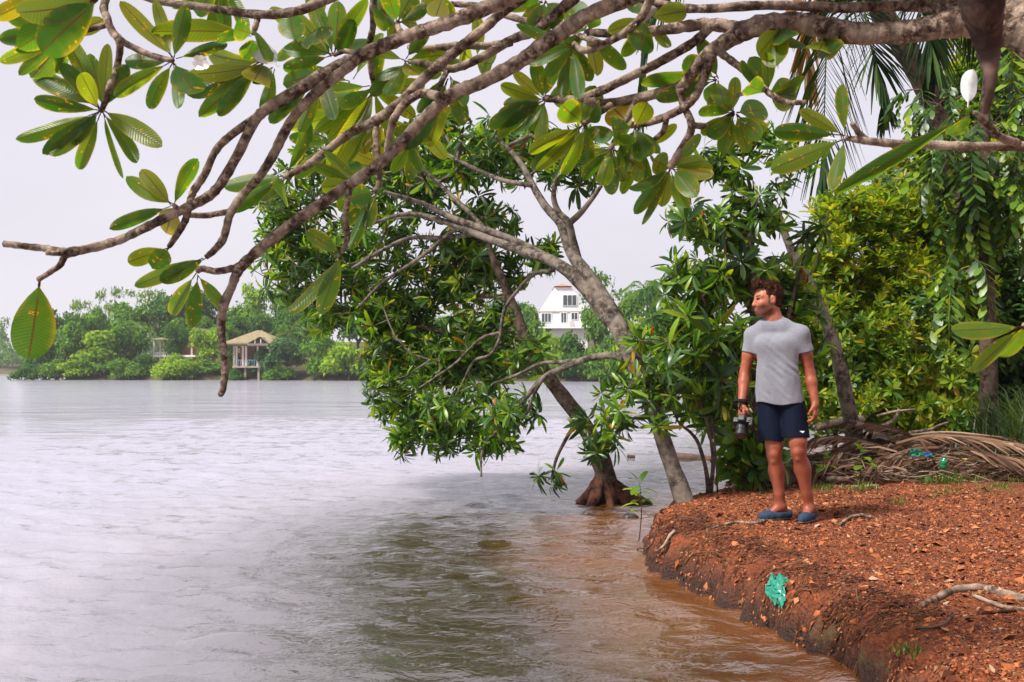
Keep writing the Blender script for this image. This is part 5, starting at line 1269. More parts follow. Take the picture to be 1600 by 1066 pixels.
# joints
hipc = np.array((-0.09, 0.0, 0.90)); chest = np.array((-0.118, 0.0, 1.27)); neckb = np.array((-0.128, 0.02, 1.482))
shA = np.array((-0.278, 0.062, 1.394)); elA = np.array((-0.338, 0.085, 1.11)); wrA = np.array((-0.392, -0.03, 0.872))
shB = np.array((0.046, -0.075, 1.398)); elB = np.array((0.112, -0.06, 1.11)); wrB = np.array((0.132, -0.125, 0.88))
hpA = np.array((-0.165, 0.03, 0.86)); knA = np.array((-0.142, 0.0, 0.50)); anA = np.array((-0.082, 0.045, 0.10))
hpB = np.array((-0.010, -0.035, 0.86)); knB = np.array((0.015, -0.085, 0.525)); anB = np.array((0.118, -0.01, 0.095))
HC = np.array((-0.186, 0.012, 1.668))
def hp(f, l, u): return HC + HF * f + HL * l + HU * u

V = Vox((-0.50, -0.32, -0.02), (0.26, 0.24, 1.82), 0.0042)
# torso (slimmer than the shirt), neck
V.cone(hipc + LFT * -0.045 - UP * 0.03, hipc + LFT * 0.045 - UP * 0.03, 0.075, 0.075, 0.02, (FWD, 1.25)); V.cone(hipc, chest, 0.08, 0.10, 0.04, (FWD, 1.3))
V.cone(chest + LFT * -0.07, chest + LFT * 0.07, 0.10, 0.10, 0.05, (FWD, 1.3)); V.cone(shA * 0.75 + shB * 0.25 - UP * 0.03, shB * 0.75 + shA * 0.25 - UP * 0.03, 0.045, 0.045, 0.03)
V.cone(neckb + np.array((0, 0, -0.05)), hp(-0.026, 0, -0.085), 0.064, 0.056, 0.03); V.cone(neckb + LFT * 0.06 + UP * -0.05, hp(-0.045, 0.02, -0.06), 0.036, 0.030, 0.03); V.cone(neckb - LFT * 0.06 + UP * -0.05, hp(-0.045, -0.02, -0.06), 0.036, 0.030, 0.03)
V.cone(neckb + LFT * -0.05 + UP * -0.075, neckb + LFT * 0.05 + UP * -0.075, 0.04, 0.04, 0.03)
# arms
for s, e, w in ((shA, elA, wrA), (shB, elB, wrB)):
    V.cone(s, s * 0.45 + e * 0.55, 0.052, 0.047, 0.02); V.cone(s * 0.45 + e * 0.55, e, 0.047, 0.037, 0.02)
    m_ = e * 0.7 + w * 0.3
    V.cone(e, m_, 0.037, 0.040, 0.02); V.cone(m_, w, 0.040, 0.027, 0.02, (FWD, 1.1))
# legs
for h_, kn, an, sd in ((hpA, knA, anA, -1), (hpB, knB, anB, 1)):
    V.cone(h_, kn + UP * 0.07, 0.074, 0.062, 0.02); V.cone(kn + UP * 0.07, kn, 0.062, 0.056, 0.02)
    V.ell(kn + FWD * 0.034, (0.030, 0.030, 0.036), 0.018); V.ell(kn + UP * 0.055 + FWD * 0.02 + LFT * -sd * 0.03, (0.03, 0.03, 0.05), 0.02); V.ell(kn - UP * 0.05 + FWD * 0.034, (0.018, 0.018, 0.022), 0.015)
    cf = kn * 0.68 + an * 0.32 - FWD * 0.022
    V.cone(kn - FWD * 0.005, cf, 0.048, 0.056, 0.025); V.ell(cf - FWD * 0.008 + LFT * sd * 0.014, (0.044, 0.044, 0.10), 0.02); V.cone(cf, kn * 0.25 + an * 0.75, 0.055, 0.036, 0.03); V.cone(kn * 0.25 + an * 0.75, an, 0.038, 0.034, 0.02)
    V.cone(kn + FWD * 0.018, an + FWD * 0.008, 0.038, 0.030, 0.02)
# feet inside the shoes
FA = U((-0.97, -0.24, 0)); FB = U((-0.60, -0.80, 0))
for an, fd in ((anA, FA), (anB, FB)):
    g = np.array((an[0], an[1], 0.0))
    V.cone(an, g - fd * 0.045 + UP * 0.04, 0.034, 0.032, 0.02); V.cone(an + fd * 0.01, g + fd * 0.10 + UP * 0.036, 0.036, 0.028, 0.03); V.cone(g + fd * 0.09 + UP * 0.03, g + fd * 0.15 + UP * 0.026, 0.028, 0.02, 0.02)
    sdv = np.cross(UP, fd)
    for q in (-1, 1): V.ell(an + sdv * q * 0.03, (0.014, 0.014, 0.014), 0.015)
# right hand (viewer left) grips the camera; left hand hangs half curled
def hand(w, down, across, palmn, curl, L=0.092, grip=False):
    """w wrist; down = towards fingers; across = index side; palmn = palm normal"""
    pc = w + down * 0.05
    V.cone(w + down * 0.012, w + down * 0.078, 0.029, 0.036, 0.016, (palmn, 1.75))
    for i, (o_, l) in enumerate(((0.030, 0.92), (0.010, 1.0), (-0.011, 0.94), (-0.031, 0.76))):
        b0 = w + down * (0.082 - abs(i - 1) * 0.004) + across * o_; c = curl + 0.12 * i
        d1 = U(down * math.cos(c * 0.45) + palmn * math.sin(c * 0.45)); d2 = U(down * math.cos(c * 1.15) + palmn * math.sin(c * 1.15)); d3 = U(down * math.cos(c * 1.7) + palmn * math.sin(c * 1.7))
        p1 = b0 + d1 * 0.040 * l; p2 = p1 + d2 * 0.026 * l; p3 = p2 + d3 * 0.02 * l
        V.cone(b0 - down * 0.02, b0, 0.010, 0.0098, 0.012); V.cone(b0, p1, 0.0098, 0.009, 0.003); V.cone(p1, p2, 0.009, 0.0082, 0.003); V.cone(p2, p3, 0.0082, 0.007, 0.003)
    t0 = w + down * 0.026 + across * 0.024 + palmn * 0.006; t1 = t0 + U(down * 0.75 + across * 0.65 + palmn * 0.35) * 0.040; t2 = t1 + U(down * 0.95 + across * (0.1 if not grip else -0.2) + palmn * 0.5) * 0.030
    V.cone(w + down * 0.015, t0, 0.02, 0.018, 0.015); V.cone(t0, t1, 0.0155, 0.0115, 0.008); V.cone(t1, t2, 0.0112, 0.009, 0.003)
dB = U((0.0, -0.06, -1)); hand(wrB + UP * -0.0, dB, U((-0.55, -0.83, 0.05)), U((-0.83, 0.55, 0.05)), 0.75)
dA = U((-0.04, -0.25, -0.97)); hand(wrA, dA, U((0.35, -0.92, 0.22)), U((0.93, 0.34, -0.1)), 1.0, grip=True)
# head
V.ell(hp(-0.012, 0, 0.012), (0.100, 0.076, 0.098), 0.0, (HF, HL, HU)); V.ell(hp(0.030, 0, -0.045), (0.068, 0.063, 0.082), 0.03, (HF, HL, HU))
V.ell(hp(0.055, 0, -0.105), (0.036, 0.036, 0.030), 0.03, (HF, HL, HU))                       # chin
for q in (-1, 1):
    V.cone(hp(-0.005, q * 0.055, -0.075), hp(0.05, q * 0.024, -0.115), 0.018, 0.016, 0.03)     # jaw
    V.ell(hp(0.060, q * 0.040, -0.040), (0.026, 0.024, 0.02), 0.02, (HF, HL, HU))             # cheek
    V.cone(hp(0.078, q * 0.014, 0.012), hp(0.066, q * 0.05, 0.014), 0.013, 0.012, 0.015)      # brow
    V.ell(hp(0.082, q * 0.032, -0.008), (0.014, 0.017, 0.011), 0.008, (HF, HL, HU), 's')      # eye socket
    V.ell(hp(0.068, q * 0.031, -0.008), (0.0125, 0.014, 0.011), 0.004, (HF, HL, HU))          # eye
    ec = hp(-0.012, q * 0.079, -0.016)                                                        # ear
    V.ell(ec, (0.020, 0.009, 0.033), 0.008, (U(HF + HL * q * -0.35), U(HL * q + HF * 0.35), HU)); V.ell(ec + HL * q * 0.010 + HF * 0.004 + HU * 0.004, (0.010, 0.007, 0.017), 0.004, (HF, HL, HU), 's')
V.cone(hp(0.084, 0, 0.004), hp(0.108, 0, -0.046), 0.009, 0.0125, 0.012); V.ell(hp(0.102, 0, -0.052), (0.014, 0.018, 0.010), 0.010, (HF, HL, HU))      # nose
V.cone(hp(0.088, -0.016, -0.078), hp(0.088, 0.016, -0.078), 0.0075, 0.0075, 0.008); V.cone(hp(0.087, -0.014, -0.089), hp(0.087, 0.014, -0.089), 0.0075, 0.0075, 0.006)  # lips
vv, ff = V.mesh()
def m_skin():
    m, nt, out = new_mat('sunburnt skin')
    at_ = node(nt, 'ShaderNodeVertexColor', layer_name='Col'); tc = node(nt, 'ShaderNodeTexCoord')
    n = noise_tex(nt, tc.outputs['Object'], 30, 4, 0.6); n2 = noise_tex(nt, tc.outputs['Object'], 400, 2, 0.5)
    c = mixc(nt, 1.0, at_.outputs[0], ramp(nt, n, [(0.3, (0.82, 0.74, 0.70)), (0.7, (1.10, 1.05, 1.02))]), 'MULTIPLY')
    c = mixc(nt, 1.0, c, ramp(nt, noise_tex(nt, tc.outputs['Object'], 7, 3, 0.6), [(0.35, (0.85, 0.74, 0.72)), (0.65, (1.05, 1.04, 1.04))]), 'MULTIPLY')
    principled(nt, out, c, 0.5, 0.4, bump(nt, mathn(nt, 'ADD', n2, n), 0.35, 0.002), Subsurface_Weight=0.04, Subsurface_Scale=0.01); return m
me = raw_mesh('body', vv, ff, m_skin())
rel = vv - HC; hf, hl, hu = rel @ HF, rel @ HL, rel @ HU
nz = fbm(vv[:, 0] * 90, vv[:, 1] * 90, vv[:, 2] * 90, 2)
col = np.tile(np.array((0.315, 0.100, 0.052)), (len(vv), 1))
col[vv[:, 2] < 1.25] = (0.285, 0.082, 0.042)
fade = np.clip((vv[:, 2] - 0.55) / 0.2, 0, 1)[:, None]; col = col * (0.93 + 0.07 * fade)
isface = (vv[:, 2] > 1.50)
col[isface] = (0.37, 0.135, 0.075)
# stubble beard, lips, brows, eyes
bd = np.clip((-0.040 - hu + 0.55 * np.clip(0.02 - hf, -0.02, 0.03)) / 0.02, 0, 1) * (hf > -0.022) * (hu > -0.150)
bd = bd * np.where((hf > 0.05) & (hu > -0.07), np.clip((np.abs(hl) - 0.0) / 0.02, 0.75, 1), 1)
bd = np.maximum(bd, np.clip(1 - np.abs(hf - 0.012) / 0.014, 0, 1) * (hu < 0.03) * (hu > -0.07) * (np.abs(hl) > 0.05))   # sideburn
bd = bd * (0.97 + 0.12 * nz) * (isface)
bd = np.where((hf > 0.086) & (hu > -0.095) & (hu < -0.071) & (np.abs(hl) < 0.024), 0, np.clip(bd, 0, 0.78) * np.clip((hu + 0.150) / 0.03, 0, 1) * np.clip((hf + 0.03) / 0.03, 0, 1))
col = col * (1 - bd[:, None]) + np.array((0.020, 0.009, 0.006)) * bd[:, None]
lip = (hf > 0.080) & (hu > -0.096) & (hu < -0.071) & (np.abs(hl) < 0.024); col[lip] = (0.30, 0.095, 0.065)
brow = (np.abs(hu - 0.014 - 0.1 * np.abs(hl)) < 0.0055) & (np.abs(hl) > 0.012) & (np.abs(hl) < 0.056) & (hf > 0.05); col[brow] = (0.045, 0.022, 0.014)
eye = (np.abs(hu + 0.006) < 0.0055) & (np.abs(np.abs(hl) - 0.032) < 0.014) & (hf > 0.06); col[eye] = (0.05, 0.035, 0.03)
ca = me.color_attributes.new('Col', 'FLOAT_COLOR', 'POINT'); ca.data.foreach_set('color', np.concatenate([col, np.ones((len(col), 1))], 1).astype(np.float32).ravel())
body = link(bpy.data.objects.new('body', me), person)

# hair: short sides, tousled quiff
H = Vox(HC - 0.17, HC + 0.17, 0.0042)
H.ell(hp(-0.018, 0, 0.024), (0.100, 0.080, 0.098), 0.0, (HF, HL, HU)); H.ell(hp(0.012, 0, 0.088), (0.090, 0.066, 0.040), 0.03, (HF, HL, HU)); H.ell(hp(0.064, 0, 0.112), (0.038, 0.054, 0.030), 0.02, (HF, HL, HU)); H.ell(hp(-0.06, 0, 0.05), (0.062, 0.07, 0.062), 0.03, (HF, HL, HU))
H.cone(hp(-0.07, -0.03, -0.05), hp(-0.066, 0.03, -0.05), 0.032, 0.032, 0.03)
def hframe(X, Y, Z):
    return ((X - HC[0]) * HF[0] + (Y - HC[1]) * HF[1] + (Z - HC[2]) * HF[2], np.abs((X - HC[0]) * HL[0] + (Y - HC[1]) * HL[1] + (Z - HC[2]) * HL[2]), (X - HC[0]) * HU[0] + (Y - HC[1]) * HU[1] + (Z - HC[2]) * HU[2])
m_, X, Y, Z = band(H, 0.03); a, l, u = hframe(X, Y, Z); top = np.clip((u - 0.03) / 0.05, 0, 1)
H.D[m_] += (0.004 + 0.011 * top) * fbm(a * 60 + 9 * u, l * 80, u * 28, 2) + 0.004 * top * np.sin(a * 150 + l * 60 + 3 * u)
sl, X, Y, Z = H.all(); a, l, u = hframe(X, Y, Z)
face = np.maximum(np.minimum(a - 0.034, 0.076 - u), np.minimum(a - 0.022, 0.022 - u)); face = np.maximum(face, np.minimum(a + 0.02, -0.030 - u)); face = np.minimum(face, 1.0); H.D = np.maximum(H.D, face)         # bare forehead and face
H.D = np.maximum(H.D, -(u + 0.085 + 0.25 * np.clip(a + 0.05, -0.05, 0.1)))
ear = np.minimum(np.minimum(np.minimum(a + 0.040, 0.008 - a), 0.016 - u), l - 0.060); H.D = np.maximum(H.D, ear)
hv, hfc = H.mesh()
m_hair, nt, out = new_mat('brown hair'); tc = node(nt, 'ShaderNodeTexCoord'); n = noise_tex(nt, tc.outputs['Object'], 70, 3, 0.6, 1.0)
principled(nt, out, ramp(nt, n, [(0.3, (0.006, 0.003, 0.002)), (0.55, (0.035, 0.012, 0.005)), (0.75, (0.15, 0.045, 0.015))]), 0.75, 0.1, bump(nt, n, 0.9, 0.008))
hair = link(bpy.data.objects.new('hair', raw_mesh('hair', hv, hfc, m_hair)), person)
rh = np.random.default_rng(2); b = MB(); a, l, u = hframe(*hv.T); cand = np.nonzero((u > 0.055) | ((u > 0.0) & (a < -0.04)))[0]
for q in rh.choice(cand, 900):
    p = hv[q]; hi = np.clip((u[q] - 0.05) / 0.06, 0, 1); L = 0.010 + 0.022 * hi * rh.random()
    o_ = U(p - HC); d0 = U(o_ * (0.5 + 0.6 * hi) + HF * (0.9 if a[q] > 0.03 else -0.3) * hi + HU * 0.9 * hi - HU * 0.6 * (1 - hi) + rh.normal(0, 0.28, 3)); d1 = U(d0 - HF * 0.5 * hi + rh.normal(0, 0.25, 3))
    w_ = U(np.cross(d0, rh.normal(0, 1, 3))) * 0.0014; p1 = p + d0 * L * 0.6
    b.add([p - d0 * 0.004 - w_, p - d0 * 0.004 + w_, p1 + w_ * 0.8, p1 - w_ * 0.8, p1 + d1 * L * 0.5], [(0, 1, 2, 3), (3, 2, 4)])
o = b.build('hair_strands', m_hair, hair); o['kind'] = 'stuff'

def shell(v, t):
    v.D = np.maximum(v.D, -(v.D + t))
# t-shirt
T = Vox((-0.42, -0.24, 0.80), (0.20, 0.23, 1.56), 0.0045)
T.cone(hipc + LFT * -0.055 + UP * -0.07, chest + LFT * -0.045, 0.127, 0.121, 0.04, (FWD, 1.08)); T.cone(hipc + LFT * 0.055 + UP * -0.07, chest + LFT * 0.045, 0.127, 0.121, 0.04, (FWD, 1.08))
T.cone(chest + LFT * -0.075 + UP * 0.03, chest + LFT * 0.075 + UP * 0.03, 0.112, 0.112, 0.05, (FWD, 1.12))
T.ell(chest + LFT * -0.07 + FWD * 0.055 + UP * 0.06, (0.085, 0.06, 0.06), 0.04); T.ell(chest + LFT * 0.07 + FWD * 0.055 + UP * 0.06, (0.085, 0.06, 0.06), 0.04)
T.cone(shA + LFT * 0.0, neckb + LFT * -0.055 + UP * -0.022, 0.064, 0.060, 0.05); T.cone(shB - LFT * 0.0, neckb + LFT * 0.055 + UP * -0.022, 0.064, 0.060, 0.05)
T.cone(neckb + LFT * -0.055 + UP * -0.03 + FWD * 0.012, neckb + LFT * 0.055 + UP * -0.03 + FWD * 0.012, 0.064, 0.064, 0.04)
sAe = shA * 0.42 + elA * 0.58; sBe = shB * 0.42 + elB * 0.58
T.cone(shA - UP * 0.01, sAe, 0.060, 0.064, 0.04); T.cone(shB - UP * 0.01, sBe, 0.060, 0.067, 0.04)
sl, X, Y, Z = T.all()
la = X * LFT[0] + Y * LFT[1]; fd = X * FWD[0] + Y * FWD[1]
lowz = np.clip((1.30 - Z) / 0.35, 0, 1)
m_, X, Y, Z = band(T); la = X * LFT[0] + Y * LFT[1]; lowz = np.clip((1.30 - Z) / 0.35, 0, 1)
T.D[m_] += 0.011 * lowz * np.sin((la * 1.0 + Z * 0.42) * 58 + 3.0 * fbm(X * 5, Y * 5, Z * 4, 2)) * fbm(X * 6 + 3, Y * 6, Z * 3.5, 2) * 1.4 + 0.008 * fbm(X * 9, Y * 9, Z * 4, 3) + 0.008 * np.sin((Z + 0.9 * la) * 95) * np.clip(fbm(X * 7, Y * 7, Z * 7 + 3, 2), 0, 1)
shell(T, 0.013)
sl, X, Y, Z = T.all(); la = X * LFT[0] + Y * LFT[1]
T.D = np.maximum(T.D, (0.874 + 0.010 * np.sin(la * 22) - 0.03 * np.clip(la, -0.1, 0.1) - Z))                      # hem
for s_, e_, f_ in ((shA, elA, 0.47), (shB, elB, 0.47)):
    d_ = U(e_ - s_); c_ = s_ + (e_ - s_) * f_
    pr = (X - c_[0]) * d_[0] + (Y - c_[1]) * d_[1] + (Z - c_[2]) * d_[2]; near = 0.10 - np.sqrt((X - c_[0] - pr * d_[0]) ** 2 + (Y - c_[1] - pr * d_[1]) ** 2 + (Z - c_[2] - pr * d_[2]) ** 2)
    sidew = (X - shA[0] - 0.045) * (-1) if s_ is shA else (X - shB[0] + 0.03)
    T.D = np.maximum(T.D, np.minimum(np.minimum(pr, near), sidew))
nc = neckb + UP * 0.036 + FWD * 0.030
T.ell(nc, (0.070, 0.064, 0.034), 0, (LFT, FWD, UP), 's'); T.ell(neckb + UP * 0.075, (0.066, 0.064, 0.058), 0, (LFT, FWD, UP), 's')
tv, tf = T.mesh()
m_shirt, nt, out = new_mat('grey marl jersey'); tc = node(nt, 'ShaderNodeTexCoord')
mp = node(nt, 'ShaderNodeMapping'); mp.inputs['Scale'].default_value = (1, 1, 6); nt.links.new(tc.outputs['Object'], mp.inputs[0])
n = noise_tex(nt, mp.outputs[0], 45, 4, 0.7); n2 = noise_tex(nt, tc.outputs['Object'], 260, 2, 0.5); n3 = noise_tex(nt, tc.outputs['Object'], 9, 3, 0.6)
c = ramp(nt, n, [(0.3, (0.145, 0.147, 0.172)), (0.7, (0.215, 0.218, 0.245))])
principled(nt, out, c, 0.9, 0.15, bump(nt, mathn(nt, 'ADD', n2, mathn(nt, 'MULTIPLY', n3, 3.0)), 0.4, 0.004), Sheen_Weight=0.15)
shirt = link(bpy.data.objects.new('t_shirt', raw_mesh('t_shirt', tv, tf, m_shirt)), person)
b = MB(); cr = [nc + LFT * 0.084 * math.cos(q) + FWD * 0.074 * math.sin(q) + UP * (-0.006 - 0.022 * math.sin(q)) for q in np.linspace(0.12, math.pi - 0.12, 18)]

ring = []
for q in np.linspace(0, 6.2832, 30):
    d_ = LFT * math.cos(q) + FWD * math.sin(q); c_ = neckb + FWD * 0.006
    near = tv[(np.abs((tv - c_) @ np.cross(d_, UP)) < 0.012) & ((tv - c_) @ d_ > 0.02) & ((tv - c_) @ d_ < 0.10) & (tv[:, 2] > 1.42)]
    if len(near): k_ = near[np.argmax(near[:, 2] - 0.6 * ((near - c_) @ d_))]; ring.append(k_ + UP * 0.001)
if len(ring) > 12:
    rg_ = np.array(ring); rg_ = 0.25 * np.roll(rg_, 1, 0) + 0.5 * rg_ + 0.25 * np.roll(rg_, -1, 0)
    b = MB(); b.tube(np.vstack([rg_, rg_[:1]]), 0.0075, 6, False); b.build('collar', m_shirt, shirt, True)

# shorts
S = Vox((-0.34, -0.22, 0.55), (0.16, 0.2, 0.93), 0.0045)
S.cone(hipc + LFT * -0.05, hipc + LFT * 0.05, 0.104, 0.104, 0.02, (FWD, 1.25))
bA = np.array((-0.158, 0.015, 0.56)); bB = np.array((0.012, -0.062, 0.59))
S.cone(hpA + UP * 0.01, bA, 0.094, 0.100, 0.03); S.cone(hpB + UP * 0.01, bB, 0.094, 0.097, 0.03)
sl, X, Y, Z = S.all(); la = X * LFT[0] + Y * LFT[1]
m_, X, Y, Z = band(S); la = X * LFT[0] + Y * LFT[1]
S.D[m_] += 0.006 * fbm(X * 9, Y * 9, Z * 6, 3) + 0.004 * np.sin(la * 70 + Z * 12 + 2 * fbm(X * 6, Y * 6, Z * 6, 2)) * np.clip(fbm(X * 5, Y * 5, Z * 4, 2) + 0.3, 0, 1)
shell(S, 0.013)
sl, X, Y, Z = S.all(); la = X * LFT[0] + Y * LFT[1]
S.D = np.maximum(S.D, np.where(la < -0.065, 0.598, 0.628) + 0.006 * np.sin(la * 30) - Z); S.D = np.maximum(S.D, Z - 0.905)
sv, sf = S.mesh()
M_NAVY = simple_mat('navy swim shorts', (0.0025, 0.005, 0.016), 0.75, 0.12, 0.3, 60, 0.001)
shorts = link(bpy.data.objects.new('shorts', raw_mesh('shorts', sv, sf, M_NAVY)), person)
# small pale emblem low on the left leg
lp = np.array(((1245 - 1240) / 208.0, -0.2, (812 - 672.5) / 208.0))
fr = sv[(np.abs(sv[:, 0] - lp[0]) < 0.02) & (np.abs(sv[:, 2] - lp[2]) < 0.01)]
yf = fr[:, 1].min() - 0.003 if len(fr) else -0.17
b = MB(); b.add([(lp[0] - 0.019, yf, lp[2] + 0.008), (lp[0] + 0.019, yf + 0.002, lp[2] + 0.008), (lp[0] + 0.019, yf + 0.002, lp[2] + 0.003), (lp[0] + 0.005, yf, lp[2] - 0.008), (lp[0] - 0.004, yf, lp[2] - 0.001)], [(0, 4, 3, 2, 1)])
b.build('emblem', simple_mat('white print', (0.7, 0.7, 0.7), 0.6, 0.3, 0.05), shorts)

# shoes: low canvas slip-ons
M_CANVAS = simple_mat('blue grey canvas', (0.026, 0.045, 0.078), 0.9, 0.1, 0.25, 120, 0.001); M_SOLE = simple_mat('rubber sole', (0.20, 0.16, 0.12), 0.8, 0.3, 0.2, 40)
for an, fd in ((anA, FA), (anB, FB)):
    g = np.array((an[0], an[1], 0.0)); sd = np.cross(UP, fd)
    W = Vox(g - 0.24, g + np.array((0.24, 0.24, 0.14)), 0.004)
    W.cone(g - fd * 0.050 + UP * 0.042, g + fd * 0.02 + UP * 0.042, 0.042, 0.043, 0.02, None); W.cone(g + fd * 0.02 + UP * 0.040, g + fd * 0.125 + UP * 0.030, 0.045, 0.040, 0.03, None); W.cone(g + fd * 0.10 + UP * 0.03, g + fd * 0.168 + UP * 0.024, 0.040, 0.027, 0.02)
    sl, X, Y, Z = W.all(); al = (X - g[0]) * fd[0] + (Y - g[1]) * fd[1]; ac = np.abs((X - g[0]) * sd[0] + (Y - g[1]) * sd[1])
    m_, x_, y_, z_ = band(W, 0.015); W.D[m_] += 0.0025 * fbm(x_ * 40, y_ * 40, z_ * 40, 2)
    sole = W.D.copy()
    W.D = np.maximum(W.D, -(W.D + 0.009))
    topz = np.where(al < 0.065, 0.062 + 0.012 * np.clip(-al / 0.06, 0, 1), 1.0)
    W.D = np.maximum(W.D, np.minimum(Z - topz, 1)); W.D = np.maximum(W.D, 0.008 - Z)
    opn = 1 - ((al - 0.012) / 0.075) ** 2 - (ac / 0.040) ** 2; W.D = np.maximum(W.D, np.minimum(opn * 0.03, Z - 0.03))
    a_, f_ = W.mesh(); shoe = link(bpy.data.objects.new('shoe', raw_mesh('shoe', a_, f_, M_CANVAS)), person)
    W.D = np.maximum(sole - 0.002, np.maximum(Z - 0.016, -0.003 - Z)); a_, f_ = W.mesh()
    link(bpy.data.objects.new('sole', raw_mesh('sole', a_, f_, M_SOLE)), shoe)

# the camera in his right hand
M_BLACK = simple_mat('black camera body', (0.012, 0.012, 0.013), 0.45, 0.4, 0.3, 200, 0.0005); M_STRAP = simple_mat('black webbing', (0.010, 0.009, 0.009), 0.9, 0.2, 0.3, 90, 0.001)
M_LENSGLASS = simple_mat('lens glass', (0.01, 0.012, 0.018), 0.05, 0.8, 0.1)
pc = np.array((-0.385, -0.075, 0.735))
cm = empty('handheld_camera', Vector(pp) + Vector(pc)); cm.scale = (1.15, 1.15, 1.15); tag(cm, 'black camera with lens hanging in the man hand at his side', 'camera')
ax = U((-0.25, -0.55, -0.79)); rx = U(np.cross(ax, (0, 0, 1))); uy = np.cross(rx, ax)       # lens axis, body long side, body up
def cbox(nm, c, s, mat, par, r=0.006):
    v = Vox(-np.array(s) / 2 - 0.012, np.array(s) / 2 + 0.012, 0.003); sl, X, Y, Z = v.all()
    q = [np.abs(A) - s[i] / 2 + r for i, A in enumerate((X, Y, Z))]
    v.D = np.sqrt(sum(np.maximum(a, 0) ** 2 for a in q)) + np.minimum(np.maximum(np.maximum(q[0], q[1]), q[2]), 0) - r
    a, f = v.mesh(); a = a + np.array(c); a = a[:, :1] * rx + a[:, 1:2] * ax + a[:, 2:3] * uy
    return link(bpy.data.objects.new(nm, raw_mesh(nm, a, f, mat)), par)
bd_ = cbox('camera_body', (0, 0, 0), (0.128, 0.042, 0.082), M_BLACK, cm); cbox('grip', (-0.050, 0.022, -0.004), (0.030, 0.040, 0.078), M_BLACK, cm, 0.012)
cbox('viewfinder_hump', (0.006, 0.0, 0.050), (0.050, 0.050, 0.034), M_BLACK, cm, 0.01)
def P3(x, y, z): return rx * x + ax * y + uy * z
b = MB(); b.tube([P3(0.012, y, -0.004) for y in (0.015, 0.03, 0.031, 0.06, 0.061, 0.082, 0.083, 0.10)], [0.034, 0.034, 0.036, 0.036, 0.033, 0.033, 0.038, 0.038], 24); ln = b.build('lens', M_BLACK, cm)
b = MB(); b.tube([P3(0.012, 0.101, -0.004), P3(0.012, 0.104, -0.004)], [0.031, 0.029], 24); b.build('front_element', M_LENSGLASS, ln)
b = MB(); b.tube([P3(-0.04, 0.0, 0.041), P3(-0.04, 0.0, 0.048)], [0.011, 0.011], 14); b.build('dial', M_BLACK, cm)
ws = wrA + dA * -0.004 - pc; b = MB(); ua = U(np.cross(dA, (0, 1, 0))); ub = np.cross(dA, ua)
for q in range(2):
    ring = [ws + dA * (0.012 * q - 0.004) + (ua * math.cos(t) * 1.0 + ub * math.sin(t)) * (0.037 + 0.003 * q) + dA * 0.008 * math.sin(t + q) for t in np.linspace(0, 6.2832, 20)]
    b.tube(ring, 0.009, 6, False)
b.tube(catmull([ws + ua * 0.035, ws + dA * 0.04 + ua * 0.045 + FWD * 0.02, P3(-0.066, 0.0, 0.03)], 6), 0.0055, 6); b.tube(catmull([ws + FWD * 0.035, ws + dA * 0.035 + FWD * 0.045, ws + dA * 0.06 + FWD * 0.03, P3(-0.066, 0.0, -0.02)], 6), 0.0055, 6)
b.build('wrist_strap', M_STRAP, cm, True)
# ================================================================== THE BANK'S DETAIL
M_DEADWOOD = bark_mat('grey driftwood', (0.035, 0.022, 0.015), (0.13, 0.088, 0.06), (0.32, 0.24, 0.175), 22, bumpd=0.006)
M_ROOT = bark_mat('red brown root', (0.020, 0.008, 0.005), (0.065, 0.022, 0.011), (0.15, 0.06, 0.03), 20, bumpd=0.008)
M_DRYFROND = leaf_mat('dry frond', [(0.0, (0.04, 0.018, 0.010)), (0.45, (0.11, 0.055, 0.030)), (0.82, (0.22, 0.125, 0.075)), (1.0, (0.40, 0.27, 0.18))], 0.15, (1.1, 1, 0.8), 0.7, 0.2)
def on_ground(px, py):
    """photo pixel -> first point of the bank along that line of sight"""
    d = np.arange(3.4, 14.0, 0.012); u = at(px, py, 1.0)
    x = u.x * d; z = CAMH + (u.z - CAMH) * d; g = ground_fast(x, d)
    i = int(np.argmax(z < g)) if (z < g).any() else len(d) - 1
    return Vector((x[i], d[i], max(g[i], -0.02)))

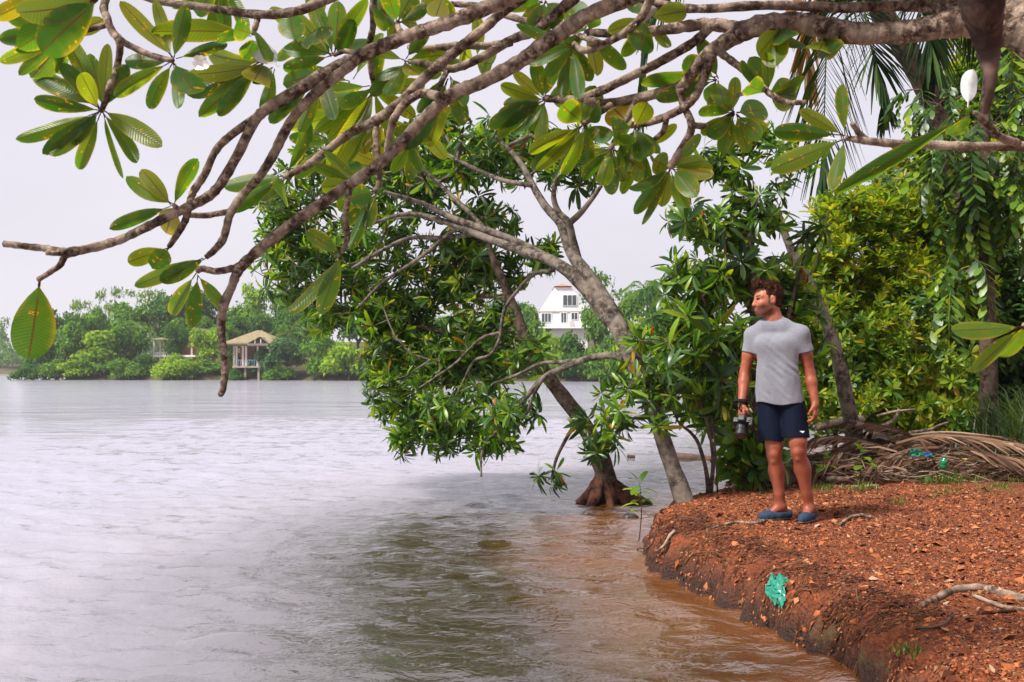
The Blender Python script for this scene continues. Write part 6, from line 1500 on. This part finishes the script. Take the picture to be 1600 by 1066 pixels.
# --- litter: chips of laterite, bark and leaf, tens of thousands
def litter(name, n, size, mat, seed, box, smin=-0.02, thick=0.35, label=None, stretch=1.6, keep=None):
    r = np.random.default_rng(seed)
    x = r.uniform(box[0], box[1], n * 3); y = box[2] + (box[3] - box[2]) * r.random(n * 3) ** 1.35
    s = shore_s(x, y); ok = (s > smin)
    if keep is not None: ok &= keep(x, y, s, r)
    x, y = x[ok][:n], y[ok][:n]; n = len(x)
    z = ground_fast(x, y); e = 0.025
    gx = (ground_fast(x + e, y) - z) / e; gy = (ground_fast(x, y + e) - z) / e
    nr = np.stack([-gx, -gy, np.ones(n)], 1) + r.normal(0, 0.45, (n, 3)); nr /= np.linalg.norm(nr, axis=1)[:, None]
    t = np.cross(nr, r.normal(0, 1, (n, 3))); t /= np.linalg.norm(t, axis=1)[:, None]; u = np.cross(nr, t)
    L = size * (0.35 + 1.3 * r.random((n, 1)) ** 2.2); w = L / stretch * r.uniform(0.5, 1.1, (n, 1)); h = L * thick * r.uniform(0.4, 1.0, (n, 1))
    c = np.stack([x, y, z], 1) + nr * h * 0.25
    P = [c - t * L + u * w * 0.2, c - u * w, c + t * L * r.uniform(0.6, 1, (n, 1)), c + u * w * r.uniform(0.6, 1.2, (n, 1)), c + nr * h]
    V = np.stack(P, 1).reshape(-1, 3); base = np.arange(n)[:, None] * 5
    F = np.concatenate([base + np.array(q) for q in ((0, 1, 4), (1, 2, 4), (2, 3, 4), (3, 0, 4))])
    o = link(bpy.data.objects.new(name, raw_mesh(name, V, F, mat, False)), None)
    tag(o, label, 'litter', kind='stuff'); return o
def chip_mat(name, stops, rough=0.85):
    m, nt, out = new_mat(name); g = node(nt, 'ShaderNodeNewGeometry'); tc = node(nt, 'ShaderNodeTexCoord')
    c = ramp(nt, g.outputs['Random Per Island'], stops); n = noise_tex(nt, tc.outputs['Object'], 160, 3, 0.6)
    c = mixc(nt, ramp(nt, n, [(0.35, (0.5, 0.5, 0.5)), (0.6, (0, 0, 0))]), c, (0.03, 0.012, 0.007))
    principled(nt, out, c, rough, 0.25); return m
M_CHIP = chip_mat('laterite crumbs', [(0.0, (0.025, 0.007, 0.004)), (0.3, (0.12, 0.026, 0.009)), (0.55, (0.28, 0.072, 0.021)), (0.8, (0.44, 0.14, 0.045)), (0.97, (0.46, 0.20, 0.09)), (1.0, (0.50, 0.34, 0.24))])
M_LEAFLIT = chip_mat('dead leaf bits', [(0.0, (0.05, 0.018, 0.010)), (0.35, (0.16, 0.055, 0.022)), (0.7, (0.22, 0.09, 0.036)), (0.95, (0.30, 0.17, 0.085)), (1.0, (0.45, 0.36, 0.27))])
litter('soil_crumbs', 110000, 0.0105, M_CHIP, 1, (0.8, 4.4, 3.35, 11.0), label='crumbs of red laterite strewn over the bank')
litter('soil_lumps', 3500, 0.026, M_CHIP, 2, (0.8, 4.4, 3.35, 11.0), thick=0.7, stretch=1.3, label='larger lumps of red earth on the bank')
litter('leaf_litter', 8000, 0.023, M_LEAFLIT, 3, (0.9, 6.0, 3.4, 12.5), thick=0.3, stretch=2.2, label='bits of dead leaf and bark on the bank')
# fine roots hanging from the worn face
r = np.random.default_rng(8); b = MB(); cnt = 0
while cnt < 1100:
    k = r.integers(7, 15); t = r.random(); a_, b_ = SHORE[k], SHORE[k + 1]; p = a_ + (b_ - a_) * t; nrm = np.array([b_[1] - a_[1], -(b_[0] - a_[0])]); nrm /= np.linalg.norm(nrm)
    s0 = r.uniform(0.10, 0.5); x, y = p + nrm * s0; pts = []; st = r.uniform(0.02, 0.05); ang = r.normal(0, 0.7)
    dirv = -nrm * math.cos(ang) + np.array([-nrm[1], nrm[0]]) * math.sin(ang)
    for i in range(r.integers(4, 8)):
        z = gz(x, y) + 0.006 + 0.012 * math.sin(i * 1.4 + cnt); pts.append((x, y, z)); dirv = dirv + r.normal(0, 0.35, 2); dirv /= np.linalg.norm(dirv); x += dirv[0] * st; y += dirv[1] * st
    b.tube(catmull(pts, 2), np.linspace(r.uniform(0.0015, 0.0055), 0.0008, (len(pts) - 1) * 2 + 1), 4, False); cnt += 1
tag(b.build('hanging_rootlets', M_ROOT, None, True), 'tangle of fine rootlets on the worn face of the bank', 'roots', kind='stuff')

def ground_stick(name, label, cat, pix, w0, w1, mat, lift=0.01, sub=5, n=8, wig=0.0, group=None):
    pts = [on_ground(*q) for q in pix]; a = catmull([(p.x, p.y, p.z + lift) for p in pts], sub)
    c = Vector(a[0]); e = empty(name, c); tag(e, label, cat, group)
    k = len(a); rr = np.linspace(w0, w1, k) * (1 + 0.12 * np.sin(np.arange(k) * 1.7 + w0 * 999)); a = a - np.array(c); a[:, 2] += wig * np.sin(np.linspace(0, 3.14, k))
    bb = MB(); bb.tube(a, rr, n, True, 0.06); bb.build('wood', mat, e, True)
    return e
ground_stick('surface_root', 'thick pale root looping out of the bank near the bottom right corner', 'root', [(1440, 950), (1462, 940), (1490, 926), (1530, 922), (1560, 930), (1600, 940), (1640, 938)], 0.014, 0.026, M_DEADWOOD, 0.012)
ground_stick('surface_root', 'thinner pale root forking under the thick root at the lower right', 'root', [(1520, 934), (1550, 946), (1580, 956), (1620, 958)], 0.010, 0.013, M_DEADWOOD, 0.01)
ground_stick('surface_root', 'straight brown root at the right frame edge just below the forking root', 'root', [(1530, 962), (1570, 959), (1620, 954)], 0.007, 0.010, M_ROOT, 0.012)
ground_stick('dead_stick', 'dark stick lying on the bank face at the lower right', 'stick', [(1430, 986), (1460, 985), (1482, 976), (1488, 962)], 0.007, 0.004, M_BROWNBARK, 0.012)
ground_stick('driftwood_piece', 'tan curled piece of driftwood right of the man shoes', 'driftwood', [(1312, 823), (1328, 812), (1346, 808), (1362, 811)], 0.010, 0.016, M_DEADWOOD, 0.014)
ground_stick('driftwood_piece', 'weathered pale root strip lying left of the man shoes', 'driftwood', [(1104, 830), (1130, 822), (1152, 818), (1178, 820), (1196, 816)], 0.008, 0.013, M_DEADWOOD, 0.008)
ground_stick('driftwood_piece', 'pale splintered root sloping down at the left tip of the bank', 'driftwood', [(1054, 832), (1046, 842), (1038, 856), (1026, 868)], 0.013, 0.009, M_DEADWOOD, 0.012)
ground_stick('surface_root', 'thin root arching across the bank face left of the green scrap', 'root', [(1070, 888), (1078, 876), (1092, 868), (1114, 866), (1126, 872)], 0.006, 0.004, M_ROOT, 0.016)
ground_stick('dead_stick', 'short brown twig hanging on the bank below the driftwood', 'stick', [(1338, 922), (1340, 940), (1346, 956)], 0.006, 0.004, M_ROOT, 0.014)
for i, (x, y) in enumerate(((1245, 838), (1420, 800), (1480, 840), (1380, 850), (1560, 880), (1300, 880))):
    ground_stick('twig', ('small dark twig just below the man shoes', 'small twig on open soil right of the curled driftwood', 'small twig on open soil towards the right edge', 'small twig in the middle of the red soil', 'small twig above the thick pale root', 'small twig on the bank brow below the man')[i], 'twig',
                 [(x, y), (x + 14, y - 3 + i), (x + 30, y - 6 + 2 * i)], 0.004, 0.002, M_ROOT, 0.008)

# --- green plastic scrap on the bank face
M_GREENPLASTIC = leaf_mat('torn green plastic', [(0.0, (0.02, 0.22, 0.15)), (1.0, (0.05, 0.36, 0.25))], 0.35, (1.0, 1.1, 1.0), 0.3, 0.5)
g0 = on_ground(1216, 908); sc_ = empty('plastic_scrap', g0); tag(sc_, 'torn turquoise green plastic bag scrap stuck to the bank face below the man', 'plastic bag')
r = np.random.default_rng(4); nx_, ny_ = 12, 20; v = []; f = []
for j in range(ny_):
    t = j / (ny_ - 1); py = 900 + 52 * t; wpx = 12 * (0.45 + 0.9 * math.sin(math.pi * min(1, t * 0.8 + 0.12))) * (1 - 0.35 * max(0, t - 0.8) * 5)
    for i in range(nx_):
        u = i / (nx_ - 1) * 2 - 1
        q = on_ground(1216 + u * wpx + 3 * math.sin(t * 9) + r.normal(0, 0.8), py + r.normal(0, 0.9) + (6 * math.sin(u * 8) if j == ny_ - 1 else 0)); nz_ = 0.014 + 0.008 * math.sin(u * 5 + t * 4) + r.normal(0, 0.0035)
        v.append((q.x - g0.x - nz_ * 0.7, q.y - g0.y - nz_ * 0.9, q.z - g0.z + nz_ * 0.6 + 0.004))
for j in range(ny_ - 1):
    for i in range(nx_ - 1):
        if r.random() > 0.012: k = j * nx_ + i; f.append((k, k + 1, k + nx_ + 1, k + nx_))
b = MB(); b.add(v, f); b.build('film', M_GREENPLASTIC, sc_, False)

# --- heap behind the man: stump, logs, dry fronds, sticks
def log3(name, label, pix, w, d0, d1, mat, cat='log', n=12, jit=0.06):
    p, rr = poly3([(x, y, w_) for (x, y), w_ in zip(pix, w)], d0, d1, 6); c = Vector(p[0]); e = empty(name, c); tag(e, label, cat)
    bb = MB(); bb.tube(p - np.array(c), rr, n, True, jit); bb.build('wood', mat, e, True); return e
# uprooted stump
sp = on_ground(1206, 757); st = empty('uprooted_stump', sp); tag(st, 'torn brown tree stump behind the man legs at the bank edge', 'stump')
vx = Vox((-0.32, -0.22, -0.1), (0.42, 0.25, 0.42), 0.011)
for a_, b_, r1, r2 in (((-0.02, 0, 0.02), (0.0, 0.02, 0.34), 0.12, 0.065), ((-0.22, -0.05, 0.0), (0.0, 0, 0.16), 0.05, 0.09), ((0.35, -0.05, 0.03), (0.0, 0, 0.13), 0.06, 0.09), ((0.1, -0.16, 0.0), (0, 0, 0.15), 0.05, 0.07), ((-0.12, 0.14, 0.0), (0, 0, 0.15), 0.05, 0.07), ((0.2, 0.12, 0.02), (0.02, 0, 0.2), 0.05, 0.07)): vx.cone(a_, b_, r1, r2, 0.03)
m_, X, Y, Z = band(vx, 0.06); vx.D[m_] += 0.022 * fbm(X * 14, Y * 14, Z * 9, 4) + 0.012 * np.sin(np.arctan2(Y, X) * 11 + Z * 5)
a_, f_ = vx.mesh(); link(bpy.data.objects.new('wood', raw_mesh('wood', a_, f_, M_BROWNBARK)), st)
log3('fallen_log', 'grey brown driftwood log floating at the water edge behind the thin stems', [(1050, 713), (1080, 716), (1110, 720), (1150, 722)], (12, 14, 14, 10), 16.4, 16.0, M_DARKBARK)
log3('fallen_log', 'pale weathered log lying on the ground in front of the frond heap', [(1290, 748), (1315, 750), (1340, 750), (1366, 747)], (10, 12, 11, 9), 10.0, 10.1, M_DEADWOOD)
log3('fallen_log', 'grey slanted stump piece standing in the left of the frond heap', [(1303, 740), (1312, 722), (1322, 706), (1336, 697)], (20, 15, 13, 10), 10.2, 10.4, M_DEADWOOD)
log3('fallen_log', 'thick dark log at the top left of the frond heap', [(1276, 668), (1310, 660), (1335, 655), (1348, 656)], (12, 14, 14, 12), 11.0, 11.2, M_DEADWOOD)
log3('fallen_log', 'thin pale stick lying flat left below the frond heap', [(1292, 760), (1330, 761), (1372, 759)], (4, 5, 4), 9.8, 9.7, M_DEADWOOD, 'stick')
log3('dead_branch', 'crooked pale dead branch sticking up from the frond heap', [(1338, 662), (1360, 668), (1384, 664), (1400, 652), (1404, 640)], (10, 8, 6, 5, 4), 10.6, 10.9, M_DEADWOOD, 'branch')
log3('dead_branch', 'thin dead branch poking right out of the frond heap', [(1420, 676), (1450, 672), (1470, 664), (1482, 660)], (5, 5, 4, 3), 10.5, 10.7, M_DEADWOOD, 'branch')
log3('dead_branch', 'thin pale branch resting across the back of the frond heap', [(1370, 650), (1400, 643), (1430, 640)], (4, 4, 3), 11.2, 11.3, M_DEADWOOD, 'branch')
FD = [([(1398, 706), (1350, 690), (1300, 682), (1262, 690)], 10.4, 10.2, 'dry palm frond spread over the left end of the heap'), ([(1440, 690), (1400, 672), (1360, 662), (1330, 660)], 10.6, 10.7, 'dry palm frond fanned at the top of the heap'),
      ([(1400, 694), (1450, 682), (1520, 684), (1600, 696), (1660, 706)], 10.4, 10.0, 'longest dry palm frond stretching to the right frame edge'), ([(1420, 680), (1480, 676), (1550, 682), (1630, 692)], 10.9, 10.8, 'dry palm frond lying behind the longest one'),
      ([(1470, 700), (1420, 704), (1370, 722), (1340, 740)], 10.2, 10.0, 'dry palm frond sloping down the front of the heap'), ([(1500, 700), (1540, 708), (1590, 716), (1640, 722)], 10.1, 9.9, 'dry palm frond low at the right below the longest one'),
      ([(1330, 700), (1300, 712), (1276, 726), (1262, 742)], 10.2, 10.0, 'dry palm frond hanging at the left front beside the man leg'), ([(1440, 690), (1452, 712), (1460, 735), (1464, 750)], 10.2, 9.95, 'curved dry frond stalk bending down to the grass')]
for i, (pix, d0, d1, lb) in enumerate(FD):
    m = len(pix); pts = [np.array(at(x, y, d0 + (d1 - d0) * k / (m - 1))) for k, (x, y) in enumerate(pix)]; c = Vector(pts[0]); e = empty('dry_palm_frond', c); tag(e, lb, 'palm frond', 'dry fronds in the heap')
    link(bpy.data.objects.new('frond', frond_mesh(M_DRYFROND, [p - np.array(c) for p in pts], 0.42 if i != 7 else 0.16, 44 if i != 7 else 10, 30 + i, 0.55, 0.011, (0.022, 0.006), spread=26)), e)
# earth mound and brush under the fronds, too tangled to count
r = np.random.default_rng(15); b = MB()
for _ in range(420):
    x = r.uniform(1262, 1600); d = r.uniform(9.9, 11.2); h = 40 * math.exp(-((x - 1380) / 150) ** 2) + 12
    p = at(x, 0, d); z0 = gz(p.x, d); p = np.array((p.x, d, z0 + 0.0062 * h * r.random())); az = r.uniform(0, 6.28) if r.random() < 0.4 else r.normal(0.1, 0.35) + (math.pi if r.random() < 0.5 else 0); L = r.uniform(0.12, 0.5)
    q = p + np.array([math.cos(az) * L, math.sin(az) * L * 0.5, r.normal(0, 0.06)]); mid = (p + q) / 2 + r.normal(0, 0.03, 3); q[2] = max(q[2], z0); b.tube(catmull([p, mid, q], 3), np.linspace(r.uniform(0.003, 0.009), 0.002, 7), 4, False)
tag(b.build('brushwood', M_DEADWOOD, None, True), 'tangled dead sticks within the frond heap', 'brushwood', kind='stuff')
b = MB()
for _ in range(900):
    x = r.uniform(1265, 1600); d = r.uniform(9.9, 11.4); h = 46 * math.exp(-((x - 1390) / 150) ** 2) + 10; p = at(x, 0, d); p = np.array((p.x, d, gz(p.x, d) + 0.0062 * h * r.random() ** 1.3))
    az = r.normal(0.15, 0.5) + (math.pi if r.random() < 0.5 else 0); L = r.uniform(0.15, 0.45); t = np.array([math.cos(az), 0.5 * math.sin(az), r.normal(-0.1, 0.2)]); s = np.array([-0.2, 0.1, 1.0]) * r.uniform(0.004, 0.012)
    b.add([p - s, p + s, p + t * L * 0.5 + s + (0, 0, 0.03), p + t * L * 0.5 - s + (0, 0, 0.03), p + t * L], [(0, 1, 2, 3), (3, 2, 4)])
tag(b.build('loose_frond_strips', M_DRYFROND, None, False), 'loose dry leaf strips covering the frond heap', 'leaf strips', kind='stuff')
mp_ = at(1400, 735, 10.7); mn = empty('earth_mound', (mp_.x, 10.75, gz(mp_.x, 10.7))); tag(mn, 'low dark mound of soil under the dry fronds', 'mound')
vx = Vox((-1.3, -0.6, -0.15), (1.7, 0.6, 0.6), 0.03)
for q in ((-0.75, 0, 0, .5, .4, .22), (-0.2, 0, 0, .6, .45, .36), (0.5, 0.1, 0, .6, .4, .26), (1.1, 0.1, 0, .5, .4, .2)): vx.ell(q[:3], q[3:], 0.1)
sl, X, Y, Z = vx.all(); vx.D += 0.05 * fbm(X * 6, Y * 6, Z * 6, 3); a_, f_ = vx.mesh(); link(bpy.data.objects.new('soil', raw_mesh('soil', a_, f_, simple_mat('dark humus', (0.04, 0.022, 0.013), 0.95, 0.1, 0.5, 12, 0.02))), mn)

# rubbish
M_TEAL = leaf_mat('teal plastic', [(0.0, (0.01, 0.22, 0.16)), (1.0, (0.02, 0.32, 0.26))], 0.25, (1, 1, 1), 0.25, 0.5); M_GBOT = simple_mat('green bottle plastic', (0.01, 0.16, 0.07), 0.15, 0.6, 0.2, 20); M_YBOT = simple_mat('yellow plastic', (0.62, 0.42, 0.05), 0.4, 0.4, 0.1, 20); M_BCAP = simple_mat('dark cap', (0.02, 0.03, 0.05), 0.5)
c = at(1440, 708, 10.0); e = empty('plastic_wrapper', c); tag(e, 'crumpled teal and blue plastic wrapper on the frond heap', 'wrapper')
b = MB(); r = np.random.default_rng(3); v = [(-0.11 + 0.024 * i, r.normal(0, 0.012), 0.022 * (j - 1) + r.normal(0, 0.008) - 0.0035 * i) for j in range(4) for i in range(10)]; b.add(v, [(j * 10 + i, j * 10 + i + 1, j * 10 + i + 11, j * 10 + i + 10) for j in range(3) for i in range(9)]); b.build('film', M_TEAL, e)
b = MB(); b.add([(0.02, -0.02, -0.02), (0.07, -0.02, -0.03), (0.08, -0.02, 0.0), (0.03, -0.02, 0.01)], [(0, 1, 2, 3)]); b.build('blue_print', simple_mat('blue print', (0.03, 0.10, 0.5), 0.4), e)
def bottle(name, label, px, py, d, L, rad, mat, capm, tilt, yaw):
    c = at(px, py, d); e = empty(name, c); e.rotation_euler = (tilt, 0, yaw); tag(e, label, 'bottle')
    b = MB(); b.tube([(0, 0, z * L) for z in (0, 0.02, 0.3, 0.34, 0.38, 0.7, 0.8, 0.88, 0.97)], [rad * k for k in (0.8, 1, 1, 0.93, 1, 1, 0.75, 0.4, 0.38)], 16); b.build('shell', mat, e, True)
    b = MB(); b.tube([(0, 0, 0.965 * L), (0, 0, 1.05 * L)], [rad * 0.45] * 2, 12); b.build('cap', capm, e)
bottle('green_bottle', 'upright squashed green plastic bottle in the grass beside the heap', 1473, 732, 9.9, 0.115, 0.036, M_GBOT, M_GBOT, R(12), R(30)); bottle('yellow_bottle', 'yellow plastic bottle with dark cap lying right of the green bottle', 1500, 720, 10.2, 0.12, 0.024, M_YBOT, M_BCAP, R(90), R(85))

# grass tufts along the foot of the heap
b = MB(); r = np.random.default_rng(21)
for (px, py, sx, n, h) in ((1280, 762, 14, 90, 0.05), (1350, 764, 20, 110, 0.06), (1392, 748, 14, 90, 0.08), (1470, 752, 34, 420, 0.085), (1520, 744, 34, 420, 0.09), (1575, 744, 34, 380, 0.085), (1600, 738, 20, 200, 0.09), (1450, 740, 20, 160, 0.11), (1360, 742, 26, 80, 0.12), (1195, 764, 12, 60, 0.04), (1405, 786, 10, 40, 0.03), (1470, 770, 20, 60, 0.035), (1560, 762, 30, 90, 0.04), (1420, 1020, 10, 60, 0.03), (1560, 770, 16, 50, 0.03)):
    for _ in range(n // 5):
        q = on_ground(px + r.normal(0, sx), py + r.normal(0, 3.5)); blades(b, q, 8, h * 1.25, 0.0032, 0.03, int(r.integers(1e6)), 0.6)
tag(b.build('grass_tufts', M_GRASS, None, True), 'short green grass tufts at the foot of the frond heap', 'grass', kind='stuff')

# small plants with single leaves
def seedling(name, label, px, py, d, h, leaves, L, mat, wid=0.3, cat='plant', base_on=True):
    c = at(px, py, d); 
    if base_on: c.z = gz(c.x, c.y)
    e = empty(name, c); tag(e, label, cat); b = MB(); r = random.Random(px)
    b.tube(catmull([(0, 0, -0.03), (r.gauss(0, .02), 0, h * 0.5), (0.01, 0, h)], 5), np.linspace(0.006, 0.003, 11), 6); b.build('stem', M_BROWNBARK, e, True)
    v, f, uv = leaf_geo(6, wid, 0.5, 0.12, 0.2, 0.25, 0.01, cols=4); bm = MB(); bm.add(v, f, uv); me = bm.mesh('seedling_leaf', mat, True)
    for i in range(leaves):
        o = link(bpy.data.objects.new('leaf', me), e); t = 0.45 + 0.55 * (i + 1) / leaves
        o.matrix_basis = Matrix.Translation((0.01 * t, 0, h * t)) @ Matrix.Rotation(i * 2.4 + r.gauss(0, .3), 4, 'Z') @ Matrix.Rotation(R(r.uniform(-15, 35)) + (0.7 if i > leaves - 3 else 0), 4, 'X') @ Matrix.Scale(L * r.uniform(0.7, 1.15), 4)
    return e
seedling('sapling', 'thin sapling with a leafy top standing in the shallows left of the bank tip', 998, 838, 8.7, 0.50, 20, 0.165, M_BRIGHTLEAF, 0.19, 'sapling', False).location.z = -0.02
seedling('broadleaf_seedling', 'green seedling with broad leaves in front of the heap beside the man knee', 1286, 742, 9.7, 0.30, 6, 0.16, M_BRIGHTLEAF, 0.3)
seedling('broadleaf_seedling', 'green seedling with broad leaves left of the centre of the heap', 1346, 735, 9.8, 0.34, 7, 0.14, M_BRIGHTLEAF, 0.3)
seedling('broadleaf_seedling', 'tall pale stemmed seedling rising beside the man left hand', 1297, 740, 10.3, 0.72, 6, 0.17, M_BRIGHTLEAF, 0.3)
seedling('broadleaf_seedling', 'single leafed weed stem at the foot of the heap', 1368, 750, 9.8, 0.2, 2, 0.1, M_BRIGHTLEAF, 0.3)
# thin stems by the leaning trunk
for pts, lb in (([(1107, 775, 9), (1104, 740, 7), (1092, 695, 6), (1078, 675, 5), (1062, 662, 4), (1050, 640, 3)], 'thin forked dark stem left of the bank edge beside the pale trunk'), ([(1110, 775, 8), (1114, 720, 6), (1108, 670, 6), (1098, 640, 5), (1090, 600, 4)], 'straight thin dark stem next to the forked one'), ([(1121, 772, 3), (1119, 720, 3), (1114, 670, 2.5), (1110, 630, 2)], 'thinnest upright twig stem right of the two dark stems')):
    p, rr = poly3(pts, 9.25, 9.2, 5); c = Vector(p[0]); c.z = gz(c.x, c.y) - 0.03; e = empty('thin_stem', c); tag(e, lb, 'stem'); b = MB(); b.tube(p - np.array(c), rr, 7, True, 0.04); b.build('wood', M_BROWNBARK, e, True)
# tuft sprouting from the pale trunk
# --- root mound of the tree in the water
rm = at(945, 786, 10.95); e = empty('root_mound', (rm.x, rm.y, 0)); tag(e, 'dark knotted root mound rising from the water under the leaning dark tree', 'roots')
vx = Vox((-0.5, -0.4, -0.2), (0.62, 0.4, 0.55), 0.013)
for a_, b_, r1, r2 in (((0.02, 0, 0.0), (0.0, 0, 0.30), 0.15, 0.10), ((-0.32, -0.12, -0.06), (-0.02, 0, 0.26), 0.06, 0.08), ((-0.2, -0.26, -0.06), (0, -0.02, 0.28), 0.06, 0.07), ((0.05, -0.28, -0.06), (0.02, 0, 0.28), 0.055, 0.07), ((0.46, -0.08, -0.02), (0.05, 0, 0.2), 0.045, 0.09), ((0.3, -0.22, -0.05), (0.05, 0, 0.22), 0.05, 0.08), ((-0.3, 0.1, -0.05), (0, 0, 0.2), 0.06, 0.08), ((0.25, 0.2, -0.05), (0, 0, 0.2), 0.06, 0.08)): vx.cone(a_, b_, r1, r2, 0.025)
m_, X, Y, Z = band(vx, 0.06); vx.D[m_] += 0.020 * fbm(X * 16, Y * 16, Z * 12, 4) + 0.010 * np.sin(np.arctan2(Y, X) * 15 + Z * 8)
a_, f_ = vx.mesh(); link(bpy.data.objects.new('roots', raw_mesh('roots', a_, f_, bark_mat('wet dark root', (0.008, 0.005, 0.004), (0.030, 0.013, 0.009), (0.10, 0.035, 0.020), 26, bumpd=0.012))), e)
for px, py, d, s, lb in ((1028, 800, 8.55, 0.09, 'wet dark rock just off the left tip of the bank'), (1036, 806, 8.3, 0.07, 'smaller wet rock touching the bank tip'), (985, 795, 9.9, 0.06, 'low black rock in the water right of the root mound')):
    p = at(px, py, d); e = empty('wet_rock', (p.x, p.y, 0)); tag(e, lb, 'rock'); vx = Vox((-s * 2, -s * 1.6, -s), (s * 2, s * 1.6, s * 1.2), s * 0.1); vx.ell((0, 0, 0), (s * 1.5, s, s * 0.7), 0); sl, X, Y, Z = vx.all(); vx.D += s * 0.3 * fbm(X * 9 / s * 0.1, Y * 9 / s * 0.1, Z * 9 / s * 0.1, 3); a_, f_ = vx.mesh(); link(bpy.data.objects.new('stone', raw_mesh('stone', a_, f_, simple_mat('wet stone', (0.03, 0.026, 0.024), 0.35, 0.5, 0.4, 14, 0.01))), e)
ground_stick('dead_stick', 'dark bent stick leaning into the water at the bank tip', 'stick', [(1024, 838), (1020, 852), (1012, 860), (996, 866)], 0.008, 0.005, M_BROWNBARK, 0.02)
log3('dead_branch', 'short dark branch fragment floating on the open water', [(980, 712), (985, 714), (992, 713)], (5, 6, 4), 16.6, 16.6, M_BROWNBARK, 'branch')
